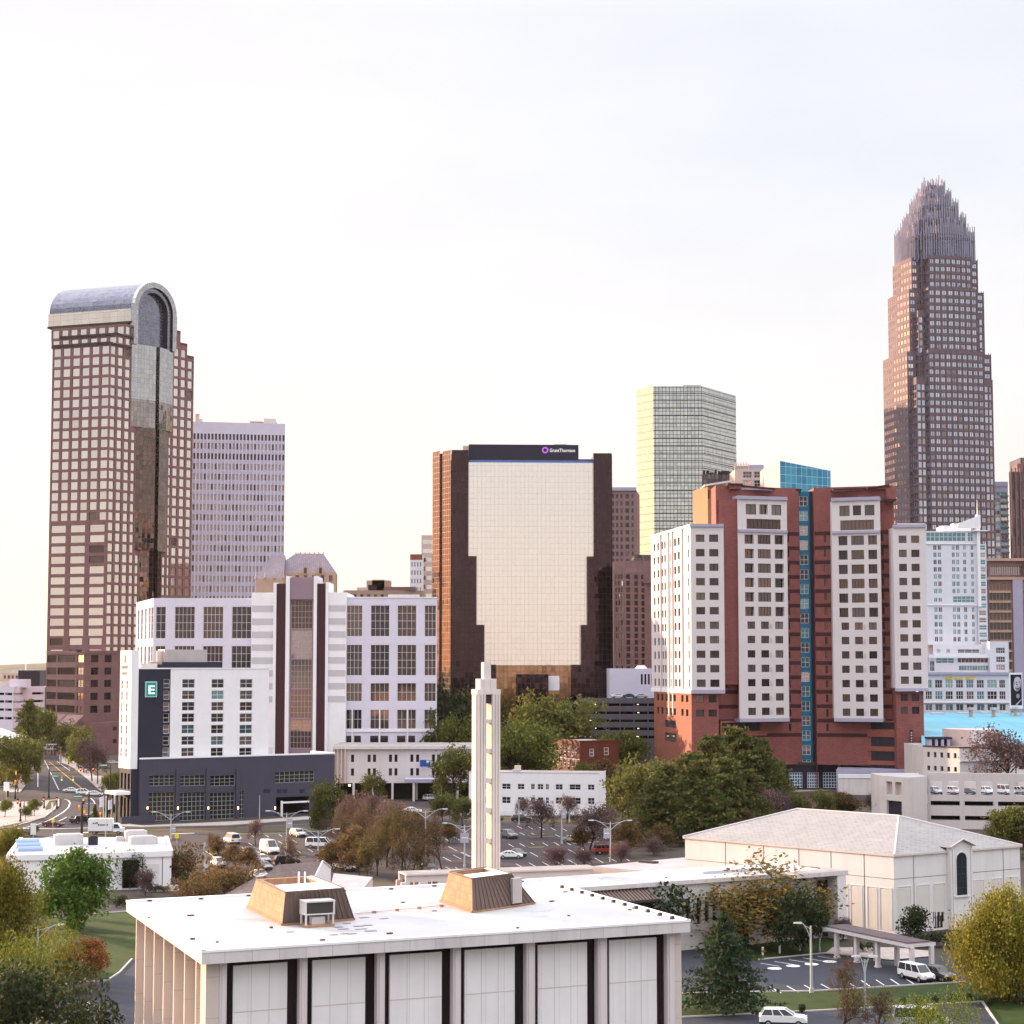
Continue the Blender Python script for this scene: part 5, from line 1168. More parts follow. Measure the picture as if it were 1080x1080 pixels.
# ================================================================ right-hand buildings
def right_side():
 # white hotel with teal glass
 D = 640.0; A, B = P(977, D, 620), P(1031, D, 620); b = Bld('hotel', P(1010, D), 'white high-rise hotel with teal glass corner and slanting white fin, right of the brick apartments', 'hotel')
 zt = Z(560, D); S = St(['g_teal', 'g_teal', 'g_dark'], 'frame_white', 2, 1, .12, .2)
 c1 = ucols(A, B, ((984.5, 988.3), (989.2, 993), (1004, 1007.5), (1008.5, 1012), (1015.8, 1019.3), (1024, 1027.2)), 600)
 w = ugrid(c1, [(Z(y + 5.2, D), Z(y, D)) for y in [575 + 7.65 * i for i in range(7)]], S)
 w += ugrid(c1, [(Z(y + 5.4, D), Z(y, D)) for y in [640.3 + 7.8 * i for i in range(5)]], S) + ugrid(c1[:2], [(Z(635, D), Z(630.5, D))], S)
 L = dist(A, B); w += [(ucols(A, B, ((1005, 1028),), 630)[0]) + (Z(635.5, D), Z(628.8, D), St('g_teal', 'frame_white', 5, 2, .12, .2))]
 w += [(.2, ucols(A, B, ((977, 1018.5),), 570)[0][1], Z(571, D), Z(561.5, D), St('g_teal', 'frame_white', 9, 2, .14, .2, name='top_glazing')), ucols(A, B, ((1020.5, 1026.5),), 570)[0] + (Z(571, D), Z(561, D), St('g_teal', 'frame_white', 2, 2, .14, .2, name='top_glazing'))]
 b.facade(A, B, 0, zt, w, 'hotel_white')
 T0, T1 = P(1031, D - 1, 620), P(1041, D - .5, 620); zt2 = Z(574, D)
 L2 = dist(T0, T1); b.facade(T0, T1, 0, zt2, ugrid([(.25, L2 - .3)], [(Z(y + 5.4, D), Z(y, D)) for y in [575 + 7.65 * i for i in range(14)]], St(['g_teal', 'g_teal', 'g_slab'], 'frame_white', 1, 2, .15, .15)), 'hotel_white')
 b.facade(T1, (T1[0] + 2, D + 18), 0, zt2, (), 'hotel_white'); b.facade((A[0], D + 20), A, 0, zt, (), 'hotel_white'); b.facade(B, (B[0], D + 20), zt2, zt, (), 'hotel_white')
 b.mb('roof').face([A + (zt,), B + (zt,), (B[0], D + 20, zt), (A[0], D + 20, zt)], 'roof_white'); b.mb('roof').face([T0 + (zt2,), T1 + (zt2,), (T1[0] + 2, D + 18, zt2), (T0[0], D + 18, zt2)], 'roof_white')
 fm = b.mb('fin'); q = lambda px, py: P(px, D, py)[:1]
 X = lambda px: P(px, D, 560)[0]
 for y0, y1 in ((D - 1.2, D - .4),):
  pts = [(X(1008), Z(557, D)), (X(1033.5), Z(557, D)), (X(1033.5), Z(543.5, D)), (X(1011), Z(552, D))]
  fm.hexa([(x, y0, z) for x, z in pts[:2]] + [(x, y1, z) for x, z in reversed(pts[:2])], [(pts[3][0], y0, pts[3][1]), (pts[2][0], y0, pts[2][1]), (pts[2][0], y1, pts[2][1]), (pts[3][0], y1, pts[3][1])], 'white_bright')
 fm.box(X(1029.5), X(1032.4), D - 1.5, D + 1, Z(640, D), Z(543, D), 'white_bright'); fm.box(X(1025), X(1040.5), D - 2.2, D, Z(560.5, D), Z(559.5, D), 'white_bright')
 b.mb('penthouse').box(X(996), X(1026), D + 2, D + 12, zt, Z(554, D), 'white_bright'); b.mb('penthouse').box(X(1008), X(1015), D + 3, D + 8, Z(554, D), Z(551, D), 'roof_white')
 b.mb('mast').cyl(P(1034, D), .2, .08, Z(545, D), Z(527, D), 'galvanised', 6)
 for y in (573, 637.5): b.mb('ledge').slab(A, B, Z(y + 1, D), Z(y, D), .3, 0, 'white_bright')
 # stepped terraces and podium with rows of shopfront windows
 D2 = 622.0; a, c = P(977, D2, 700), P(1043, D2, 700); x2 = lambda px: P(px, D2, 700)[0]
 pm = 'podium'
 P0, P1 = P(972, D2, 730), P(1066, D2, 730); zp = Z(710.5, D2); Lp = dist(P0, P1)
 cc = ucols(P0, P1, ((976, 983), (986.3, 994), (997.3, 1005), (1008.3, 1016), (1019.3, 1027), (1030.3, 1038), (1041.3, 1051.5), (1054, 1060.5)), 730)
 SPd = St(['g_dark', 'g_teal', 'g_brown'], 'frame_white', 3, 2, .12, .25)
 w = ugrid(cc, [(Z(725.6, D2), Z(717, D2)), (Z(737.6, D2), Z(729, D2))], SPd) + ugrid(cc, [(Z(749.5, D2), Z(742.5, D2))], St(['g_teal', 'g_teal', 'g_brown'], 'frame_white', 2, 1, .12, .5))
 b.facade(P0, P1, 0, zp, w, 'hotel_white', pm); b.facade(P1, (P1[0], D2 + 25), 0, zp, (), 'hotel_white', pm); b.mb(pm).face([P0 + (zp,), P1 + (zp,), (P1[0], D2 + 25, zp), (P0[0], D2 + 25, zp)], 'roof_grey')
 b.mb('podium_cornice').slab(P0, P1, zp - .3, Z(709, D2), .7, 1, 'trim_lavender'); b.mb('podium_cornice').slab(P0, P1, Z(741.5, D2), Z(740, D2), .35, 0, 'white_bright')
 tm = 'terrace'; Q0, Q1 = P(979, D2 + 4, 690), P(1046, D2 + 4, 690); zq = Z(692.5, D2 + 4)
 b.facade(Q0, Q1, zp, zq, [ucols(Q0, Q1, ((987, 1006),), 690)[0] + (Z(699.5, D2), Z(694, D2), SPd), ucols(Q0, Q1, ((1010, 1042),), 690)[0] + (Z(699, D2), Z(693.8, D2), St('g_brown', 'frame_white', 8, 1, .1, .4)), ucols(Q0, Q1, ((1011, 1045),), 690)[0] + (Z(707.3, D2), Z(702, D2), St('g_teal', 'frame_white', 12, 1, .1, .3)), ucols(Q0, Q1, ((980.5, 985.5),), 690)[0] + (Z(708, D2), Z(697, D2), SPd)], 'hotel_white', tm)
 b.mb(tm).face([Q0 + (zq,), Q1 + (zq,), (Q1[0], D2 + 20, zq), (Q0[0], D2 + 20, zq)], 'roof_white'); b.mb('terrace_rail').slab(mv(Q0, -90, 1), mv(Q1, -90, 1), zq - .4, zq + .7, .0, .25, 'white_bright')
 R0, R1 = P(984, D2 + 9, 685), P(1040, D2 + 9, 685); b.facade(R0, R1, zq, Z(680, D2 + 9), [(u0, u1, Z(688.5, D2), Z(684.5, D2), SPd) for u0, u1 in ucols(R0, R1, ((988, 992), (998, 1002), (1010, 1033)), 685)], 'hotel_white', tm); b.mb(tm).face([R0 + (Z(680, D2 + 9),), R1 + (Z(680, D2 + 9),), (R1[0], D2 + 20, Z(680, D2 + 9)), (R0[0], D2 + 20, Z(680, D2 + 9))], 'roof_white')
 U0, U1 = P(1044, D2 + 2, 690), P(1064, D2 + 2, 690); zu = Z(676.5, D2); b.facade(U0, U1, zp, zu, ugrid(ucols(U0, U1, ((1050.5, 1060),), 690), [(Z(y + 6, D2), Z(y, D2)) for y in (683, 692.5, 700.8)], St(['g_slab', 'g_dark'], 'frame_white', 4, 2, .1, .25)), 'hotel_white', tm)
 b.facade((U0[0], D2 + 14), U0, zp, zu, (), 'hotel_white', tm); b.facade(U1, (U1[0], D2 + 14), zp, zu, (), 'hotel_white', tm); b.mb(tm).face([U0 + (zu,), U1 + (zu,), (U1[0], D2 + 14, zu), (U0[0], D2 + 14, zu)], 'roof_white')
 # row of yellow sign letters, too small to read: short strokes of the same rhythm
 gm = b.mb('sign_letters'); sr = random.Random(4)
 for x0, n in ((996.3, 5), (1006.2, 4), (1014, 1), (1018.2, 6)):
  for i in range(n):
   px = x0 + i * 1.75; xx = x2(px); y = D2 - .12; z0, z1 = Z(716.6, D2), Z(713.4, D2)
   gm.box(xx, xx + .18, y - .1, y, z0, z1, 'yellow_paint')
   zz = lerp(z0, z1, sr.choice((0.02, .4, .75))); gm.box(xx + .14, xx + .42, y - .1, y, zz, zz + .16, 'yellow_paint')
   if sr.random() < .7: gm.box(xx + .32, xx + .46, y - .1, y - .002, z0, z1 - sr.random() * .3, 'yellow_paint')
 b.finish()
 # mural banner: laughing face in pale tones on black, white border
 D3 = 600.0; b = Bld('mural_banner', P(1070, D3), 'tall black banner with laughing face in pale grey, white border, beside the hotel podium', 'banner')
 x = lambda px: P(px, D3, 730)[0]; z = lambda py: Z(py, D3)
 b.mb('frame').box(x(1065), x(1078.6), D3, D3 + .5, z(747.5), z(709.5), 'white_bright'); b.mb('print').box(x(1066), x(1077.6), D3 - .06, D3 + .1, z(743.8), z(711.5), 'poster_black')
 pm = b.mb('portrait')
 def ell(cx, cy, rx, ry, mat, k, rot=0.0):
  pts = []
  for i in range(28):
   a = 2 * math.pi * i / 28; ex, ey = rx * math.cos(a), ry * math.sin(a) * (1.0 if math.sin(a) > 0 else 1.08)
   X_, Y_ = ex * math.cos(rot) - ey * math.sin(rot), ex * math.sin(rot) + ey * math.cos(rot)
   pts.append((x(cx + X_), D3 - .07 - .012 * k, z(cy - Y_)))
  pm.face(pts, mat)
 ell(1073, 721.5, 4.0, 7.2, 'poster_grey', 0, -.12); ell(1073.3, 718, 3.5, 4.2, 'poster_light', 1, -.1); ell(1071, 724.5, 1.8, 3.0, 'poster_light', 2); ell(1074.6, 722.6, 1.4, 2.2, 'poster_light', 2)
 ell(1072, 719.6, .9, .5, 'poster_black', 3); ell(1075.2, 719.2, .9, .5, 'poster_black', 3); ell(1072.6, 721.9, .9, .6, 'poster_black', 3); ell(1073.2, 725.6, 2.2, 1.3, 'poster_black', 4, .15); ell(1073.2, 725.2, 1.7, .6, 'poster_light', 5, .15)
 ell(1073.5, 734, 1.8, 2.4, 'poster_grey', 1); pm.face([(x(1070.5), D3 - .08, z(743.5)), (x(1072.5), D3 - .08, z(743.5)), (x(1077.4), D3 - .08, z(737.5)), (x(1077.4), D3 - .08, z(736.8))], 'poster_light')
 pp = b.mb('post');
 for px in (1066.5, 1077): pp.box(x(px) - .2, x(px) + .2, D3 + .52, D3 + .9, 0, z(712), 'galvanised')
 b.finish()
 # dark towers at the edge
 D = 1000.0; A, B = P(1046, D, 540), P(1063.5, D, 540); b = Bld('apartment_tower', A, 'slim green glass balcony tower between the crowned tower and the dark tower', 'apartment building'); zt = Z(513, D)
 L = dist(A, B); rows = [(Z(y + 4.2, D), Z(y, D)) for y in [519 + 6.6 * i for i in range(22)]]
 b.facade(A, B, 0, zt, ugrid([(L * .1, L * .5), (L * .56, L * .95)], rows, St(['g_teal', 'g_green_w', 'g_brown'], 'frame_white', 2, 1, .15, .4)), 'trim_lavender'); b.facade((A[0] + 4, D + 15), A, 0, zt, (), 'trim_lavender'); b.facade(B, (B[0], D + 15), 0, zt, (), 'trim_lavender')
 for a_, c_ in rows: b.mb('balcony').slab(mv(A, 0, L * .56), B, a_ - .5, a_ + .3, 1.2, 0, 'granite_pale')
 b.mb('cap').slab(A, B, zt, zt + 2.5, .4, 14, 'trim_lavender'); b.mb('roof').face([A + (zt,), B + (zt,), (B[0], D + 15, zt), (A[0] + 4, D + 15, zt)], 'roof_gravel'); b.finish()
 D = 800.0; A, B = P(1065.5, D, 560), P(1122, D, 560); b = Bld('office_tower', A, 'dark bronze glass tower cut by the right edge of the photo', 'office tower')
 zt = Z(497.5, D); b.facade(A, B, 0, zt, (), 'g_tower', 'curtain_wall'); A2, B2 = (A[0] + 9, D + 30), (B[0] + 8, D + 30); b.facade(A2, A, 0, zt, (), 'g_tower', 'curtain_wall'); b.facade(B, B2, 0, zt, (), 'g_tower', 'curtain_wall'); b.mb('roof').face([p + (zt,) for p in (A, B, B2, A2)], 'roof_gravel')
 for px in (1067.5, 1072, 1077, 1084, 1091, 1098, 1105, 1112, 1119):
  p = P(px, D - .1, 560); b.mb('fin').box(p[0] - .3, p[0] + .3, D - .8, D, 0, zt + 1.5, 'granite_mauve')
 p = P(1076.4, D + 6, 490); b.mb('upper_stage').box(p[0], p[0] + 12, D + 6, D + 24, zt, Z(481, D), 'g_tower'); b.mb('upper_stage').box(p[0] - 2, p[0] + .4, D + 4, D + 7, zt, Z(488, D), 'granite_mauve'); b.finish()
 D = 690.0; A, B = P(1043, D, 620), P(1083, D, 620); b = Bld('office_building', A, 'bronze office block with pale ledge bands and two-tier cornice, behind the white hotel', 'building')
 zu, zl = Z(591, D), Z(611.5, D); L = dist(A, B); S = St(['g_dark', 'g_dark', 'g_brown'], 'stone_tan', 6, 1, .1, .3)
 rows = [(Z(y + 8.2, D), Z(y, D)) for y in [614.5 + 10.4 * i for i in range(13)]]
 b.facade(A, B, 0, zl, [(0, L * .57, a, c, S) for a, c in rows] + [(L * .9, L * .99, a, c, S) for a, c in rows], 'granite_mauve'); b.mb('ledge').slab(A, B, zl, zl + .9, .6, 10, 'stone_tan')
 for a, c in rows: b.mb('ledge').slab(A, mv(A, 0, L * .58), a - .9, a - .2, .25, 0, 'stone_tan')
 b.mb('pier').slab(mv(A, 0, L * .62), mv(A, 0, L * .88), 0, zl, .5, 0, 'trim_lavender')
 C0, C1 = (A[0] + 1, D + 4), (B[0], D + 4); b.facade(C0, C1, zl, zu, [(.5, L - 1.5, Z(606.5, D), Z(596.5, D), St('g_slab', 'frame_dark', 14, 1, .15, .3))], 'granite_mauve'); b.mb('ledge').slab(C0, C1, zu, zu + 1, .8, 12, 'stone_tan')
 b.facade((A[0] + 8, D + 24), A, 0, zl, (), 'granite_mauve'); b.facade(B, (B[0], D + 24), 0, zu, (), 'granite_mauve'); b.finish()
 # broad blue membrane roof hall
 D = 555.0; b = Bld('exhibition_hall', P(1030, D), 'low hall with wide turquoise membrane roof and pale rooftop vents', 'hall')
 zn, zf = Z(787, 500), Z(751.5, 612); n0, n1, f0, f1 = P(972, 500, 780), P(1110, 500, 780), P(971, 612, 750), P(1100, 612, 750)
 b.mb('roof').face([n0 + (zn,), n1 + (zn,), f1 + (zf,), f0 + (zf,)], 'blue_roof'); b.facade(n0, n1, 0, zn, (), 'hotel_white'); b.facade(f0, n0, 0, zn, (), 'hotel_white'); b.facade(n1, f1, 0, zn, (), 'hotel_white')
 vm = b.mb('roof_vent')
 for px, py in ((1024, 757), (1048, 757), (1071, 756)):
  Dv = lerp(612, 500, (py - 751.5) / 35.5); zb = lerp(zf, zn, (py - 751.5) / 35.5); p = P(px, Dv, py); vm.cyl(p, .6, .6, zb - .3, zb + 2.2, 'stone_tan', 8); vm.cyl(p, 1.1, 1.1, zb + 2.2, zb + 2.9, 'roof_white', 8)
 pm = b.mb('roof_pad')
 for px, py, w in ((988, 752.8, 16), (1015, 752.2, 14), (1040, 751.8, 14), (1060, 751.8, 12)):
  Dv = lerp(612, 500, (py - 751.5) / 35.5); zb = lerp(zf, zn, (py - 751.5) / 35.5); p = P(px, Dv, py); pm.box(p[0] - w * .13, p[0] + w * .13, Dv - 3, Dv + 3, zb - .25, zb + .25, 'roof_white')
 b.finish()
 # cream building in front of it, with penthouse
 D = 490.0; b = Bld('office_building', P(1010, D), 'cream low building with slit windows and pinkish rooftop plant room', 'building')
 A, M_, B = P(974, D + 2, 800), P(1012, D - 8, 800), P(1095, D, 800); zt = Z(787.5, D);
 L = dist(A, M_); b.facade(A, M_, 0, zt, ugrid([(L * (.1 + .185 * i), L * (.18 + .185 * i)) for i in range(5)], [(Z(798.5, D), Z(793, D)), (Z(812.5, D), Z(807.5, D))], St('g_dark', fw=0, dep=.3)), 'concrete_light')
 L = dist(M_, B); b.facade(M_, B, 0, zt, ugrid([(L * (.11 + .071 * i), L * (.121 + .071 * i)) for i in range(12)], [(Z(799.8, D), Z(794.5, D)), (Z(808.5, D), Z(805.5, D))], St('g_dark', fw=0, dep=.3)), 'white_bright')
 b.mb('ledge').slab(M_, B, Z(802, D), Z(800.8, D), .3, 0, 'concrete_light'); b.mb('parapet').slab(A, M_, zt, zt + .25, .2, .6, 'brick_dark'); b.mb('parapet').slab(M_, B, zt, zt + .25, .2, .6, 'brick_dark')
 A2, B2 = (A[0], D + 26), (B[0], D + 26); b.facade(A2, A, 0, zt, (), 'concrete_light'); b.mb('roof').face([p + (zt - .1,) for p in (A, M_, B, B2, A2)], 'roof_gravel')
 q = lambda px, d: P(px, d, 780)
 pm = b.mb('plant_room'); p0, p1, p2 = q(999.5, D + 10), q(1024, D + 4), q(1053.5, D + 9); zpt = Z(769.6, D + 5)
 pm.prism([p0, p1, (p1[0] + 5, D + 16), (p0[0], D + 16)], zt - .2, zpt, 'pink_stucco'); pm.prism([(p1[0] + .01, p1[1] + .6), p2, (p2[0], D + 18), (p1[0] + .01, D + 15.9)], zt - .2, zpt - .05, 'bay_white')
 cm = b.mb('cooling_tower'); c0 = q(980, D + 6); c1 = q(1003, D + 6)
 for i in range(4): cm.box(lerp(c0[0], c1[0], i / 3.6), lerp(c0[0], c1[0], i / 3.6) + .7, D + 6, D + 10, zt - .2, Z(778.5, D + 6), 'trim_lavender')
 cm.box(c0[0] - .3, c1[0] + .3, D + 5.8, D + 10.2, Z(779.5, D + 6), Z(777.5, D + 6), 'stucco_dark'); cm.box(c0[0], c1[0], D + 10.3, D + 10.6, zt - .2, Z(778, D + 6), 'stucco_dark'); b.finish()
 # pale parking deck with cars on its open top level
 D = 415.0; b = Bld('parking_garage', P(1000, D), 'cream parking garage with open car deck and long dark openings', 'parking garage')
 A, B = P(978.5, D, 840), P(1100, D - 4, 840); L = dist(A, B); W_ = lambda a, c: ucols(A, B, ((a, c),), 840)[0]
 zt = Z(815, D); b_op = St('dark_void', fw=0, dep=3.0, name='deck_opening'); w = []
 for x0, x1 in ((981.5, 1012.3), (1017.3, 1047.7), (1052.5, 1083), (1088, 1098)):
  w += [W_(x0, x1) + (Z(849.4, D), Z(844.6, D), b_op), W_(x0, x1) + (Z(864.7, D), Z(860, D), b_op), W_(x0, x1) + (Z(880, D), Z(875, D), b_op)]
 b.facade(A, B, 0, Z(838, D), w, 'deck_cream', 'wall')
 cols = ((978.5, 981.4), (994.2, 999), (1011.8, 1017), (1029.8, 1034.8), (1047.3, 1052), (1065, 1070), (1082, 1087))
 for x0, x1 in cols: u0, u1 = W_(x0, x1); b.mb('pillar').slab(mv(A, math.degrees(math.atan2(B[1] - A[1], B[0] - A[0])), u0), mv(A, math.degrees(math.atan2(B[1] - A[1], B[0] - A[0])), u1), Z(838, D), Z(823.5, D), 0, .6, 'deck_cream')
 b.mb('top_beam').slab(A, B, Z(823.5, D), zt, .002, .8, 'deck_cream'); zd = Z(839.2, D); A2, B2 = (A[0] - 1, D + 17), (B[0], D + 17)
 b.mb('deck_floor').face([A + (zd,), B + (zd,), B2 + (zd,), A2 + (zd,)], 'roof_grey'); b.mb('deck_back').slab(A2, B2, zd, Z(829, D), 0, .3, 'deck_cream'); b.facade(B, B2, 0, zt, (), 'deck_cream')
 for i in range(7):
  c = lerp2(A2, B2, .1 + .14 * i); b.mb('deck_back').obox(c, 0, .5, .5, zd, zt - 1, 'deck_cream')
 S0, S1, S2 = P(928, D + 2, 830), P(958.5, D - 6, 830), P(978, D - 1, 830); zs = Z(818.5, D); L = dist(S0, S1)
 b.facade(S0, S1, 0, zs, [(L * .23, L * .43, Z(838, D), Z(824, D), St('pink_stucco', fw=0, dep=.8, name='stair_opening')), (L * .53, L * .75, Z(838, D), Z(824, D), St('pink_stucco', fw=0, dep=.8, name='stair_opening')), (L * .23, L * .75, Z(862, D), Z(844, D), St('screen_mesh', fw=0, dep=.6, name='gate'))], 'concrete_light', 'stair_tower')
 b.facade(S1, S2, 0, zs, (), 'deck_cream', 'stair_tower'); b.mb('stair_tower').face([p + (zs,) for p in (S0, S1, S2, (S2[0], D + 12), (S0[0], D + 12))], 'roof_grey'); b.facade((S0[0], D + 12), S0, 0, zs, (), 'concrete_light', 'stair_tower')
 b.finish()
 return (A, B, zd, D)
MAT('hotel_white', (0.68, 0.67, 0.73), var=0.04, streak=0.05); MAT('deck_cream', (0.60, 0.55, 0.55), var=0.05, streak=0.18); MAT('poster_light', (0.55, 0.52, 0.58), rough=.6)
GLASS('g_green_w', (0.30, 0.40, 0.30), (0.5, 0.55, 0.45), metal=.7)
DECK = right_side()

# ================================================================ middle and left low buildings
def middle_low():
 # white pilastered block under the striped office
 D = 505.0; b = Bld('office_building', P(400, D), 'low white pilastered building with paired slit windows, entrance canopy and blue sign', 'building')
 A, B = P(351, D, 810), P(498, D + 2, 810); zt = Z(786.5, D); L = dist(A, B); W_ = lambda a, c: ucols(A, B, ((a, c),), 810)[0]
 w = []
 for x in (370.2, 387.7, 393.3, 410.2, 416, 432.8, 438.8, 455.5, 461, 477, 483): w += [W_(x, x + 3.2) + (Z(803.8, D), Z(796, D)), W_(x, x + 3.2) + (Z(818.2, D), Z(810.5, D))]
 za = Z(826, D); b.facade(A, B, za, zt, [q + (St('g_dark', 'frame_dark', 1, 2, .06, .35),) for q in w], 'bay_white')
 b.mb('cornice').slab(A, B, zt - .9, zt, .9, 1, 'concrete_light'); A2, B2 = (A[0], D + 22), (B[0], D + 22); b.mb('roof').face([p + (zt + .001,) for p in (A, B, B2, A2)], 'roof_gravel'); b.facade(A2, A, 0, zt, (), 'pink_stucco'); b.facade(B, B2, 0, zt, (), 'bay_white')
 for x in (352, 355.5, 359.5, 363.5): u0, u1 = W_(x, x + 1.6); b.mb('pilaster').slab(mv(A, 0, u0), mv(A, 0, u1), za, zt - 1, .6, 0, 'pink_stucco')
 b.mb('ground_floor').slab(A, B, 0, za, -3, 4, 'dark_void'); b.mb('ground_floor').face([A + (za,), A2 + (za,), B2 + (za,), B + (za,)], 'bay_white')
 for x in (352, 372, 392.5, 413, 438.5, 461.5, 481.5): u0, u1 = W_(x, x + 2.2); b.mb('pillar').slab(mv(A, 0, u0), mv(A, 0, u1), 0, za, 0, .6, 'bay_white')
 C0, C1 = P(427, D - 7, 825), P(474, D - 7, 825); cz = Z(825.5, D - 7); b.mb('canopy').prism([C0, C1, (C1[0] + 1, D), (C0[0] - .5, D)], cz, cz + .9, 'trim_lavender')
 for p in (mv(C0, 0, 2.3), mv(C1, 180, 2.3)): b.mb('canopy_post').obox((p[0], p[1] + .6), 0, .6, .6, 0, cz, 'bay_white')
 u0, u1 = W_(443, 454); p0 = mv(A, 0, u0); sg = b.mb('sign'); sg.slab(p0, mv(A, 0, u1), Z(808.5, D), Z(801.5, D), .35, -.0, 'sign_blue'); sg.slab(mv(p0, 0, 1.7), mv(A, 0, u1 - .15), Z(804.2, D), Z(802, D), .38, -.3, 'bay_white')
 for x in (368, 398): p = P(x, D - .7, 829); b.mb('wall_lamp').obox((p[0], D + 1.2), 0, .6, .4, Z(829.5, D), Z(827.5, D), 'lamp_warm')
 b.finish()
 # small white two-storey building behind the bell tower
 D = 452.0; b = Bld('office_building', P(560, D), 'small white two-storey building with flat roof and scattered dark windows', 'building')
 A, B = P(494.5, D + 3, 840), P(632, D - 2, 840); zt = Z(815, D); an = math.degrees(math.atan2(B[1] - A[1], B[0] - A[0])); W_ = lambda a, c: ucols(A, B, ((a, c),), 840)[0]
 S = St(['g_dark', 'g_brown', 'g_dark'], 'frame_white', 2, 2, .08, .25)
 w = [W_(a, c) + (Z(832.8, D), Z(827, D), S) for a, c in ((500, 504), (511, 516), (529.5, 538.5), (546, 553), (560, 564), (567, 573), (575.6, 579), (586, 593.5), (600.6, 612.5), (620, 627))]
 w += [W_(a, c) + (Z(847.8, D), Z(841, D), S) for a, c in ((500, 504), (511, 516), (529.5, 538.5), (546, 553), (560, 564), (567, 573), (575.6, 579), (586, 593.5), (600.6, 612.5), (620, 627))]
 b.facade(A, B, 0, zt, w, 'white_bright'); B2, A2 = mv(B, an + 90, 14), mv(A, an + 90, 14); b.facade(B, B2, 0, zt, (), 'white_bright'); b.facade(A2, A, 0, zt, (), 'white_bright'); b.mb('roof').face([p + (zt - .2,) for p in (A, B, B2, A2)], 'roof_gravel')
 b.mb('parapet').slab(A, B, zt, zt + .15, .1, .3, 'concrete_light'); p = P(546, D + 6, 810); b.mb('chimney').obox(p, 0, 1.6, 1.4, zt - .2, Z(807.5, D + 6), 'pink_stucco'); b.mb('roof_unit').obox(P(545, D + 2.2, 815), 0, 2.0, 1.2, zt - .2, zt + .7, 'ac_metal')
 p0, p1 = mv(A, an - 90, 2), mv(mv(A, an, 17), an - 90, 2); b.mb('ramp_wall').slab(p0, p1, 0, 1.1, 0, .3, 'white_bright')
 b.finish()
 # red brick house
 D = 545.0; b = Bld('brick_building', P(610, D), 'old dark red brick building with rows of pale framed windows and grey flat roof', 'building')
 N = P(611.5, D, 790); Lf = P(581.5, D + 22, 790); Rt = P(652.5, D + 6, 790); zt = Z(782.5, D); zb2 = zt + .01
 S = St(['g_slab', 'g_brown'], 'frame_white', 1, 2, .14, .15); L = dist(Lf, N); R_ = dist(N, Rt)
 b.facade(Lf, N, 0, zt, ugrid([(L * (.06 + .13 * i), L * (.12 + .13 * i)) for i in range(7)], [(Z(798.5, D), Z(790, D)), (Z(810, D), Z(803, D))], S), 'brick_old'); b.facade(N, Rt, 0, zt, [(R_ * .25, R_ * .36, Z(798, D), Z(790, D), S), (R_ * .62, R_ * .74, Z(797, D), Z(789, D), S)], 'brick_old')
 K = (Lf[0] + Rt[0] - N[0], Lf[1] + Rt[1] - N[1]); b.facade(Rt, K, 0, zt, (), 'brick_old'); b.mb('roof').face([p + (zt - .2,) for p in (N, Rt, K, Lf)], 'roof_white'); b.mb('string_course').slab(Lf, N, Z(802, D), Z(800.8, D), .15, 0, 'pink_stucco'); b.mb('parapet').slab(Lf, N, zt, zt + .4, .15, .4, 'brick_old'); b.mb('parapet').slab(N, Rt, zt, zt + .4, .15, .4, 'brick_old'); b.finish()
 # shed with white awning by it
 D = 560.0; b = Bld('kiosk', P(676, D), 'small teal-lit kiosk with white flat roof behind the trees', 'kiosk'); A, B = P(668, D, 795), P(684, D, 795); b.facade(A, B, 0, 4.5, [(.4, dist(A, B) - .4, .8, 3.6, St('g_teal', 'frame_white', 4, 1, .1, .2))], 'white_bright'); b.mb('roof').obox((lerp(A[0], B[0], .5), D + 3), 0, dist(A, B) + 1, 8, 4.5, 5, 'white_bright'); b.facade(B, (B[0], D + 6), 0, 4.5, (), 'white_bright'); b.finish()
 # far left: pale garage, dark cube behind
 D = 880.0; b = Bld('parking_garage', P(20, D), 'pale lavender parking garage with rounded corner and dark slots, left of the arched tower', 'parking garage')
 poly = [P(-30, D + 10, 740), P(14, D - 6, 740)] + [P(14 + 7 * math.sin(R(a)), D - 6 + 8 * (1 - math.cos(R(a))) , 740) for a in (25, 50, 75)] + [P(24, D + 8, 740), P(47, D + 20, 740)]
 zt = Z(724, D)
 for i in range(len(poly) - 1):
  A, B = poly[i], poly[i + 1]; L = dist(A, B)
  if i == 0: w = [(L * .55, L * .78, Z(y + 2.6, D), Z(y, D)) for y in (730.5, 738.5, 747, 756)] + [(L * .8, L * .98, Z(y + 2.6, D), Z(y, D)) for y in (730.5, 738.5, 747, 756)]
  elif i == len(poly) - 2: w = [(L * .42, L * .95, Z(y + 2.6, D), Z(y, D)) for y in (730.5, 738.8, 747)]
  else: w = [(0.05, L * .98, Z(y + 2.4, D), Z(y, D)) for y in (730.5, 739, 747, 756)]
  b.facade(A, B, 0, zt if i != 1 else zt, [q + (St('dark_void', fw=0, dep=2, name='deck_opening'),) for q in w], 'white_office')
 b.mb('roof').face([p + (zt - .5,) for p in poly] + [(poly[-1][0], D + 60, zt - .5), (poly[0][0], D + 60, zt - .5)], 'roof_white')
 q0, q1 = P(10, D + 2, 720), P(28, D + 2, 720); b.mb('stair_head').box(q0[0], q1[0], D + 2, D + 10, zt - .5, Z(716.5, D + 2), 'white_office'); q0, q1 = P(-2, D + 8, 720), P(9, D + 8, 720); b.mb('roof_frame').box(q0[0], q1[0], D + 8, D + 14, zt - .5, Z(719, D), 'concrete'); b.finish()
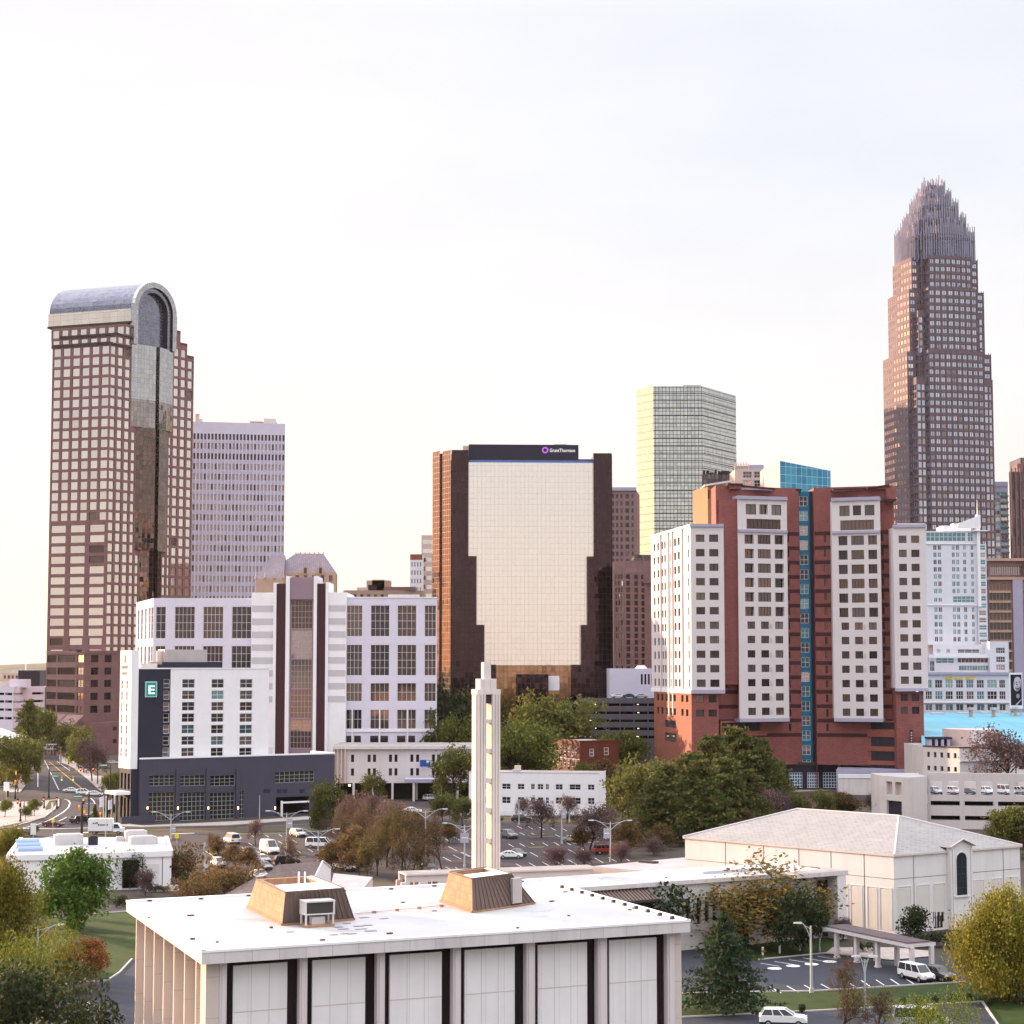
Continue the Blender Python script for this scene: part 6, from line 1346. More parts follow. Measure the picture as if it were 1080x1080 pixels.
 D = 960.0; b = Bld('plant_building', P(30, D), 'dark navy cube building beyond the pale parking garage', 'building'); A, B = P(19, D, 715), P(42, D, 715); zt = Z(707, D); b.block([A, B, (B[0], D + 25), (A[0], D + 25)], 0, zt, 'navy_panel', roof='roof_gravel'); b.mb('mast').cyl(P(27.5, D + 2), .25, .15, zt, zt + 3.5, 'galvanised', 6); b.mb('conduit').slab(mv(A, 0, 3), mv(A, 0, 3.4), 0, zt - 1, .3, 0, 'frame_dark'); b.finish()
 D = 1050.0; b = Bld('apartment_block', P(10, D), 'distant cream block with roof frames at the far left horizon', 'building'); A, B = P(2, D, 715), P(20, D, 715); zt = Z(710, D); b.facade(A, B, 0, zt, ugrid(rep(1, 2.2, 4, 1.2), [(zt - 3, zt - 1.2)], St('g_brown', fw=0)), 'pink_stucco'); b.facade((A[0], D + 12), A, 0, zt, (), 'pink_stucco'); b.facade(B, (B[0], D + 12), 0, zt, (), 'pink_stucco'); b.mb('roof').face([A + (zt,), B + (zt,), (B[0], D + 12, zt), (A[0], D + 12, zt)], 'roof_gravel'); b.mb('roof_frame').box(A[0] + 5, B[0] - .5, D + 2, D + 8, zt, zt + 1.8, 'concrete_light'); b.finish()
 # cream building end at the left edge
 D = 560.0; b = Bld('corner_building', P(0, D), 'cream corner building with white overhanging roof at the left edge', 'building'); A, B = P(-20, D - 3, 800), P(7.8, D, 800); zt = Z(781, D); B2 = (B[0], D + 16); zc = Z(785, D)
 L = dist(A, B); b.facade(A, B, 0, zc, [(L * .85, L * .97, Z(806, D), Z(803, D), St('g_dark', fw=0)), (L * .6, L * .95, 0.2, Z(818, D), St('g_dark', 'frame_dark', 3, 1, .1, .3))], 'concrete_light'); b.facade(B, B2, 0, zc, (), 'pink_stucco')
 b.mb('roof').prism([(A[0], D - 4.2), (B[0] + 1, D - 1.2), (B[0] + 1, D + 17), (A[0], D + 17)], zc, zt + .6, 'white_bright'); b.mb('roof').hexa([(A[0], D - 4, zt + .6), (B[0] + .8, D - 1, zt + .6), (B[0] + .8, D + 17, zt + .6), (A[0], D + 17, zt + .6)], [(A[0], D + 3, zt + 3.2), (B[0] - 4, D + 5, zt + 3.2), (B[0] - 4, D + 9, zt + 3.2), (A[0], D + 9, zt + 3.2)], 'white_bright'); b.finish()
middle_low()

# unseen blocks added left of the frame to shade the tower feet
def west_blocks():
 for i, (x, y, w, d, h, lb) in enumerate(((-408, 932, 48, 36, 96, 'added tan stone block beyond the left edge, shading the arched tower foot'), (-345, 735, 34, 30, 58, 'added cream block beyond the left edge, west of the avenue, for its shadow'))):
  b = Bld('office_tower', (x, y), lb, 'office tower'); p = [(x - w / 2, y - d / 2), (x + w / 2, y - d / 2), (x + w / 2, y + d / 2), (x - w / 2, y + d / 2)]
  for k in range(4):
   A, B = p[k], p[(k + 1) % 4]; L = dist(A, B); n = int(L / 3.6); q = L / n
   b.facade(A, B, 0, h, [(j * q + .7, j * q + q - .7, 4 + 3.8 * f, 6.2 + 3.8 * f, S_LOW) for j in range(n) for f in range(int((h - 7) / 3.8))] if k < 2 else (), ('stone_tan', 'pink_stucco')[i])
  b.mb('roof').face([c + (h,) for c in p], 'roof_gravel'); b.mb('penthouse').box(x - 8, x + 8, y - 6, y + 6, h, h + 4, 'concrete'); b.finish(20)
west_blocks()
# ================================================================ foreground church complex
def nrm(A, B):
 L = dist(A, B); d = ((B[0] - A[0]) / L, (B[1] - A[1]) / L); return L, math.degrees(math.atan2(d[1], d[0]))
def church():
 hr = 14.0
 P1, P2, P3 = G(212.7, 1005, hr), G(133.3, 951, hr), G(728, 972, hr); P4 = (P2[0] + P3[0] - P1[0], P2[1] + P3[1] - P1[1])
 b = Bld('church_hall', P1, 'flat-roofed white church hall with stone fins and dark-framed panels, nearest in the foreground', 'building')
 Lf, af = nrm(P1, P3); Ls, as_ = nrm(P1, P2)
 rm = b.mb('roof'); rm.face([P1 + (hr,), P3 + (hr,), P4 + (hr,), P2 + (hr,)], 'membrane')
 fz = Z(1017.5, P1[1]); fm = b.mb('fascia')
 ins = lambda k, m: mv(mv(P1, af, m), as_, k)
 # fascia as four butted slabs with a thin metal drip edge
 for A, B in ((P2, P1), (P1, P3), (P3, P4), (P4, P2)): fm.slab(A, B, fz, hr - .02, 0, .6, 'fascia_stone'); b.mb('roof_edge').slab(A, B, hr - .02, hr + .16, .05, .35, 'white_bright')
 b.mb('fascia').face([p + (fz + .05,) for p in (P2, P4, P3, P1)], 'fascia_stone')
 # front wall
 W0 = mv(P1, as_, 1.3); col = lambda px: along(W0, af, px, 1040); U = lambda px: dist(W0, col(px)) if col(px)[0] > W0[0] else 0
 bays = [(237.6, 314), (322.4, 395.6), (404, 475.4), (484, 552.7), (562, 628), (638, 701.2)]
 pans = [(246, 303), (329.5, 385.3), (411, 466), (490.2, 543), (567.6, 619.4), (643, 692.8)]
 dm, pm, lm = b.mb('dark_glazing'), b.mb('wall_panel'), b.mb('pilaster')
 zh = fz - .02
 for (a, c), (d, e) in zip(bays, pans):
  dm = MB(); q0, q1 = col(a), col(c); dm.slab(q0, q1, 0, zh, -.35, .2, 'g_black')
  for i in range(6): dm.slab(q0, q1, zh - 3.2 * (i + 1), zh - 3.2 * (i + 1) + .08, -.31, .36, 'bumper_dark')
  dm.build('dark_glazing', b.root, b.loc)
  pm = MB(); r0, r1 = col(d), col(e); pm.slab(r0, r1, 0, zh - .42, -.02, .3, 'panel_white'); w = dist(r0, r1) / 3
  for k in (1, 2): pm.slab(mv(r0, af, w * k - .02), mv(r0, af, w * k + .02), 0, zh - .43, -.012, 0, 'fascia_stone')
  for z in (4.6, 9.25): pm.slab(r0, r1, z, z + .05, -.01, 0, 'column_stone')
  pm.build('wall_panel', b.root, b.loc)
 for a, c in ((230.2, 237.4), (314.2, 322.2), (395.8, 403.8), (475.6, 483.8), (552.9, 561.8), (628.2, 637.8), (701.4, 709)):
  m = MB(); m.slab(col(a), col(c), 0, zh, .45, .5, 'bay_white'); m.slab(mv(col(a), af, .15), mv(col(c), af, -.15), 0, zh - .3, .55, 0, 'bay_white'); m.build('pilaster', b.root, b.loc)
 q = col(709); e = col(717.5); m = MB(); m.slab(mv(q, af, .02), e, 0, zh, .2, 1.6, 'column_stone'); m.build('corner_pier', b.root, b.loc); m = MB(); m.slab(col(216), col(230), 0, zh, .3, 1.2, 'column_stone'); m.build('corner_pier', b.root, b.loc)
 # left side: tall stone fins with recessed panels
 S0 = mv(mv(P1, af, 1.25), as_, 1.0); S1 = mv(S0, as_, Ls - 2.2); n = 7; w = dist(S0, S1) / n
 for i in range(n):
  m = MB(); a, c = mv(S0, as_, i * w + .3), mv(S0, as_, (i + 1) * w); m.slab(c, a, 0, zh, -.45, .4, 'column_stone'); m.build('side_panel', b.root, b.loc)
 for i in range(n + 1):
  m = MB(); a = mv(S0, as_, i * w); m.slab(mv(a, as_, .3), a, 0, zh, .5, .55, 'column_stone'); m.build('fin', b.root, b.loc)
 core = [mv(mv(P1, af, 2.2), as_, 1.9), mv(mv(P3, af, -2.0), as_, 1.9), mv(mv(P4, af, -2.0), as_, -1.5), mv(mv(P2, af, 2.2), as_, -1.5)]
 b.mb('core_wall').prism(core, 0, fz + .1, 'bay_white')
 # roof studs, stains, pads
 sm = b.mb('roof_stud'); rr = random.Random(8)
 for i in range(11): sm.obox(mv(mv(P3, as_, 2 + i * 2.4), af, -.7), af, .3, .3, hr, hr + .25, 'ac_dark')
 for i in range(9): sm.obox(mv(mv(P2, af, 2 + i * 4.6), as_, -.6 - (i % 2) * .5), af, .35, .25, hr, hr + .12, 'ac_dark')
 for px, py in ((160, 968), (201, 966), (203, 991), (229, 994), (286, 979), (425, 952), (411, 985), (519, 950), (536, 948), (545, 951), (582, 951), (458, 961), (596, 941), (664, 960), (668, 958), (600, 966), (546, 979), (340, 992)): sm.obox(G(px, py, hr), rr.uniform(0, 90), rr.uniform(.2, .6), rr.uniform(.12, .3), hr, hr + rr.uniform(.05, .14), 'brick_old' if rr.random() < .5 else 'ac_dark')
 pm = b.mb('roof_pad')
 for px, py in ((306, 983), (357, 978), (362, 980), (366, 974), (378, 977), (381, 980), (388, 976), (391, 982), (384, 968), (405, 969), (371, 985), (352, 986), (363, 985)): pm.obox(G(px, py, hr), 24 + rr.uniform(-9, 9), rr.uniform(.6, .95), rr.uniform(.35, .6), hr + .005, hr + .03, 'slate')
 cm = b.mb('roof_pipe'); p0 = G(375, 965, hr); p1 = G(470, 956, hr); cm.tube([p0 + (hr + .12,), lerp2(p0, p1, .5) + (hr + .12,), p1 + (hr + .12,)], .05, 'pink_stucco', 6)
 for f in (.2, .45, .7, .95): cm.obox(lerp2(p0, p1, f), af, .3, .3, hr, hr + .2, 'shingle_tan')
 # two mansard plant enclosures
 def mansard(base, top, z1, door=None):
  bl, bf, br = [G(x, y, hr) for x, y in base]; tl, tf, tr = [G(x, y, z1) for x, y in top]
  k1, k2 = dist(tf, tr) / dist(bf, br), dist(tf, tl) / dist(bf, bl); tr = (tf[0] + (br[0] - bf[0]) * k1, tf[1] + (br[1] - bf[1]) * k1); tl = (tf[0] + (bl[0] - bf[0]) * k2, tf[1] + (bl[1] - bf[1]) * k2)
  bb = (bl[0] + br[0] - bf[0], bl[1] + br[1] - bf[1]); tb = (tl[0] + tr[0] - tf[0], tl[1] + tr[1] - tf[1])
  m = MB(); lo = [p + (hr + .12,) for p in (bf, br, bb, bl)]; up = [p + (z1,) for p in (tf, tr, tb, tl)]
  m.face([lo[3], lo[0], up[0], up[3]], 'shingle_tan'); m.face([lo[0], lo[1], up[1], up[0]], 'rib_brown'); m.face([lo[1], lo[2], up[2], up[1]], 'rib_brown'); m.face([lo[2], lo[3], up[3], up[2]], 'shingle_tan')
  f1, f2 = lerp2(tf, tl, .5), lerp2(tr, tb, .5); g1, g2 = lerp2(tf, tl, .93), lerp2(tr, tb, .93); inn = [lerp2(f1, f2, .07), lerp2(f1, f2, .86), lerp2(g1, g2, .86), lerp2(g1, g2, .07)]
  for i in range(4):
   j = (i + 1) % 4; m.face([up[i], up[j], inn[j] + (z1,), inn[i] + (z1,)], 'white_bright' if i in (0, 1) else 'shingle_tan'); m.face([inn[i] + (z1,), inn[j] + (z1,), inn[j] + (z1 - 1.0,), inn[i] + (z1 - 1.0,)], 'shingle_tan')
  m.face([p + (z1 - 1.0,) for p in inn], 'roof_white'); e = m.build('plant_enclosure', b.root, b.loc)
  off = b.loc
  r = MB(); n = 14
  for i in range(n + 1):                                      # standing seams on the ribbed side
   t = i / n; a = Vector(lo[0]).lerp(Vector(lo[1]), t); c2 = Vector(up[0]).lerp(Vector(up[1]), t); nr = Vector((math.sin(R(af)), -math.cos(R(af)), .25)) * .05
   r.tube([tuple(a + nr), tuple(c2 + nr)], .045, 'rib_brown', 4, False)
  def child(mb, nm):
   o = mb.build(nm, e, off); return o
  child(r, 'seam')
  t = MB();
  for i in range(4):
   j = (i + 1) % 4; t.slab(lo[i][:2], lo[j][:2], hr + .02, hr + .16, .12, .05, 'shingle_tan'); t.tube([up[i], up[j]], .07, 'rib_brown', 5)
  child(t, 'trim')
  if door:
   d = MB(); x0, x1, y0, y1 = door; zz0, zz1 = hr + .35, hr + 2.5
   q0, q1 = lerp2(bf, br, x0), lerp2(bf, br, x1); s0, s1 = lerp2(tf, tr, x0), lerp2(tf, tr, x1); k = .13; nx, ny = math.sin(R(af)) * .28, -math.cos(R(af)) * .28
   d.prism([(q0[0] + nx, q0[1] + ny), (q1[0] + nx, q1[1] + ny), (q1[0] - nx, q1[1] - ny), (q0[0] - nx, q0[1] - ny)], zz0, zz1, 'galv_box'); child(d, 'door')
  return e
 mansard(((260.7, 957), (297.8, 976.3), (373.3, 970.4)), ((272.6, 927), (301.3, 941), (361.5, 936.6)), hr + 2.75)
 mansard(((464.4, 951), (498.5, 963), (563.7, 953.5)), ((473.3, 919.5), (497.9, 926.6), (554.8, 923.9)), hr + 2.85, (.62, .77, 0, 1))
 for px in (315, 321.5): p = G(px, 948, hr + 2); b.mb('vent_stack').cyl(p, .07, .07, hr + 1.8, hr + 4.2, 'white_bright', 6)
 # rooftop condenser on its frame
 A = G(322, 979, hr); an = af; u = MB(); c = mv(mv(A, an, 1.25), an + 90, .75); z = hr + .1
 for sx in (-1, 1):
  for sy in (-1, 1): u.obox(mv(mv(c, an, sx * 1.15), an + 90, sy * .6), an, .14, .14, z, z + .9, 'ac_metal')
 u.obox(c, an, 2.5, 1.4, z - .08, z + .1, 'shingle_tan'); u.obox(c, an, 2.55, 1.45, z + .9, z + 1.0, 'ac_metal'); u.obox(c, an, 2.3, 1.2, z + 1.0, z + 1.9, 'ac_dark')
 for sx in (-1, 1): u.obox(mv(c, an, sx * 1.2), an, .14, 1.45, z + 1.0, z + 1.9, 'ac_metal')
 u.obox(c, an, 2.6, 1.5, z + 1.9, z + 2.02, 'ac_metal'); u.obox(c, an, 1.1, .7, z + .1, z + .7, 'ac_metal'); o = tag(u.build('condenser', None, (0, 0, 0)), 'box-shaped rooftop air conditioner with louvred top on the church hall roof', 'air conditioner')
 b.finish()
MAT('bumper_dark', (0.03, 0.025, 0.028), rough=.6)
GLASS('g_black', (0.012, 0.008, 0.010), (0.022, 0.014, 0.016), metal=0.0, rough=.15, spec=.2)
church()

def bell_tower():
 D = 250.0; th = 24.5; N = P(503.6, D, 800); s = 3.25; sv = 1.9; b = Bld('bell_tower', mv(mv(N, th, s / 2), th + 90, sv / 2), 'slender open concrete bell tower with cross bars and stepped cap, behind the church roof', 'bell tower')
 X = lambda u, v: mv(mv(N, th, u), th + 90, v); zt = Z(727.5, D)
 # two full-depth ribbed piers joined by cross bars
 for u0, u1 in ((0, 1.16), (s - 1.16, s)):
  m = MB(); m.prism([X(u0, 0), X(u1, 0), X(u1, sv), X(u0, sv)], 0, zt, 'column_conc')
  for k in (.06, .46, .86):
   m.prism([X(u0 + k, -.14), X(u0 + k + .26, -.14), X(u0 + k + .26, .001), X(u0 + k, .001)], 0, zt - .6, 'column_conc')
  m.prism([X(u0 - .12 if u0 == 0 else u1 + .002, .25), X(u0 - .001 if u0 == 0 else u1 + .12, .25), X(u0 - .001 if u0 == 0 else u1 + .12, .65), X(u0 - .12 if u0 == 0 else u1 + .002, .65)], 0, zt - .6, 'column_conc')
  m.build('pier', b.root, b.loc)
 for y0, y1 in ((759, 763), (790, 794.5), (821.5, 826), (853, 858), (885.5, 890)):
  z0, z1 = Z(y1, D), Z(y0, D); m = MB()
  m.prism([X(1.2, .12), X(s - 1.2, .12), X(s - 1.2, .5), X(1.2, .5)], z0, z1, 'column_conc'); m.prism([X(1.2, sv - .5), X(s - 1.2, sv - .5), X(s - 1.2, sv - .12), X(1.2, sv - .12)], z0, z1, 'column_conc')
  m.build('cross_bar', b.root, b.loc)
 m = b.mb('cap'); m.prism([X(-.05, -.05), X(s + .05, -.05), X(s + .05, sv + .05), X(-.05, sv + .05)], Z(732.5, D), zt + .05, 'column_conc')
 k = .45; m.prism([X(k, .2), X(s - k, .2), X(s - k, sv - .2), X(k, sv - .2)], zt + .05, Z(716, D), 'column_conc'); m.prism([X(1.0, .08), X(1.4, .08), X(1.4, .2), X(1.0, .2)], zt + .05, Z(716, D) - .1, 'column_conc'); m.prism([X(1.9, .08), X(2.3, .08), X(2.3, .2), X(1.9, .2)], zt + .05, Z(716, D) - .1, 'column_conc')
 k = 1.12; m.prism([X(k, .5), X(s - k, .5), X(s - k, sv - .5), X(k, sv - .5)], Z(716, D), Z(698.3, D), 'column_conc')
 bl = b.mb('bell_louvre'); bl.prism([X(1.23, .2), X(s - 1.23, .2), X(s - 1.23, sv - .2), X(1.23, sv - .2)], Z(742, D), Z(732.5, D) - .02, 'ac_dark')
 b.finish()
MAT('column_conc', (0.66, 0.61, 0.59), var=0.08, streak=0.25)
bell_tower()

def sanctuary():
 ze = 10.3; N, L_, R_ = G(942.4, 902, ze), G(722.5, 883, ze), G(1075.5, 892, ze); B_ = (L_[0] + R_[0] - N[0], L_[1] + R_[1] - N[1])
 b = Bld('church_sanctuary', N, 'white panelled church sanctuary with low hipped shingle roof and arched window', 'church')
 LL, al = nrm(L_, N); LR, ar = nrm(N, R_)
 for A, B in ((L_, N), (N, R_), (R_, B_), (B_, L_)): b.facade(A, B, 0, ze, (), 'sanct_wall')
 # hip roof
 ov = .35; c4 = [(p[0], p[1]) for p in (N, R_, B_, L_)]; cen = (sum(p[0] for p in c4) / 4, sum(p[1] for p in c4) / 4); ex = [(cen[0] + (p[0] - cen[0]) * 1.015, cen[1] + (p[1] - cen[1]) * 1.015) for p in c4]
 m1 = lerp2(N, R_, .5); m2 = lerp2(L_, B_, .5); zr = Z(855, 268)
 r0, r1 = lerp2(m1, m2, .263), lerp2(m1, m2, .75); rm = b.mb('roof'); e = [p + (ze + .05,) for p in ex]; q0, q1 = r0 + (14.35,), r1 + (14.35,)
 rm.face([e[3], e[0], q0, q1], 'shingle_roof'); rm.face([e[0], e[1], q0], 'shingle_roof'); rm.face([e[1], e[2], q1, q0], 'shingle_roof'); rm.face([e[2], e[3], q1], 'shingle_roof')
 cm = b.mb('ridge_cap')
 for a, c in ((q0, q1), (e[0], q0), (e[1], q0), (e[3], q1)): cm.tube([(a[0], a[1], a[2] + .05), (c[0], c[1], c[2] + .05)], .12, 'bay_white', 5)
 em = b.mb('eave');
 for i in range(4): em.slab(ex[(i + 3) % 4], ex[i], ze - .18, ze + .06, .0, .5, 'column_stone')
 # panel joints, frames
 jm = b.mb('wall_joint'); fm = b.mb('panel_frame')
 zj = 7.15
 for A, an, ln, js in ((L_, al, LL, (.0, .21, .40, .57, .72, .87)), (N, ar, LR, (.15, .56, .86))):
  jm.slab(A, mv(A, an, ln), zj, zj + .06, .012, 0, 'ac_dark')
  for t in js[0:]:
   if t: jm.slab(mv(A, an, ln * t - .05), mv(A, an, ln * t + .05), 0, ze - .2, .014, 0, 'ac_dark')
 for A, an, spans in ((L_, al, ((.59, .64), (.665, .71), (.735, .795), (.805, .86), (.88, .925), (.935, .99))), (N, ar, ((.02, .13), (.17, .27), (.30, .39), (.62, .70), (.76, .85), (.88, .98)))):
  ln = LL if A is L_ else LR
  for t0, t1 in spans:
   p0, p1 = mv(A, an, ln * t0), mv(A, an, ln * t1); z0, z1 = .5, 6.2 if A is N else 6.0
   fm.slab(p0, mv(p0, an, .12), z0, z1, .07, 0, 'sanct_wall'); fm.slab(mv(p1, an, -.12), p1, z0, z1, .07, 0, 'sanct_wall'); fm.slab(mv(p0, an, .12), mv(p1, an, -.12), z1 - .12, z1, .07, 0, 'sanct_wall')
   fm.slab(mv(p0, an, .2), mv(p1, an, -.2), z0, z1 - .3, .03, 0, 'panel_inset')
 # strip windows on the left wall
 for x0, x1 in ((761.5, 775), (781, 804), (813.5, 834), (844.5, 865)):
  p, q = along(L_, al, x0, 915), along(L_, al, x1, 915); d = p[1]; w = MB(); w.slab(p, q, Z(917.8, d), Z(913.2, d), .05, 0, 'g_dark'); w.slab(p, q, Z(918.4, d), Z(917.8, d), .1, 0, 'frame_dark'); w.build('strip_window', b.root, b.loc)
 # gabled bay with tall arched window on the right wall
 p0, p1 = along(N, ar, 998.3, 900), along(N, ar, 1021.5, 900); w = dist(p0, p1); g = MB(); out = .7; n_ = ar - 90
 f0, f1 = mv(p0, n_, out), mv(p1, n_, out); zs = Z(892.5, p0[1]); zp = Z(886.3, p0[1]); mid = lerp2(f0, f1, .5); k0, k1 = mv(p0, n_, -6), mv(p1, n_, -6)
 g.face([f0 + (0,), f1 + (0,), f1 + (zs,), mid + (zp,), f0 + (zs,)], 'sanct_wall'); g.face([p0 + (0,), f0 + (0,), f0 + (zs,), p0 + (zs,)], 'sanct_wall'); g.face([f1 + (0,), p1 + (0,), p1 + (zs,), f1 + (zs,)], 'sanct_wall')
 o_ = mv(mid, n_, .35); mk = mv(mid, n_, -7.5); a0 = mv(mv(f0, n_, .35), ar + 180, .35); a1 = mv(mv(f1, n_, .35), ar, .35)
 gb = g.build('gable_bay', b.root, b.loc)
 r = MB(); r.face([a0 + (zs - .12,), o_ + (zp + .1,), mk + (zp + .1,), mv(a0, n_, -7.5) + (zs - .12,)], 'shingle_roof'); r.face([o_ + (zp + .1,), a1 + (zs - .12,), mv(a1, n_, -7.5) + (zs - .12,), mk + (zp + .1,)], 'shingle_roof'); r.tube([a0 + (zs - .05,), o_ + (zp + .15,), a1 + (zs - .05,)], .12, 'column_stone', 5)
 r.build('gable_roof', gb, b.loc)
 u0, u1 = dist(p0, along(p0, ar, 1003.8, 920)), dist(p0, along(p0, ar, 1015.8, 920)); rad = (u1 - u0) / 2; zc = Z(907.5, p0[1]); zb = Z(944.5, p0[1]); wn = MB(); Y = lambda u, z, o: mv(mv(f0, ar, u), n_, o) + (z,)
 arc = [(u1 - rad + rad * math.cos(math.pi * i / 14), zc + rad * math.sin(math.pi * i / 14)) for i in range(15)]
 wn.face([Y(u0, zb, .02), Y(u1, zb, .02)] + [Y(u, z, .02) for u, z in arc], 'g_teal_dark')
 ring = [(u1, zb)] + arc + [(u0, zb)]; rr = [Y(u, z, .06) for u, z in ring]; wn.tube(rr, .09, 'sanct_wall', 6); wn.slab(mv(f0, ar, u0 - .3), mv(f0, ar, u1 + .3), zb - .25, zb - .02, .2, 0, 'sanct_wall')
 wn.slab(mv(f0, ar, u0 + rad - .03), mv(f0, ar, u0 + rad + .03), zb, zc + rad - .1, .05, 0, 'frame_dark')
 for i in range(4): wn.slab(mv(f0, ar, u0 + .05), mv(f0, ar, u1 - .05), lerp(zb, zc, (i + 1) / 5), lerp(zb, zc, (i + 1) / 5) + .05, .05, 0, 'frame_dark')
 wn.build('arched_window', b.root, b.loc)
 gj = b.mb('wall_joint'); gj.slab(mv(f0, ar, .35), mv(f0, ar, .39), 0, zs - .4, .012, 0, 'ac_dark'); gj.slab(mv(f1, ar, -.39), mv(f1, ar, -.35), 0, zs - .4, .012, 0, 'ac_dark')
 # small slit windows low on the right wall
 for x in (984.2, 988.5, 992.6, 970.8, 974):
  p, q = along(N, ar, x, 965), along(N, ar, x + 2.5, 965); d = p[1]; w = MB(); w.slab(p, q, Z(972, d), Z(961.8, d), .04, 0, 'g_dark'); w.build('slit_window', b.root, b.loc)
 # grouped doors near the ground
 for x in (985, 988.3, 991.6): p, q = along(N, ar, x, 985), along(N, ar, x + 2.6, 985); b.mb('low_window').slab(p, q, .3, 1.9, .04, 0, 'g_dark')
 b.finish()
 # --- long wing in front of the left wall
 zt = 8.6; A = G(604, 936, zt); an = 30.0; B = along(A, an, 872, 922); b = Bld('church_wing', A, 'flat-roofed white church wing with narrow slit windows, left of the sanctuary', 'building'); Lw = dist(A, B)
 W_ = lambda x: dist(A, along(A, an, x, 950)); w = [(W_(x), W_(x + 4.2), zt - 5.6, zt - 2.3, St('g_dark', fw=0, dep=.3)) for x in (723.5, 735, 743.5, 751.5, 759.5, 767)] + [(W_(x), W_(x + 3), zt - 4.6, zt - 3.4, St('g_dark', fw=0, dep=.3)) for x in (660, 671, 683)]
 b.facade(A, B, 0, zt - .5, w, 'sanct_wall'); A2, B2 = mv(A, an + 90, 11), mv(B, an + 90, 11); b.facade(A2, A, 0, zt - .5, (), 'sanct_wall'); b.facade(B, B2, 0, zt - .5, (), 'sanct_wall'); b.facade(B2, A2, 0, zt - .5, (), 'sanct_wall')
 b.mb('roof').prism([mv(mv(A, an + 180, .5), an - 90, .5), mv(mv(B, an, .3), an - 90, .5), mv(B2, an, .3), mv(A2, an + 180, .5)], zt - .5, zt, 'fascia_stone', 'membrane')
 b.mb('roof_frame').prism([mv(mv(A, an, 22), an + 90, 4), mv(mv(A, an, 31), an + 90, 4), mv(mv(A, an, 31), an + 90, 8), mv(mv(A, an, 22), an + 90, 8)], zt, zt + .35, 'roof_white')
 lv = b.mb('louvre_canopy'); c0, c1 = A, along(A, an, 684, 940)
 for i in range(22):
  p = lerp2(c0, c1, (i + .1) / 22); q = lerp2(c0, c1, (i + .7) / 22); o0, o1 = mv(p, an - 90, 2.6), mv(q, an - 90, 2.6)
  lv.hexa([o0 + (zt - 1.9,), o1 + (zt - 1.9,), q + (zt - .75,), p + (zt - .75,)], [o0 + (zt - 1.75,), o1 + (zt - 1.75,), q + (zt - .6,), p + (zt - .6,)], 'rib_brown')
 lv.slab(mv(c0, an - 90, 2.7), mv(c1, an - 90, 2.7), zt - 2.0, zt - 1.7, .1, .1, 'ac_dark'); lv.slab(c0, c1, zt - 2.9, zt - 2.2, .02, 0, 'ac_dark')
 e0, e1 = along(A, an, 861.5, 950), along(A, an, 871, 950); g = b.mb('entrance_glazing'); g.slab(mv(e0, an - 90, .3), mv(e1, an - 90, .3), .2, zt - 1.2, .05, .1, 'g_dark')
 for t in (0, .5, 1): p = lerp2(mv(e0, an - 90, .36), mv(e1, an - 90, .36), t); g.obox(p, an, .12, .12, .2, zt - 1.2, 'frame_dark')
 for z in (2.6, 4.8): g.slab(mv(e0, an - 90, .36), mv(e1, an - 90, .36), z, z + .1, .04, 0, 'frame_dark')
 f0 = mv(e1, an - 90, 2.4); fw = b.mb('entrance_wall'); fw.prism([f0, mv(f0, an, 1.4), mv(mv(f0, an, 1.4), an + 90, 3.5), mv(f0, an + 90, 3.5)], 0, zt - .45, 'sanct_wall')
 q0 = along(A, an, 826, 925); b.mb('entrance_roof').prism([mv(q0, an - 90, 2.8), mv(f0, an, 1.8), mv(mv(f0, an, 1.8), an + 90, 4), mv(q0, an - 90, .55)], zt - .44, zt + .1, 'fascia_stone', 'roof_gravel')
 b.finish()
 # --- rear wing and colonnade
 z5 = 5.0; c = [G(625, 913.5, z5), G(712, 921.5, z5), G(805, 909, z5), G(735, 903, z5)]; b = Bld('church_annex', c[0], 'low white annex with grey flat roof and row of tiny windows behind the church wing', 'building')
 Lc, ac = nrm(c[0], c[1]); b.facade(c[0], c[1], 0, z5 - .3, [(Lc * t, Lc * t + .8, 1.2, 3.4, St('g_dark', fw=0, dep=.2)) for t in (.14, .3, .44, .58, .72, .86)], 'pink_stucco'); b.facade(c[1], c[2], 0, z5 - .3, (), 'sanct_wall'); b.facade(c[3], c[0], 0, z5 - .3, (), 'sanct_wall'); b.facade(c[2], c[3], 0, z5 - .3, (), 'sanct_wall')
 b.mb('roof').prism(c, z5 - .3, z5, 'fascia_stone', 'roof_grey'); b.mb('skylight').obox(G(684, 910, z5), ac, 3, 1.2, z5, z5 + .3, 'ac_dark'); b.mb('skylight').obox(G(740, 906, z5), ac, 4, 1.6, z5, z5 + .25, 'roof_white'); b.finish()
 A, B = G(428, 925, 4.2), G(631, 914.5, 4.7); L, a = nrm(A, B); b = Bld('colonnade', A, 'white covered walkway with square openings along the far side of the church roof', 'walkway')
 n = 11; op = St('g_brown', fw=0, dep=.2); m = b.mb('beam'); m.slab(A, B, 3.4, 4.4, .0, .5, 'bay_white'); m.slab(mv(A, a + 90, 4), mv(B, a + 90, 4), 3.4, 4.4, 0, .4, 'bay_white'); b.mb('roof').prism([mv(A, a - 90, .3), mv(B, a - 90, .3), mv(B, a + 90, 4.6), mv(A, a + 90, 4.6)], 4.4, 4.62, 'bay_white', 'roof_gravel')
 for i in range(n + 1):
  p = lerp2(A, B, i / n); m = MB(); m.obox(mv(p, a + 90, .25), a, 1.3, .5, 0, 3.4, 'bay_white'); m.build('pillar', b.root, b.loc); m = MB(); m.obox(mv(p, a + 90, 3.8), a, 1.0, .5, 0, 3.4, 'pink_stucco'); m.build('pillar', b.root, b.loc)
 b.finish()
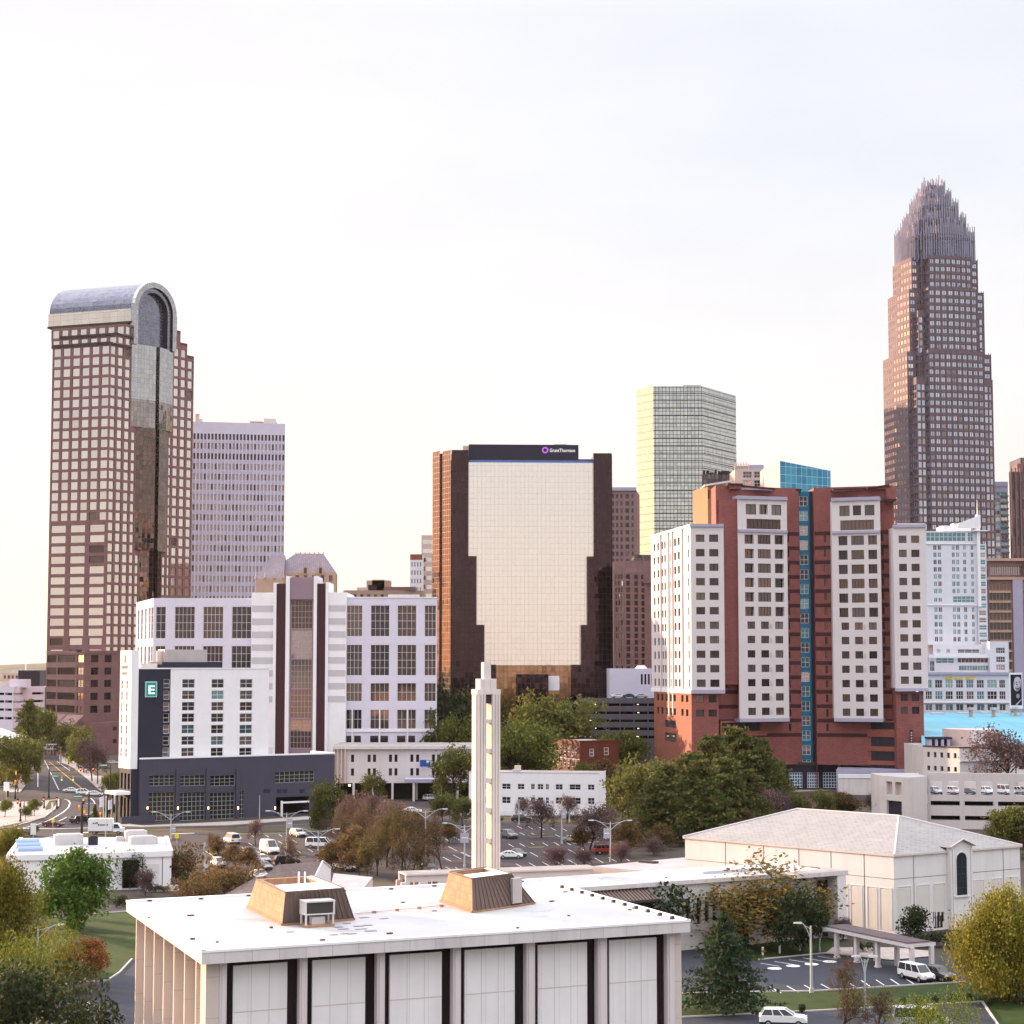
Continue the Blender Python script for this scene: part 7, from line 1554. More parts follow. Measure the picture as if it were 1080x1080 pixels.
 # --- brown shingled house between hall and parking lot
 b = Bld('parish_house', G(315, 925, 3), 'low brown-shingled house with white gable front, behind the church hall roof', 'house')
 ev, rg = 3.2, 5.0; g0, g1, rr_, e0 = G(331, 927, ev), G(349, 915, ev), G(322, 906, rg), G(270, 932, ev); gm = lerp2(g0, g1, .5)
 dx, dy = (e0[0] - g0[0], e0[1] - g0[1]); k0, k1 = (g0[0] + dx, g0[1] + dy), (g1[0] + dx, g1[1] + dy); km = lerp2(k0, k1, .5); km = (km[0] - dx * .2, km[1] - dy * .2)
 r = b.mb('roof'); r.face([k0 + (ev,), g0 + (ev,), gm + (rg,), km + (rg,)], 'shingle_brown'); r.face([g1 + (ev,), k1 + (ev,), km + (rg,), gm + (rg,)], 'shingle_brown'); r.face([k1 + (ev,), k0 + (ev,), km + (rg,)], 'shingle_brown')
 w = b.mb('wall'); b.facade(g0, g1, 0, ev, [(.6 + i * 1.9, 1.7 + i * 1.9, .8, 2.6, St('g_dark', 'frame_white', 1, 2, .1, .2)) for i in range(3)], 'white_bright'); w.face([g0 + (ev,), g1 + (ev,), gm + (rg - .1,)], 'white_bright'); b.facade(k0, g0, 0, ev, (), 'pink_stucco'); b.facade(g1, k1, 0, ev, (), 'pink_stucco'); b.mb('bargeboard').tube([g0 + (ev,), gm + (rg + .05,), g1 + (ev,)], .14, 'bay_white', 5); b.finish()
 b = Bld('parish_house', G(255, 940, 3), 'long brown-shingled roof left of the gabled parish house, partly hidden by shrubs', 'house'); ev, rg = 3.0, 4.8; a0, a1, c0, c1 = G(232, 946, ev), G(268, 948, ev), G(270, 925, rg), G(278, 924, rg)
 r = b.mb('roof'); a2, a3 = (2 * c1[0] - a1[0], 2 * c1[1] - a1[1]), (2 * c0[0] - a0[0], 2 * c0[1] - a0[1]); r.face([a0 + (ev,), a1 + (ev,), c1 + (rg,), c0 + (rg,)], 'shingle_brown'); r.face([a2 + (ev,), a3 + (ev,), c0 + (rg,), c1 + (rg,)], 'shingle_brown'); b.block([a0, a1, a2, a3], 0, ev, 'pink_stucco'); b.mb('ridge').tube([c0 + (rg + .05,), c1 + (rg + .05,)], .15, 'bay_white', 5); b.finish()
 b = Bld('church_annex', G(375, 935, 3), 'grey-roofed flat annex with angled white wall behind the first roof enclosure', 'building'); c = [G(347, 941, 4), G(381, 940, 4), G(393, 925, 4.0), G(352, 921, 4)]; b.block(c, 0, 3.7, 'bay_white'); b.mb('roof').prism(c, 3.7, 4.0, 'concrete', 'roof_grey'); b.finish()
 # --- portico
 zt = 3.7; A, B = G(866.5, 976.5, 3.5), G(957.8, 995.5, 3.5); L, a = nrm(A, B); b = Bld('portico', B, 'white flat-roofed entrance portico on square columns beside the church car park', 'portico'); wd = 3.4
 b.mb('roof').prism([mv(A, a - 90, .3), mv(mv(B, a, .3), a - 90, .3), mv(mv(B, a, .3), a + 90, wd + .3), mv(A, a + 90, wd + .3)], 3.12, 3.5, 'bay_white', 'roof_brown'); b.mb('roof').obox(lerp2(mv(A, a + 90, wd / 2), mv(B, a + 90, wd / 2), .5), a, L - .6, wd - .4, 3.5, 3.58, 'roof_brown')
 for x in (882, 903, 925, 961):
  p = along(A, a, x, 1000); m = MB(); m.obox(mv(mv(p, a + 90, .3), a, -.3), a, .46, .46, 0, 3.1, 'bay_white'); m.obox(mv(mv(p, a + 90, .3), a, -.3), a, .6, .6, 0, .2, 'bay_white'); m.build('column', b.root, b.loc); m = MB(); q = mv(mv(p, a + 90, wd - .3), a, -.3); m.obox(q, a, .46, .46, 0, 3.1, 'bay_white'); m.build('column', b.root, b.loc)
 b.finish()
 return N, ar
GLASS('g_teal_dark', (0.012, 0.03, 0.045), (0.02, 0.045, 0.06), metal=.3); MAT('panel_inset', (0.64, 0.61, 0.58), var=.05, streak=.3); MAT('roof_brown', (0.13, 0.10, 0.11), var=.25, vscale=.6)
sanctuary()

def left_white_building():
 zt = 5.9; A, B = G(8, 902, zt), G(181, 897, zt); L, a = nrm(A, B); b = Bld('office_building', A, 'low white flat-roofed building with dark doorway, behind the large green tree', 'building')
 K, J = G(176, 881.5, zt), G(22, 883, zt); W_ = lambda x: dist(A, along(A, a, x, 920))
 b.facade(A, B, 0, zt - .9, [(W_(129), W_(147), 0.02, 4.6, St('dark_void', fw=0, dep=2, name='doorway')), (W_(80), W_(100), .8, 3.6, St('g_dark', 'frame_dark', 4, 1, .1, .3))], 'white_bright'); b.facade(B, K, 0, zt - .9, (), 'white_bright'); b.facade(J, A, 0, zt - .9, (), 'white_bright')
 b.mb('fascia').slab(A, B, zt - .9, zt, .25, .4, 'white_bright'); b.mb('fascia').slab(B, K, zt - .9, zt, .25, .4, 'pink_stucco'); b.mb('fascia').slab(J, A, zt - .9, zt, .25, .4, 'white_bright'); b.mb('roof').face([p + (zt - .15,) for p in (A, B, K, J)], 'membrane')
 for x in (149.8, 170.8): b.mb('wall_joint').slab(mv(A, a, W_(x)), mv(A, a, W_(x) + .12), 0, zt - .92, .012, 0, 'ac_dark')
 p0, p1 = mv(A, a, W_(152)), mv(A, a, W_(168)); b.mb('panel_frame').slab(p0, p1, .4, 3.9, .04, 0, 'sanct_wall')
 for px, py, w, d, h, mt, nm in ((72, 889.5, 4.6, 2.6, 1.6, 'ac_metal', 'roof_unit'), (150, 889, 4.2, 2.4, 1.2, 'ac_metal', 'roof_unit'), (143, 886, 3.6, 2.2, 1.7, 'ac_metal', 'roof_unit'), (160.5, 888.5, 1.6, 1.6, 1.0, 'galvanised', 'roof_unit'), (98, 890, 1.5, 1.3, 1.3, 'navy_panel', 'roof_hatch'), (126, 886, 1.3, 1.0, .6, 'galvanised', 'roof_hatch')):
  m = MB(); c = G(px, py, zt); m.obox(c, a, w, d, zt - .15, zt - .15 + h, mt); m.obox(c, a, w * .8, d * .8, zt - .15 + h, zt + h, mt); m.build(nm, b.root, b.loc)
 for i, (px, py) in enumerate(((29, 888.5), (30, 892.5), (32, 896.5))):
  m = MB(); c = G(px, py, zt); n = 6
  for k in range(n):
   t0, t1 = math.pi * k / n, math.pi * (k + 1) / n; q = lambda t, s: mv(mv(c, a, s * 1.9), a + 90, -.65 * math.cos(t)) + (zt - .15 + .75 * math.sin(t),)
   m.face([q(t0, -1), q(t0, 1), q(t1, 1), q(t1, -1)], 'skylight_blue')
  for s in (-1, 1): m.face([mv(mv(c, a, s * 1.9), a + 90, -.65 * math.cos(math.pi * k / n)) + (zt - .15 + .75 * math.sin(math.pi * k / n),) for k in range(n + 1)], 'skylight_blue')
  m.build('skylight', b.root, b.loc)
 w0, w1 = along(mv(A, a - 90, 4), a, 152, 945), along(mv(A, a - 90, 4), a, 190, 945); b.mb('planter_wall').slab(w0, w1, 0, .9, 0, .4, 'concrete_light'); b.finish()
MAT('skylight_blue', (0.30, 0.40, 0.55), rough=.25, var=.05)
left_white_building()
# ================================================================ ground surfaces
MAT('asphalt', (0.060, 0.054, 0.064), rough=0.85, patch=.45, pscale=.12, var=0.22, vscale=0.10, bump=0.01)
MAT('asphalt_old', (0.068, 0.053, 0.060), rough=0.9, patch=.5, pscale=.15, var=0.25, vscale=0.12, bump=0.01)
MAT('asphalt_blue', (0.045, 0.050, 0.072), rough=0.8, patch=.4, pscale=.2, var=0.18, vscale=0.15)
MAT('pavement', (0.42, 0.37, 0.35), rough=0.9, var=0.12, vscale=0.4, tile=(1.5, 1.5, 0.05), tvar=0.05)
MAT('kerb_stone', (0.48, 0.45, 0.43), rough=0.9, var=0.12)
MAT('road_paint', (0.66, 0.65, 0.66), rough=0.8, var=0.15, vscale=1.0)
MAT('road_yellow', (0.60, 0.42, 0.08), rough=0.8, var=0.15, vscale=1.0)
MAT('lawn', (0.032, 0.062, 0.007), rough=0.95, patch=.55, pscale=.3, var=0.38, vscale=0.7, bump=0.03)
MAT('lawn_dry', (0.065, 0.062, 0.015), rough=0.95, var=0.30, vscale=0.3)
MAT('mulch', (0.10, 0.055, 0.035), rough=0.95, var=0.3, vscale=0.8)
def gp(pts, z=0.0): return [G(x, y, 0.0) + (z,) for x, y in pts]
def sheet(name, polys, mat, z):
 mb = MB()
 for p in polys:
  q = gp(p, z);
  if sum(q[i][0] * q[(i + 1) % len(q)][1] - q[(i + 1) % len(q)][0] * q[i][1] for i in range(len(q))) < 0: q.reverse()
  mb.face(q, mat)
 return ground(name, mb)
sheet('road', [[(-60, 905), (0, 888), (17, 884.5), (48, 883), (66, 880), (100, 876.5), (150, 874), (370, 868.5), (450, 862), (450, 850), (370, 861), (240, 870.5), (150, 872.3), (112, 871), (112, 846), (180, 842), (180, 834), (106, 835), (92, 822), (78, 810.5), (66, 804.8), (58, 795), (52, 790), (40, 790), (37, 797.5), (35, 812), (29, 826), (22, 836), (-40, 838), (-40, 844), (40, 845.5), (62, 843), (62, 850), (47, 862), (14, 872), (-60, 884)]], 'asphalt', 0.0)
sheet('parking_lot', [[(176, 886), (200, 878.5), (300, 876.5), (395, 871), (430, 866), (430, 846), (470, 838), (494, 848), (500, 860), (640, 872), (668, 880), (668, 935), (430, 938), (390, 920), (300, 960), (176, 990)]], 'asphalt_old', 0.004)
sheet('church_car_park', [[(700, 1046), (715, 1000), (800, 1013), (878, 1005), (940, 1012), (985, 1008), (1100, 1000), (1100, 1034), (1024, 1036), (860, 1046), (720, 1049)]], 'asphalt_blue', 0.0)
sheet('lower_road', [[(640, 1073.5), (719, 1073.2), (858, 1066.5), (1036, 1056.8), (1053, 1082), (1080, 1130), (640, 1130)]], 'asphalt_blue', 0.0)
sheet('driveway', [[(60, 1040), (89, 1036), (113, 1034.5), (126, 1026), (141, 1012), (200, 1000), (260, 1000), (260, 1200), (20, 1200)]], 'asphalt_blue', 0.0)
sheet('side_street', [[(-60, 964), (140, 953), (200, 952), (200, 958), (140, 961), (-60, 976)]], 'asphalt', 0.0)
sheet('rail_street', [[(625, 848), (700, 835), (700, 842), (625, 858)], [(880, 833), (960, 826), (960, 836), (880, 846)]], 'asphalt', 0.0)
sheet('side_lawn', [[(-60, 976), (140, 961), (165, 965), (150, 1005), (139, 1012), (113, 1034.5), (89, 1036), (60, 1040), (-60, 1060)]], 'lawn', 0.004)
sheet('front_lawn', [[(640, 1050), (720, 1048), (860, 1046), (1024, 1036), (1110, 1034), (1110, 1052), (1036, 1056.8), (858, 1066.5), (719, 1073.2), (640, 1073.5)], [(1036, 1056.8), (1110, 1052), (1110, 1140), (1080, 1130), (1053, 1082)]], 'lawn', 0.004)
sheet('church_lawn', [[(690, 1000), (800, 998), (878, 990), (878, 1004.5), (800, 1012), (715, 999.5)]], 'lawn', 0.008)
sheet('verge', [[(240, 880), (300, 878.8), (395, 873.5), (395, 871.2), (300, 876.4), (240, 878)], [(0, 889.5), (48, 886), (90, 881.5), (140, 879), (140, 877), (100, 878.4), (66, 881.8), (17, 886.2)], [(500, 861), (640, 873), (640, 871), (500, 858.6)]], 'lawn_dry', 0.008)
sheet('plaza', [[(-40, 845.8), (40, 845.8), (62, 843), (62, 850), (47, 862), (30, 868), (0, 874), (-40, 882)], [(106, 835), (150, 833), (150, 820), (92, 818)]], 'pavement', 0.10)
sheet('sidewalk', [[(78, 810.5), (92, 822), (106, 834.5), (118, 834), (100, 818), (84, 806), (70, 800), (60, 795), (64, 804)], [(112, 871), (150, 872.2), (240, 870.4), (370, 860.8), (370, 858), (260, 866), (150, 871), (128, 868)], [(20, 820), (30, 812), (36, 797), (33, 797), (24, 812), (5, 836), (21, 836), (29, 826)], [(870, 1006.5), (940, 1013.2), (985, 1009), (985, 1004), (940, 1000), (878, 1000)]], 'pavement', 0.11)
sheet('plaza_lawn', [[(46, 861), (14, 871.5), (0, 875), (-40, 883), (-40, 880), (0, 872.4), (30, 866.2)], [(48, 852), (52, 845), (59, 844), (60, 848), (55, 853), (48, 855)], [(110, 858), (122, 856), (126, 862), (114, 864)], [(94, 870.5), (98, 868.5), (98, 872.2), (91, 872)]], 'lawn_dry', 0.125)
sheet('planting_bed', [[(38, 982), (80, 980), (96, 981), (80, 984), (50, 985)], [(190, 905), (232, 903), (240, 930), (205, 948), (185, 950)], [(740, 1071), (765, 1069.5), (790, 1070.2), (765, 1072.2)], [(640, 905), (720, 880), (860, 866), (900, 845), (800, 842), (680, 850), (650, 870)]], 'mulch', 0.012)
sheet('garage_forecourt', [[(820, 836), (890, 833), (890, 828), (826, 829)], [(352, 838), (470, 838), (470, 833), (352, 834)]], 'pavement', 0.02)
# kerbs
km = MB()
def kerb(pts, h=0.13, w=0.22):
 q = gp(pts)
 for a, c in zip(q, q[1:]): km.slab(a[:2], c[:2], 0, h, w / 2, w / 2, 'kerb_stone')
kerb([(60, 1040), (89, 1036), (113, 1034.5), (126, 1026), (139, 1012)]); kerb([(1036, 1056.8), (1053, 1082), (1080, 1130)]); kerb([(720, 1048), (860, 1045.6), (1024, 1035.6), (1090, 1033)]); kerb([(640, 1073.5), (719, 1073.2), (858, 1066.5), (1036, 1056.8)])
kerb([(62, 843), (62, 850), (47, 862), (14, 872), (-60, 884)]); kerb([(800, 1012.4), (878, 1004.8)]); kerb([(-60, 976), (140, 961)]); kerb([(112, 871.2), (150, 872.4), (240, 870.6), (370, 861)]); kerb([(240, 880.2), (300, 879), (395, 873.7)])
ground('kerb', km)
# islands in the car parks
im = MB(); IM = (('lawn_dry', [(215, 897), (222, 895), (234, 902), (228, 905)]), ('lawn_dry', [(224, 903), (232, 901), (240, 912), (233, 914)]), ('lawn_dry', [(255, 894), (300, 891), (302, 893.5), (258, 896.5)]), ('lawn_dry', [(310, 902.5), (322, 901.5), (322, 903.5), (312, 904.5)]), ('lawn_dry', [(557, 881), (585, 880), (586, 882), (560, 883)]), ('lawn_dry', [(556, 892), (574, 891), (574, 893.5), (558, 894)]), ('lawn_dry', [(428, 872), (500, 869), (500, 872), (430, 875)]), ('lawn_dry', [(290, 908), (312, 905), (318, 914), (296, 918)]), ('mulch', [(600, 886), (632, 884), (632, 888), (604, 890)]))
for mt, p in IM:
 q = gp(p); im.prism([v[:2] for v in q], 0.0, 0.14, 'kerb_stone', mt)
ground('parking_island', im)
# painted lines
pm = MB()
def stripe(a, c, w=0.14, z=0.012, mat='road_paint'):
 A, B = G(*a), G(*c); L = dist(A, B); n = ((B[1] - A[1]) / L * w / 2, -(B[0] - A[0]) / L * w / 2)
 pm.face([(A[0] + n[0], A[1] + n[1], z), (B[0] + n[0], B[1] + n[1], z), (B[0] - n[0], B[1] - n[1], z), (A[0] - n[0], A[1] - n[1], z)], mat)
def path(pts, w=.16, **k):
 for a, c in zip(pts, pts[1:]): stripe(a, c, w, **k)
path([(68, 843), (72, 844), (74, 847), (72, 852), (66, 857), (56, 863), (45, 868), (30, 872), (17, 874.5)], .35); path([(80, 861.5), (70, 862), (62, 866), (50, 871)], .3); path([(96, 842), (99, 845), (101, 850)], .3)
path([(90, 847.3), (98, 847.3)], .5); path([(87, 842.5), (92, 842.5)], .5); stripe((60, 803), (74, 813), .25); stripe((52, 803.5), (88, 833), .25, mat='road_yellow'); stripe((40, 800), (40, 830), .2); stripe((47, 802), (62, 833), .2)
for i in range(7): stripe((39 + i * 2.6, 806.6 - .05 * i), (39.9 + i * 2.6, 806.6 - .05 * i), 3.0)
path([(17, 873.5), (60, 874), (100, 873)], .9); path([(45, 884), (80, 879.5), (98, 877)], .8); stripe((130, 876), (240, 873.4), .2, mat='road_yellow'); stripe((250, 873.2), (360, 867), .2, mat='road_yellow'); stripe((180, 879.5), (205, 878.7), .9)
def bays(p0, p1, n, dx, dy, w=.13):
 for i in range(n):
  t = i / max(1, n - 1); x, y = lerp(p0[0], p1[0], t), lerp(p0[1], p1[1], t); stripe((x, y), (x + dx, y + dy), w, z=0.016)
bays((545, 871), (640, 876), 9, 5.5, 3.0); bays((548, 878), (660, 884), 10, 5.5, 2.8); bays((536, 890), (620, 887), 8, 6, 3.4); bays((559, 899), (640, 893), 7, 8.5, 4.5); bays((544, 911), (655, 903), 9, 9, 5); bays((455, 884), (490, 882), 4, 7, 3.6); bays((462, 876), (500, 874), 4, 5, 2.4); bays((473, 893), (486, 899), 2, 9, 4.5); bays((467, 904), (488, 899), 3, 9, 4.6); bays((460, 914), (480, 915), 3, 10, 5)
bays((252, 882), (350, 877), 8, 3.5, 2.4); bays((262, 889), (340, 884), 6, 4, 2.6); bays((300, 898), (350, 893), 5, 5, 3); bays((218, 913), (262, 925), 4, 7, 1.2); bays((395, 892), (420, 888), 3, 6, 3)
bays((812, 1041), (866, 1038), 4, 12, 6.5, .16); bays((893, 1035), (970, 1031), 6, 9, 6.0, .16); bays((802, 1016), (862, 1008.5), 5, 20, 3.2, .16); bays((1000, 1027), (1060, 1024), 4, 9, 6, .16)
for x, y in ((817, 1021.5), (836.5, 1018.8), (856, 1017), (875, 1014.2)):
 c = G(x, y); pm.face([(c[0] + .85 * math.cos(2 * math.pi * k / 10), c[1] + .95 * math.sin(2 * math.pi * k / 10), .018) for k in range(10)], 'road_paint')
ground('road_markings', pm)
# ================================================================ vehicles
PAINT('car_paint')
GLASS('car_glass', (0.02, 0.02, 0.025), (0.05, 0.05, 0.06), metal=0.2, rough=.05, spec=.6)
MAT('tyre', (0.02, 0.02, 0.02), rough=.9); MAT('rim', (0.45, 0.45, 0.47), rough=.35, metal=.7); MAT('lamp_clear', (0.7, 0.7, 0.7), rough=.2); MAT('tail_red', (0.35, 0.01, 0.01), rough=.3); MAT('bumper', (0.04, 0.04, 0.045), rough=.6)
def car_meshes(kind):
 """side profile extruded with rounded shoulders: +x is forward"""
 if kind == 'sedan': L, W, prof, roof = 4.6, 1.8, [(-2.3, .45), (-2.3, .85), (-2.1, .98), (-1.3, 1.0), (.95, .98), (2.1, .78), (2.3, .6), (2.3, .4)], [(-1.55, .99), (-.75, 1.42), (.25, 1.44), (1.15, .96)]
 elif kind == 'suv': L, W, prof, roof = 4.7, 1.9, [(-2.3, .5), (-2.33, 1.05), (-2.2, 1.12), (1.0, 1.12), (2.15, .98), (2.35, .75), (2.35, .5)], [(-2.15, 1.1), (-1.8, 1.72), (.2, 1.75), (1.15, 1.1)]
 elif kind == 'van': L, W, prof, roof = 5.6, 2.0, [(-2.8, .5), (-2.82, 1.15), (-2.75, 1.2), (1.7, 1.2), (2.6, 1.05), (2.8, .8), (2.8, .5)], [(-2.72, 1.18), (-2.6, 2.1), (1.0, 2.12), (1.85, 1.18)]
 elif kind == 'cargo': L, W, prof, roof = 5.8, 2.05, [(-2.9, .5), (-2.92, 1.3), (-2.85, 1.35), (1.9, 1.35), (2.7, 1.1), (2.9, .85), (2.9, .5)], [(-2.85, 1.33), (-2.75, 2.55), (.9, 2.58), (2.0, 1.33)]
 else: L, W, prof, roof = 5.4, 1.95, [(-2.7, .55), (-2.7, 1.1), (-2.6, 1.12), (1.3, 1.14), (2.5, 1.02), (2.7, .8), (2.7, .55)], [(-.55, 1.12), (-.35, 1.75), (.75, 1.76), (1.5, 1.12)]
 h = W / 2; m = MB(); n = len(prof)
 ring = lambda k, y: [(x, y, z) for x, z in prof]
 secs = [(-h, .94), (-h + .12, 1.0), (h - .12, 1.0), (h, .94)]
 V = [[(x * s if True else x, y, z if i in (0, n - 1) or z < .7 else z * (1 if abs(s - 1) < .01 else .985)) for i, (x, z) in enumerate(prof)] for y, s in secs]
 vs = [p for r in V for p in r]; fs = []
 for a in range(3):
  for i in range(n): j = (i + 1) % n; fs.append((a * n + i, a * n + j, (a + 1) * n + j, (a + 1) * n + i))
 fs += [tuple(reversed(range(n))), tuple(range(3 * n, 4 * n))]; fs = [tuple(reversed(f)) for f in fs]
 m.mesh(vs, fs, 'car_paint')
 # cabin: tapered glasshouse with a painted roof and pillars
 (x0, z0), (x1, z1), (x2, z2), (x3, z3) = roof; hb, ht = h - .1, h - .28
 lo = [(x0, -hb, z0 - .02), (x3, -hb, z3 - .02), (x3, hb, z3 - .02), (x0, hb, z0 - .02)]; up = [(x1, -ht, z1 - .06), (x2, -ht, z2 - .06), (x2, ht, z2 - .06), (x1, ht, z1 - .06)]
 m.mesh([(x1 - .02, -ht - .01, z1 - .06), (x2 + .02, -ht - .01, z2 - .06), (x2 + .02, ht + .01, z2 - .06), (x1 - .02, ht + .01, z1 - .06), (x1 + .12, -ht + .12, z1), (x2 - .12, -ht + .12, z2), (x2 - .12, ht - .12, z2), (x1 + .12, ht - .12, z1)], [(3, 2, 1, 0), (4, 5, 6, 7), (0, 1, 5, 4), (1, 2, 6, 5), (2, 3, 7, 6), (3, 0, 4, 7)], 'car_paint')
 for a, c in zip(lo, up): m.tube([a, c], .05, 'car_paint', 4)
 if kind in ('cargo',):
  for s in (-1, 1): m.mesh([(x0 + .02, s * (hb + .01), z0), (.6, s * (hb + .01), z3), (.5, s * (ht + .03), z2 - .1), (x1 + .02, s * (ht + .03), z1 - .1)], [(0, 1, 2, 3)] if s < 0 else [(3, 2, 1, 0)], 'car_paint')
 else:
  for t in (.36, .66):
   for s in (-1, 1): m.tube([(lerp(x0, x3, t), s * (hb + .005), z3), (lerp(x1, x2, t), s * (ht + .005), z1 - .05)], .045, 'car_paint', 4)
 m.box(-L / 2 + .08, L / 2 - .08, -h + .08, h - .08, .24, .5, 'bumper')
 if kind == 'pickup': m.box(-2.55, -.7, -h + .14, h - .14, 1.05, 1.13, 'bumper')
 g = MB(); g.hexa(lo, up, 'car_glass')
 lh, lt = [], []
 wx = (-L * .305, L * .315); r = .34 if kind in ('sedan', 'suv') else .38
 return L, W, m, g, wx, r, prof
CARS = {}
def mk_car(kind):
 L, W, m, g, wx, r, prof = car_meshes(kind); h = W / 2
 root = empty('parked_car', (0, 0, -1000), 'x', 'car')
 m.build('body', root, uv=False); g.build('windows', root, uv=False)
 w = MB()
 seg = 14; ring = lambda y, rr: [(rr * math.cos(2 * math.pi * k / seg), y, rr * math.sin(2 * math.pi * k / seg)) for k in range(seg)]
 w.mesh(ring(-.11, r) + ring(.11, r), [tuple(range(seg)), tuple(reversed(range(seg, 2 * seg)))] + [(k, k + seg, (k + 1) % seg + seg, (k + 1) % seg) for k in range(seg)], 'tyre'); wd = w.data('wheel', uv=False)
 rm = MB(); rm.mesh(ring(-.125, r * .6) + ring(.125, r * .6), [tuple(range(seg)), tuple(reversed(range(seg, 2 * seg)))] + [(k, k + seg, (k + 1) % seg + seg, (k + 1) % seg) for k in range(seg)], 'rim'); rd = rm.data('rim', uv=False)
 for x in wx:
  for y in (-h + .1, h - .1):
   o = bpy.data.objects.new('wheel', wd); COL.objects.link(o); o.parent = root; o.location = (x, y, r); q = bpy.data.objects.new('rim', rd); COL.objects.link(q); q.parent = o
 zf = prof[-2][1] if kind == 'sedan' else prof[-2][1];
 for nm, x, mt in (('headlight', L / 2 - .06, 'lamp_clear'), ('tail_light', -L / 2 + .0, 'tail_red')):
  for y in (-h + .32, h - .32):
   b = MB(); z = .72 if kind == 'sedan' else .86; b.box(x - .06, x + .05, y - .2, y + .2, z - .1, z + .1, mt); b.build(nm, root, uv=False)
 p = MB(); p.box(L / 2 - .02, L / 2 + .02, -.5, .5, .42, .62, 'bumper'); p.build('grille', root, uv=False)
 CARS[kind] = root
for k in ('sedan', 'suv', 'van', 'cargo', 'pickup'): mk_car(k)
WHITE, SILV, GREY, BLACK, BLUE, RED, MAR, TAN = (.80, .80, .81), (.50, .51, .53), (.17, .17, .18), (.02, .02, .024), (.04, .06, .13), (.35, .03, .025), (.12, .02, .03), (.38, .30, .22)
used = set()
def car(kind, px, py, head, col, label, group=None, z=0.02, D=None, k=1.0):
 src = CARS[kind]; o = src if kind not in used else copy_tree(src); used.add(kind)
 p = G(px, py, z) if D is None else P(px, D, py); o.location = (p[0], p[1], z); o.rotation_euler = (0, 0, R(head)); o['label'] = label; o['category'] = {'van': 'van', 'cargo': 'van', 'pickup': 'pickup truck', 'suv': 'suv'}.get(kind, 'car')
 o.name = {'van': 'passenger_van', 'cargo': 'cargo_van', 'pickup': 'pickup_truck', 'suv': 'parked_suv'}.get(kind, 'parked_car')
 if group: o['group'] = group
 o.scale = (k, k, k)
 for c in o.children:
  if c.name.startswith(('body',)): c.color = col + (1,)
 return o
car('sedan', 26, 881.5, 3, BLUE, 'dark blue sedan on the near road at the far left')
car('sedan', 56, 871.8, -8, MAR, 'maroon sedan turning on the curved road')
car('suv', 84, 868, 55, BLACK, 'black suv waiting beside the tall black signal post')
car('sedan', 98, 862.5, 60, GREY, 'grey hatchback behind the black suv near the hotel corner')
car('sedan', 75.5, 835.8, 6, WHITE, 'leftmost white sedan crossing the far intersection')
car('suv', 89, 838.5, 12, WHITE, 'white suv with dark windows in the middle of the far intersection')
car('sedan', 99.5, 839.6, 8, WHITE, 'white sedan with red tail lights, rightmost at the far intersection')
car('sedan', 118.5, 806, 10, SILV, 'pale silver car beside the white end slab of the hotel')
GA = 'cars in the left parking lot'
car('van', 244.5, 889.5, 115, WHITE, 'white passenger van seen from behind beyond the orange shrubs', GA)
car('cargo', 284, 900, -62, WHITE, 'tall white cargo van facing the viewer', GA)
car('suv', 231, 914.5, -65, WHITE, 'white suv by the grass island next to the single lamp post', GA)
car('suv', 265, 903.5, -62, GREY, 'dark grey suv half behind the orange shrub', GA); car('sedan', 276.5, 909.5, -60, (.30, .27, .27), 'mid grey sedan, second in the short row by the brown roof', GA); car('sedan', 278, 917, -60, (.22, .17, .18), 'brownish grey sedan, third in the short row by the brown roof', GA); car('sedan', 273.5, 926, -60, (.36, .33, .34), 'light grey sedan at the end of the short row by the brown roof', GA)
car('suv', 302, 912, 20, BLACK, 'black and white suv behind the bare tree near the brown roof', GA); car('suv', 314, 882.5, -58, SILV, 'silver suv near the hotel garage opening', GA); car('van', 338, 894.5, -10, WHITE, 'white van behind the double-armed lamp post', GA); car('pickup', 363, 918, -50, WHITE, 'white pickup truck among the yellow-brown trees', GA)
GB = 'cars in the middle parking lot'
car('sedan', 434.5, 857.5, 10, WHITE, 'white sedan left of the bell tower on the upper lot', GB); car('suv', 455, 844.5, 40, (.7, .7, .72), 'pale grey suv under the white canopy building', GB); car('suv', 453, 921, -60, BLACK, 'black suv at the foot of the bare trees, left of the bell tower', GB)
car('suv', 550, 867, 0, BLACK, 'black suv parked along the lane before the small white building', GB); car('suv', 537, 884, -62, GREY, 'grey suv right beside the bell tower', GB); car('sedan', 538, 905.5, 4, WHITE, 'white sedan touching the bell tower outline', GB); car('sedan', 545.5, 903, -62, BLACK, 'black sedan with white bonnet next to the white sedan', GB)
car('sedan', 605, 888.5, -20, TAN, 'tan sedan under the orange-tinted bare tree', GB); car('suv', 656, 886.5, 10, SILV, 'silver suv at the right end of the middle lot', GB); car('suv', 638.5, 900.5, 15, RED, 'dark red suv next to the double lamp post', GB); car('van', 567, 857.8, 5, WHITE, 'white van in front of the small white building', GB); car('suv', 583, 857, 5, SILV, 'silver suv in front of the small white building', GB); car('sedan', 625, 836, 15, BLACK, 'dark sedan on the street right of the small white building', None); car('sedan', 667, 858, 0, SILV, 'silver sedan behind the tall evergreen clump', None)
car('van', 966.5, 1033.5, -64, WHITE, 'white passenger van with dark window band by the portico', k=.86); car('suv', 990.5, 1033.5, -64, BLACK, 'black suv parked beside the white passenger van', k=.9); car('suv', 826, 1082, -8, WHITE, 'white and black suv cut by the bottom edge, below the lawn'); car('van', 973, 1085, -10, SILV, 'pale van roof at the bottom edge below the yellow-green bush')
car('sedan', 921, 834, 10, (.05, .25, .55), 'bright blue car behind the cream garage parapet'); car('sedan', 936, 834, 10, WHITE, 'white car next to the bright blue car behind the parapet')
A_, B_, zd_, Dd_ = DECK
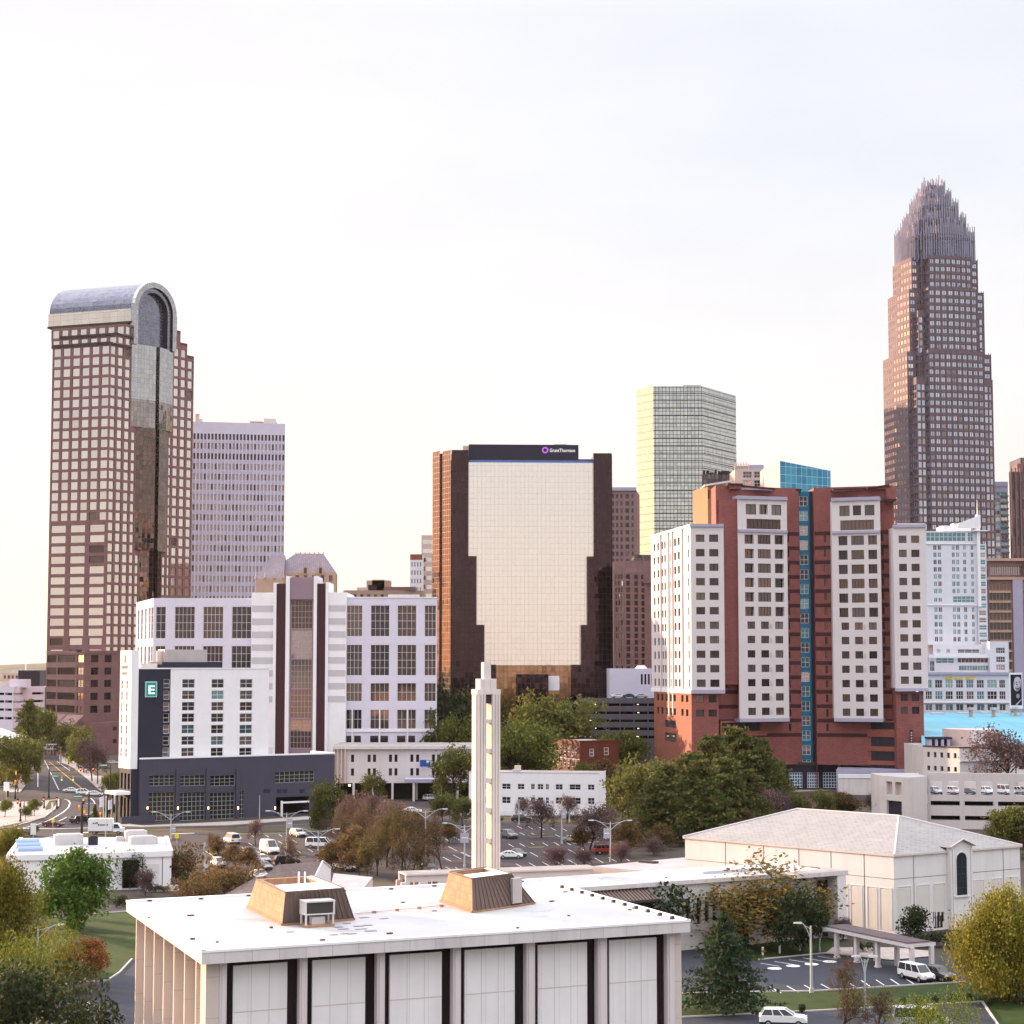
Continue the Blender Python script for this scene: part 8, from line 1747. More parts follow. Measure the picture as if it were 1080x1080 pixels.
for i, (px, k, c, lb) in enumerate(((986, 'suv', (.55, .6, .72), 'pale blue suv on the open garage deck, first from the left'), (1005.5, 'suv', WHITE, 'white suv on the open garage deck, second from the left'), (1023, 'sedan', GREY, 'dark grey car on the open garage deck, third from the left'), (1040.5, 'suv', WHITE, 'white suv on the open garage deck, fourth from the left'), (1058.5, 'van', WHITE, 'large white van on the open garage deck, fifth from the left'), (1076, 'suv', SILV, 'silver suv on the open garage deck by the right edge'))):
 car(k, px, 835, -75 + 12 * (i % 3), c, lb, 'cars on the garage deck', zd_ + .01, Dd_ + 4.2)
for i, px in enumerate((652, 664, 676)): car('sedan', px, 734, 10, (WHITE, BLUE, SILV)[i], ('white car on the roof of the dark garage', 'dark blue car on the roof of the dark garage', 'silver car on the roof of the dark garage')[i], 'cars on the dark garage roof', Z(736.4, 600) + .0, 606)
def box_truck():
 p = G(112, 880); b = empty('box_truck', (p[0], p[1], .02), 'white box truck with faint dark lettering on its side, on the road before the hotel', 'truck', None, R(2))
 m = MB(); m.box(-3.6, 1.4, -1.15, 1.15, .75, 3.3, 'white_paint'); m.box(-3.62, 1.42, -1.17, 1.17, .7, .82, 'galvanised'); m.build('cargo_box', b, uv=False)
 m = MB(); m.hexa([(1.5, -1.05, .6), (3.7, -1.0, .6), (3.7, 1.0, .6), (1.5, 1.05, .6)], [(1.5, -1.0, 2.3), (2.5, -.9, 2.3), (2.5, .9, 2.3), (1.5, 1.0, 2.3)], 'white_paint'); m.box(2.6, 3.75, -1.0, 1.0, .55, 1.35, 'white_paint'); m.build('cab', b, uv=False)
 m = MB(); m.hexa([(1.7, -1.06, 1.35), (3.02, -1.02, 1.35), (3.02, 1.02, 1.35), (1.7, 1.06, 1.35)], [(1.75, -1.02, 2.15), (2.5, -.94, 2.15), (2.5, .94, 2.15), (1.75, 1.02, 2.15)], 'car_glass'); m.build('windows', b, uv=False)
 m = MB(); m.box(-3.5, 3.4, -.9, .9, .45, .7, 'bumper'); m.build('chassis', b, uv=False)
 m = MB(); rr = random.Random(2)
 for i in range(9): x = -2.6 + i * .36; m.box(x, x + .24, -1.19, -1.14, 1.9 + (.35 if i < 3 else 0), 2.3 + (.35 if i < 3 else .0) - rr.random() * .15, 'frame_dark')
 m.build('side_marking', b, uv=False); src = [c for c in CARS['van'].children if c.name.startswith('wheel')][0]
 for x in (-2.3, 2.7):
  for y in (-.95, .95): w = copy_tree(src, b); w.location = (x, y, .38)
 for y in (-.7, .7): m = MB(); m.box(3.7, 3.8, y - .2, y + .2, .85, 1.1, 'lamp_clear'); m.build('headlight', b, uv=False)
box_truck()

# ================================================================ street furniture
def mast(x, y, h, name, label, group=None, arms='double', sign=None, cat='street lamp', mat='lamp_post', r=.11, reach=3.2, rz=0):
 p = G(x, y); o = empty(name, (p[0], p[1], 0), label, cat, group, R(rz)); m = MB(); m.cyl((0, 0), r * 1.9, r * 1.9, 0, .5, mat, 10); m.cyl((0, 0), r * 1.25, r * .7, .5, h, mat, 10); m.build('pole', o, uv=False)
 for s in ((-1, 1) if arms == 'double' else ((-1,) if arms == 'left' else ((1,) if arms == 'right' else ()))):
  a = MB(); pts = [(0, 0, h - 1.4)] + [(s * reach * t, 0, h - 1.4 + 1.75 * math.sin(t * math.pi * .5)) for t in (.2, .4, .6, .8, 1.0)]; a.tube(pts, .055, mat, 6); a.tube([(0, 0, h - .35), (s * reach * .55, 0, h + .0)], .035, mat, 5); a.build('arm', o, uv=False)
  l = MB(); hx = s * reach; l.hexa([(hx - .1, -.16, h + .2), (hx + s * .75 + (0 if s > 0 else 0), -.13, h + .26), (hx + s * .75, .13, h + .26), (hx - .1, .16, h + .2)] if s > 0 else [(hx - .75, -.13, h + .26), (hx + .1, -.16, h + .2), (hx + .1, .16, h + .2), (hx - .75, .13, h + .26)], [(hx - .1, -.12, h + .42), (hx + .7, -.09, h + .38), (hx + .7, .09, h + .38), (hx - .1, .12, h + .42)] if s > 0 else [(hx - .7, -.09, h + .38), (hx + .1, -.12, h + .42), (hx + .1, .12, h + .42), (hx - .7, .09, h + .38)], 'galvanised'); l.build('lamp_head', o, uv=False)
 if sign:
  q = MB(); dx, z0, z1, w, mt = sign; q.box(dx - w / 2, dx + w / 2, -.2, -.14, z0, z1, mt); q.box(dx - w / 2 + .12, dx + w / 2 - .12, -.22, -.2, z0 + (z1 - z0) * .45, z0 + (z1 - z0) * .55, 'white_paint'); q.build('notice_board', o, uv=False)
 return o
MAT('lamp_post', (0.50, 0.52, 0.54), rough=.5, metal=.2); MAT('sign_grey', (0.45, 0.44, 0.52), rough=.5); MAT('signal_black', (0.03, 0.028, 0.035), rough=.5); MAT('signal_yellow', (0.62, 0.38, 0.03), rough=.5); MAT('flag_white', (0.72, 0.70, 0.78), rough=.8); EMIT('signal_red', (1.0, 0.12, 0.04), 2.2); EMIT('signal_green', (0.05, 0.8, 0.4), 1.6)
GL = 'double-armed lamps in the parking lots'
hgt = lambda x, y, ty: Z(ty, G(x, y)[1])
mast(180, 886, hgt(180, 886, 858), 'street_lamp', 'double-armed lamp post in front of the hotel windows, with notice boards', GL, sign=(.5, 1.6, 3.0, 1.0, 'sign_grey')); mast(302, 903, hgt(302, 903, 857), 'street_lamp', 'double-armed lamp post before the dark garage opening, blue-grey banner', GL, sign=(.6, 5.2, 6.9, 1.0, 'sign_grey')); mast(335.5, 908.5, hgt(335.5, 908.5, 876), 'street_lamp', 'double-armed lamp post above the brown gabled roof', GL)
mast(448.7, 910, hgt(448.7, 910, 855), 'street_lamp', 'double-armed lamp post rising from the bare trees left of the bell tower', GL); mast(490, 915, hgt(490, 915, 870), 'street_lamp', 'double-armed lamp post with grey notice board just left of the bell tower', GL, sign=(.0, 4.3, 6.0, 1.5, 'sign_grey')); mast(644, 909, hgt(644, 909, 867), 'street_lamp', 'double-armed lamp post at the right of the middle lot, pale green board', GL, sign=(-.7, 4.2, 6.0, 1.1, 'sign_grey'))
mast(547.4, 870, hgt(547.4, 870, 843), 'lamp_pole', 'thin white pole in front of the small white building, left one', 'thin white poles', 'none', r=.12); mast(592.6, 890, hgt(592.6, 890, 845), 'lamp_pole', 'thin white pole with pale board behind the mauve tree', 'thin white poles', 'none', sign=(.4, 5.0, 6.7, .9, 'sign_grey'), r=.12); mast(273.5, 878.5, hgt(273.5, 878.5, 839), 'lamp_pole', 'slim grey lamp pole standing before the hotel wall', None, 'none', r=.08)
mast(215.3, 931, hgt(215.3, 931, 889), 'lamp_pole', 'stout white pole with small cap and box beside the left lot entrance', None, 'none', sign=(.25, 2.4, 3.3, .6, 'white_paint'), r=.2)
mast(856, 1047, hgt(856, 1047, 976.5), 'street_lamp', 'tall silver single-arm street lamp curving left over the church car park', None, 'left', reach=1.1, r=.13); mast(864.5, 1003.5, hgt(864.5, 1003.5, 984), 'street_lamp', 'short lamp with lit yellowish head by the portico', None, 'right', reach=.5, r=.07); mast(913, 1085, hgt(913, 1085, 1012), 'street_lamp', 'twin-headed floodlight pole at the lower right by the bare trees', None, 'double', reach=.55, r=.1)
mast(39, 1029, hgt(39, 1029, 978), 'street_lamp', 'grey street lamp with long arm to the right at the left lawn', None, 'right', reach=2.4);
def post_lamp(x, y, ty, label):
 p = G(x, y); h = hgt(x, y, ty); o = empty('post_lamp', (p[0], p[1], 0), label, 'lamp'); m = MB(); m.cyl((0, 0), .07, .05, 0, h - .25, 'lamp_post', 8); m.build('pole', o, uv=False); m = MB(); m.cyl((0, 0), .12, .16, h - .25, h, 'white_paint', 10); m.cyl((0, 0), .16, .05, h, h + .12, 'white_paint', 10); m.build('lamp_head', o, uv=False)
post_lamp(92.5, 1090, 1058, 'small white globe lamp post at the bottom left')
for x, y in ((804.5, 1007.5), (822.5, 1005.5), (844, 1003)):
 p = G(x, y); o = empty('bollard_light', (p[0], p[1], 0), 'short white bollard light on the lawn before the church wing', 'bollard', 'bollard lights on the church lawn'); m = MB(); m.cyl((0, 0), .13, .13, 0, .85, 'white_paint', 8); m.build('post', o, uv=False); m = MB(); m.cyl((0, 0), .15, .13, .85, 1.0, 'white_paint', 8); m.build('cap', o, uv=False)
def signal_head(o, x, z, mat='signal_yellow', lit='signal_red', y=-.25, on=0):
 m = MB(); m.box(x - .19, x + .19, y - .12, y + .12, z - .6, z + .6, mat); h = m.build('signal_head', o, uv=False); l = MB()
 zz = z + .38 - .38 * on; l.cyl((x, y - .125), .15, .15, zz - .15, zz + .15, lit, 8) if False else l.box(x - .13, x + .13, y - .16, y - .12, zz - .14, zz + .14, lit); l.build('signal_lamp', h, uv=False)
def mast_arm(x, y, ty, xs, label, signals, signs=(), mat='signal_black', r=.17, ahead=0):
 p = G(x, y); h = hgt(x, y, ty); o = empty('traffic_signal', (p[0], p[1], 0), label, 'traffic signal'); m = MB(); m.cyl((0, 0), r * 1.6, r * 1.6, 0, .6, mat, 10); m.cyl((0, 0), r * 1.1, r * .7, .6, h, mat, 10); m.build('pole', o, uv=False)
 k = lambda X: (X - x) / F * CP * p[1]
 if xs is not None:
  L = k(xs); m = MB(); m.tube([(0, 0, h - 1.0), (L, 0, h - .7)], [.11, .06], mat, 7); m.build('mast_arm', o, uv=False)
 for sx, sy, mt, lt, on in signals: signal_head(o, k(sx), Z(sy, p[1]), mt, lt, -.3, on)
 for a, c, sy, mt in signs: m = MB(); z = Z(sy, p[1]); m.box(k(a), k(c), -.24, -.2, z - .3, z + .3, mt); m.box(k(a) + .15, k(c) - .15, -.255, -.24, z - .08, z + .08, 'white_paint'); m.build('street_sign', o, uv=False)
 return o
mast_arm(51.4, 842, 810, 78, 'black signal pole with long arm to the right across the avenue, green street sign', [(65, 821, 'signal_yellow', 'signal_green', 2), (77, 821, 'signal_yellow', 'signal_green', 2)], [(53.5, 62, 818.4, 'sign_green')])
mast_arm(93.3, 870, 835, 76, 'thick black signal pole with green street sign on an arm to the left', [(88, 845.5, 'signal_black', 'signal_red', 0)], [(76.5, 87, 839.8, 'sign_green')])
mast_arm(86, 884, 847, None, 'tall black decorative signal pole in front of the box truck', [(83.2, 852, 'signal_yellow', 'signal_red', 0), (88.8, 856, 'signal_yellow', 'signal_red', 1)], (), r=.24)
mast_arm(116, 850, 806, 84, 'dark signal pole by the hotel corner with red signals and green sign', [(85, 811, 'signal_black', 'signal_red', 1), (98, 811, 'signal_black', 'signal_red', 1)], [(105, 113, 807, 'sign_green')])
mast_arm(16, 843, 824, None, 'short signal post under the left avenue trees, orange signal', [(16.3, 825, 'signal_yellow', 'signal_red', 0), (16.6, 815, 'signal_yellow', 'signal_red', 1)]); mast_arm(46.5, 853, 842, None, 'short pedestrian signal post on the grass tip, left', [(46.3, 843, 'signal_black', 'signal_red', 1)]); mast_arm(60, 853, 842, None, 'short pedestrian signal post on the grass tip, right', [(60, 843, 'signal_black', 'signal_red', 1)]); mast_arm(21.5, 867, 845, None, 'black plaza signal post with blue parking sign', [(18.6, 845, 'signal_black', 'signal_red', 1), (21.2, 850, 'signal_black', 'signal_red', 2)], [(21.8, 24.2, 855.2, 'sign_blue')]); mast_arm(118, 838, 820, None, 'signal post at the far hotel corner with orange hand signal', [(117.5, 822, 'signal_yellow', 'signal_red', 0)], ()); mast_arm(107, 872, 857, None, 'small signal post behind the box truck roof', [(106, 859.5, 'signal_yellow', 'signal_red', 0)])
MAT('sign_lime', (0.45, 0.55, 0.03), rough=.5)
def gantry():
 D = G(64, 806)[1]; p = P(64, D, 800); o = empty('sign_gantry', (p[0], p[1], 0), 'grey overhead gantry with boxy truss across the far end of the avenue', 'gantry'); k = lambda X: (X - 64) / F * CP * D
 z0, z1 = Z(790, D), Z(785, D); m = MB();
 for z in (z0, z1):
  for y in (-.5, .5): m.tube([(k(36), y, z), (0, y, z)], .14, 'galvanised', 6)
 for i in range(9): x0, x1 = k(36) * i / 9, k(36) * (i + 1) / 9; m.tube([(x0, -.5, z0 if i % 2 else z1), (x1, -.5, z1 if i % 2 else z0)], .08, 'galvanised', 5)
 m.build('truss', o, uv=False); m = MB(); m.cyl((0, 0), .35, .3, 0, z1 + .3, 'galvanised', 10); m.build('column', o, uv=False); m = MB(); m.cyl((k(36), 0), .35, .3, 0, z1 + .3, 'galvanised', 10); m.build('column', o, uv=False)
 m = MB(); m.box(k(46), k(49.5), -.75, -.6, z0 - .2, z1 + .2, 'white_paint'); m.build('sign_panel', o, uv=False); signal_head(o, k(41), z1 + 1.8, 'signal_black', 'signal_green', 0, 2)
gantry()
def flag(x, y, ty, fx, fy, label, h0=0):
 p = G(x, y); h = hgt(x, y, ty); o = empty('flagpole', (p[0], p[1], 0), label, 'flagpole', 'flagpoles by the hotel'); m = MB(); m.cyl((0, 0), .08, .04, 0, h, 'white_paint', 8); m.build('pole', o, uv=False); f = MB(); w, hh = .9, 2.2
 for i in range(5):
  a, c = i / 5, (i + 1) / 5; X = lambda t: (-w * t, .14 * math.sin(t * 7)); (xa, ya), (xc, yc) = X(a), X(c)
  f.face([(xa, ya, h - .2 - .25 * a), (xc, yc, h - .2 - .25 * c), (xc, yc, h - .2 - hh - .2 * c), (xa, ya, h - .2 - hh - .1 * a)], 'flag_white'); f.face([(xc, yc + .02, h - .2 - .25 * c), (xa, ya + .02, h - .2 - .25 * a), (xa, ya + .02, h - .2 - hh - .1 * a), (xc, yc + .02, h - .2 - hh - .2 * c)], 'flag_white')
 f.build('flag', o, uv=False)
flag(108.8, 872, 839, 0, 0, 'white flag hanging on the left pole of the trio by the hotel'); flag(117.8, 868, 842, 0, 0, 'white flag on the middle pole of the trio by the hotel'); flag(124, 866, 836, 0, 0, 'white flag on the right pole of the trio by the hotel')
def signboard(x, y, h, w, z0, label, mat='white_paint', name='street_sign', r=.05):
 p = G(x, y); o = empty(name, (p[0], p[1], 0), label, 'sign'); m = MB(); m.cyl((0, .03), r, r, 0, h, 'lamp_post', 6); m.build('post', o, uv=False); m = MB(); m.box(-w / 2, w / 2, -.06, -.02, z0, h, mat); m.build('panel', o, uv=False)
signboard(6.5, 846, 5.2, 1.5, 2.9, 'white pedestrian signal board on a post at the left edge'); signboard(111.3, 884, 8.5, .3, 8.2, 'white pole in front of the box truck bonnet', name='pole', r=.09); signboard(55.5, 884, 3.9, .6, 3.2, 'small yellow-topped sign on white post by the near road', 'yellow_paint'); signboard(35, 885, 3.2, 1.1, .9, 'white notice board on the verge behind the dark blue sedan'); signboard(14.5, 885.5, 3.0, .25, 1.0, 'slim white marker post at the left road edge')
signboard(186.5, 890, 2.0, .7, 1.1, 'white and yellow lot notice under the left double lamp', 'yellow_paint'); signboard(636, 850, 4.0, .8, 3.1, 'orange construction sign on the street right of the small white building', 'signal_yellow'); signboard(600.5, 868, 2.3, .35, .3, 'white marker post by the lane before the small white building'); signboard(55, 858, 2.6, .5, .8, 'white utility sign on the grass tip'); signboard(73.5, 812, 4.6, 1.4, 2.6, 'yellow-green crossing sign on the right avenue pavement', 'sign_lime')
def utility(x, y, ty, label):
 p = G(x, y); h = hgt(x, y, ty); o = empty('utility_pole', (p[0], p[1], 0), label, 'utility pole'); m = MB(); m.cyl((0, 0), .17, .11, 0, h, 'wood_pole', 8); m.build('pole', o, uv=False); m = MB(); m.box(-1.5, 1.5, -.1, .06, h - .6, h - .35, 'wood_pole'); m.build('crossarm', o, uv=False)
MAT('wood_pole', (0.12, 0.09, 0.08), rough=.9, var=.2)
utility(384.5, 840, 797, 'brown utility pole with crossarm before the pilastered white building, left'); utility(407.5, 842, 808, 'brown utility pole with crossarm before the pilastered white building, right')
# ---- shrubs in tubs: five clipped balls along the lower road are built with the plants
def person(x, y, label, shirt, legs_c, rz=0):
 p = G(x, y, .12); MAT('cloth_' + shirt[0], shirt[1], rough=.9); MAT('cloth_' + legs_c[0], legs_c[1], rough=.9)
 me = bpy.data.meshes.new('person'); V = [(0, 0, .95), (0, 0, 1.2), (0, 0, 1.42), (0, 0, 1.55), (0, .01, 1.68), (.1, 0, .88), (.13, .1, .48), (.14, .0, .08), (.14, -.14, .05), (-.1, 0, .88), (-.12, -.1, .48), (-.13, -.02, .08), (-.13, -.16, .05), (.2, 0, 1.42), (.27, .05, 1.15), (.25, -.08, .92), (-.2, 0, 1.42), (-.27, -.03, 1.15), (-.25, -.14, .95)]
 E = [(0, 1), (1, 2), (2, 3), (3, 4), (0, 5), (5, 6), (6, 7), (7, 8), (0, 9), (9, 10), (10, 11), (11, 12), (2, 13), (13, 14), (14, 15), (2, 16), (16, 17), (17, 18)]
 Rr = [.15, .14, .16, .06, .105, .1, .07, .05, .045, .1, .07, .05, .045, .07, .05, .04, .07, .05, .04]
 me.from_pydata(V, E, []); o = bpy.data.objects.new('person', me); COL.objects.link(o); mo = o.modifiers.new('skin', 'SKIN'); me.skin_vertices.new() if not me.skin_vertices else None
 for i, r in enumerate(Rr): me.skin_vertices[0].data[i].radius = (r, r * (.75 if i < 3 else 1))
 me.skin_vertices[0].data[0].use_root = True; su = o.modifiers.new('sub', 'SUBSURF'); su.levels = su.render_levels = 1
 dg = bpy.context.evaluated_depsgraph_get(); m2 = bpy.data.meshes.new_from_object(o.evaluated_get(dg)); bpy.data.objects.remove(o)
 for mt in ('skin_tone', 'cloth_' + shirt[0], 'cloth_' + legs_c[0]): m2.materials.append(MATS[mt])
 for f in m2.polygons: z = f.center.z; f.material_index = 2 if z < .95 else (1 if z < 1.47 and not (z < 1.02 and abs(f.center.x) > .2) else 0)
 o = bpy.data.objects.new('person', m2); COL.objects.link(o); o.location = (p[0], p[1], .12); o.rotation_euler = (0, 0, R(rz)); tag(o, label, 'person')
 h = MB(); h.hexa([(-.09, -.02, 1.68), (.09, -.02, 1.68), (.09, .1, 1.6), (-.09, .1, 1.6)], [(-.07, -.05, 1.8), (.07, -.05, 1.8), (.07, .08, 1.8), (-.07, .08, 1.8)], 'hair_dark'); h.build('hair', o, uv=False)
MAT('skin_tone', (0.35, 0.2, 0.14), rough=.6); MAT('hair_dark', (0.03, 0.02, 0.015), rough=.8)
person(18.7, 837, 'pedestrian in blue-grey top and dark trousers under the left avenue trees', ('bluegrey', (.22, .26, .38)), ('dark', (.03, .03, .04)), 20); person(25.3, 853, 'pedestrian in lilac top walking on the pale plaza', ('lilac', (.40, .36, .55)), ('navy', (.03, .035, .07)), -40)
# ================================================================ trees and shrubs
MAT('bark_dark', (0.04, 0.03, 0.028), rough=.95, var=.2); MAT('bark', (0.085, 0.062, 0.052), rough=.95, var=.25, vscale=2.0); MAT('bark_grey', (0.14, 0.11, 0.105), rough=.95, var=.25, vscale=2.0); MAT('twig', (0.115, 0.075, 0.062), rough=.95, var=.2, vscale=1.0); MAT('twig_mauve', (0.15, 0.105, 0.105), rough=.95, var=.2)
LEAF('leaf_green', (0.034, 0.075, 0.013), (0.084, 0.149, 0.022), (0.118, 0.199, 0.030)); LEAF('leaf_olive', (0.054, 0.068, 0.018), (0.134, 0.140, 0.033), (0.194, 0.170, 0.043)); LEAF('leaf_yellow', (0.100, 0.098, 0.012), (0.250, 0.220, 0.028), (0.320, 0.260, 0.035)); LEAF('leaf_dark', (0.013, 0.024, 0.010), (0.037, 0.054, 0.017), (0.063, 0.063, 0.028)); LEAF('leaf_conifer', (0.018, 0.036, 0.019), (0.048, 0.084, 0.035)); LEAF('leaf_cedar', (0.049, 0.064, 0.020), (0.114, 0.128, 0.031), (0.174, 0.140, 0.043)); LEAF('leaf_orange', (0.166, 0.062, 0.018), (0.282, 0.124, 0.037), (0.347, 0.166, 0.057)); LEAF('leaf_rust', (.070, .048, .022), (.145, .092, .036), (.175, .095, .035)); LEAF('leaf_bud', (0.108, 0.062, 0.029), (0.182, 0.108, 0.049), (0.132, 0.116, 0.041)); LEAF('leaf_mauve', (0.087, 0.047, 0.052), (0.158, 0.095, 0.095), (0.206, 0.143, 0.134)); LEAF('leaf_lime', (0.103, 0.134, 0.015), (0.206, 0.222, 0.032), (0.253, 0.262, 0.047))
def leafq(mb, p, s, r, mat, flat=0.0):
 d = Vector((r.gauss(0, 1), r.gauss(0, 1), r.gauss(0, 1) * (1 - flat) )).normalized(); u = d.cross(Vector((r.gauss(0, 1), r.gauss(0, 1), r.gauss(0, 1)))).normalized(); w = d.cross(u); q = r.uniform(.55, 1.35); a, b = s * q, s * q * r.uniform(.4, .75)
 p = Vector(p); mb.face([tuple(p - u * a), tuple(p - w * b), tuple(p + u * a), tuple(p + w * b)], mat)
def tree_data(seed, h, spread, trunk=.25, leaf='leaf_green', n_leaf=14, ls=.3, clump=.6, levels=4, up=.35, kids=(5, 4, 3, 3), r0=None, droop=0.0, twig='twig', bark='bark', twigs=True, ratio=.62, lean=0.0, tw=.012, multi=1):
 """trunk with limbs, then twigs and leaf clumps at the branch ends; unit: metres, base at origin"""
 r = random.Random(seed); tm, cm = MB(), MB(); r0 = r0 or h * .022; ends = []
 def branch(p, d, L, rad, lv):
  n = 4 if lv < 2 else 3; pts = [p]; q = p.copy(); dd = d.copy()
  for i in range(n):
   dd = (dd + Vector((r.gauss(0, .13), r.gauss(0, .13), r.gauss(0, .08) + (up * .12 if lv else .02) - droop * .22 * (lv > 1))) ).normalized(); q = q + dd * (L / n); pts.append(q.copy())
  rr = [max(tw, lerp(rad, rad * .55, i / n)) for i in range(n + 1)]
  (tm if lv < 2 else cm).tube([tuple(a) for a in pts], rr, bark if lv < 2 else twig, 6 if lv < 1 else (5 if lv < 2 else 3), False) if (lv < 2 or twigs) else None
  if lv >= levels: ends.append((q, dd)); ends.append((pts[-2], dd)); return
  k = kids[min(lv, len(kids) - 1)]
  for j in range(k):
   t = 1.0 if (j == 0 and lv) else r.uniform(trunk if lv == 0 else .3, 1.0); f = t * n; i = min(int(f), n - 1); base = pts[i].lerp(pts[i + 1], f - i)
   az = 2 * math.pi * (j + r.uniform(-.3, .3)) / k + lv; tilt = r.uniform(.45, 1.05) * (spread if lv == 0 else .95) * (1.15 - .4 * (t - trunk if lv == 0 else 0))
   ax = Vector((math.cos(az), math.sin(az), 0)); e = dd.cross(ax); e = (e if e.length > .1 else Vector((1, 0, 0))).normalized(); nd = (dd * math.cos(tilt) + e.cross(dd) * 0 + e * math.sin(tilt)); nd.z += up * .25; nd.normalize()
   branch(base, nd, L * ratio * r.uniform(.75, 1.2) * (1.0 if lv else 1.0 - .25 * (t - trunk)), rad * .5, lv + 1)
 for s in range(multi):
  d0 = Vector((r.gauss(0, .05) + lean, r.gauss(0, .05), 1)) if multi == 1 else Vector((math.cos(s * 2.4) * .3, math.sin(s * 2.4) * .3, 1)); branch(Vector((0, 0, 0)), d0.normalized(), h * .55, r0, 0)
 for q, d in ends:
  for i in range(int(n_leaf * r.choice((0, .35, .8, 1.1, 1.5, 2.0)) + .5)):
   p = q + Vector((r.gauss(0, clump), r.gauss(0, clump), r.gauss(0, clump * .7)));
   if droop: p.z -= abs(r.gauss(0, droop * 1.5))
   leafq(cm, p, ls, r, leaf)
 zs = [v[2] for v in cm.v] or [h]; k = h / max(zs);
 tm.v = [(a * k, b * k, c * k) for a, b, c in tm.v]; cm.v = [(a * k, b * k, max(c * k, .05)) for a, b, c in cm.v]
 return tm.data('trunk', uv=False), cm.data('crown', uv=False), h
def conifer_data(seed, h, rb, leaf='leaf_conifer', whorls=15, per=8, base=.12, ls=.3, dens=26, tipup=.0, power=.8):
 r = random.Random(seed); tm, cm = MB(), MB(); tm.tube([(0, 0, 0), (.1, 0, h * .5), (0, 0, h * .98)], [h * .02, h * .012, .02], 'bark', 7, False)
 for i in range(whorls):
  t = base + (1 - base) * (i + r.uniform(-.3, .3)) / whorls; z = h * t; L = rb * (1 - t) ** power * r.uniform(.75, 1.2) + .3
  for j in range(per):
   if r.random() < .1: continue
   a = 2 * math.pi * (j + r.uniform(-.35, .35)) / per + i * 1.7; Lb = L * r.uniform(.6, 1.15); tip = (math.cos(a) * Lb, math.sin(a) * Lb, z - Lb * .12 + tipup * Lb + r.gauss(0, .15)); cm.tube([(0, 0, z), (tip[0] * .6, tip[1] * .6, z - Lb * .1 + tipup * Lb * .4), tip], [.05, .03, .012], 'bark', 3, False)
   for k in range(int(dens * Lb / rb) + 4):
    f = r.uniform(.25, 1.05); w = .28 * Lb * (1.1 - abs(f - .6)); p = (tip[0] * f + r.gauss(0, w * .5), tip[1] * f + r.gauss(0, w * .5), lerp(z, tip[2], f) + r.gauss(0, .16) + .05); leafq(cm, p, ls, r, leaf, .5)
 return tm.data('trunk', uv=False), cm.data('crown', uv=False), h
def bush_data(seed, h, w, leaf, n=900, ls=.2, stems=9, bark='twig', ball=False):
 r = random.Random(seed); tm, cm = MB(), MB(); lob = [(r.uniform(-.5, .5) * w, r.uniform(-.5, .5) * w, r.uniform(.35, .75) * h, r.uniform(.25, .48) * w) for _ in range(7)] if not ball else [(0, 0, h * .55, w * .5)]
 for i in range(stems):
  a = 2 * math.pi * i / stems; x, y, z, rr = lob[i % len(lob)]; tm.tube([(math.cos(a) * .1, math.sin(a) * .1, 0), (x * .5, y * .5, z * .5), (x + r.gauss(0, .2) * w * .4, y + r.gauss(0, .2) * w * .4, z + rr * .5)], [.05, .03, .012], bark, 4, False)
 for i in range(n):
  x, y, z, rr = r.choice(lob); d = Vector((r.gauss(0, 1), r.gauss(0, 1), r.gauss(0, 1))).normalized() * rr * (r.random() ** .33); p = (x + d.x, y + d.y, max(.06, z + d.z * (h * .5 / (w * .5) if ball else .85))); leafq(cm, p, ls, r, leaf)
 return tm.data('stems', uv=False), cm.data('foliage', uv=False), h
LEAF('leaf_gold', (.085, .075, .018), (.20, .15, .03), (.30, .155, .035)); LEAF('leaf_bud_olive', (.085, .065, .025), (.155, .125, .04), (.21, .14, .05))
TD = {}
TD['green'] = tree_data(1, 10, 1.2, .3, 'leaf_green', 15, .25, .55, 4, .12, (9, 5, 3, 3), bark='bark_dark')
TD['broad'] = tree_data(2, 10, 1.0, .3, 'leaf_olive', 12, .24, .5, 4, .25, (7, 4, 3, 3))
LEAF('leaf_spring', (0.062, 0.077, 0.016), (0.156, 0.169, 0.035), (0.225, 0.213, 0.044))
TD['broad2'] = tree_data(12, 10, .85, .25, 'leaf_spring', 13, .24, .55, 4, .35, (7, 4, 3, 3))
TD['yellow'] = tree_data(3, 10, 1.05, .2, 'leaf_yellow', 30, .14, .6, 4, .2, (9, 5, 3, 3), droop=.35)
TD['willow'] = tree_data(4, 9, 1.35, .25, 'leaf_gold', 9, .18, .5, 4, .2, (8, 5, 3, 3), droop=.5, lean=.12, bark='bark_dark')
TD['bare'] = tree_data(5, 10, .9, .25, 'leaf_bud', 3, .14, .4, 4, .4, (8, 5, 4, 3), twig='twig', tw=.026)
TD['bare_mauve'] = tree_data(6, 8, .95, .3, 'leaf_mauve', 4, .15, .4, 4, .35, (8, 5, 4, 3), twig='twig_mauve', bark='bark_dark', tw=.024)
TD['bare_olive'] = tree_data(7, 11, .62, .25, 'leaf_bud_olive', 4, .17, .45, 4, .5, (9, 5, 4, 3), tw=.026)
TD['rust'] = tree_data(8, 7, 1.0, .25, 'leaf_rust', 9, .2, .45, 4, .3, (7, 4, 3, 3))
TD['sapling'] = tree_data(9, 6, .8, .2, 'leaf_orange', 7, .14, .3, 4, .5, (6, 4, 3, 3), multi=3, r0=.07)
TD['pine'] = conifer_data(10, 12, 4.6, 'leaf_conifer', 19, 9, .10, .24, 46)
TD['cedar'] = conifer_data(11, 14, 4.2, 'leaf_cedar', 24, 9, .08, .3, 46, .35, .45)
TD['magnolia'] = bush_data(13, 8, 6.5, 'leaf_dark', 3600, .28, 7, 'bark')
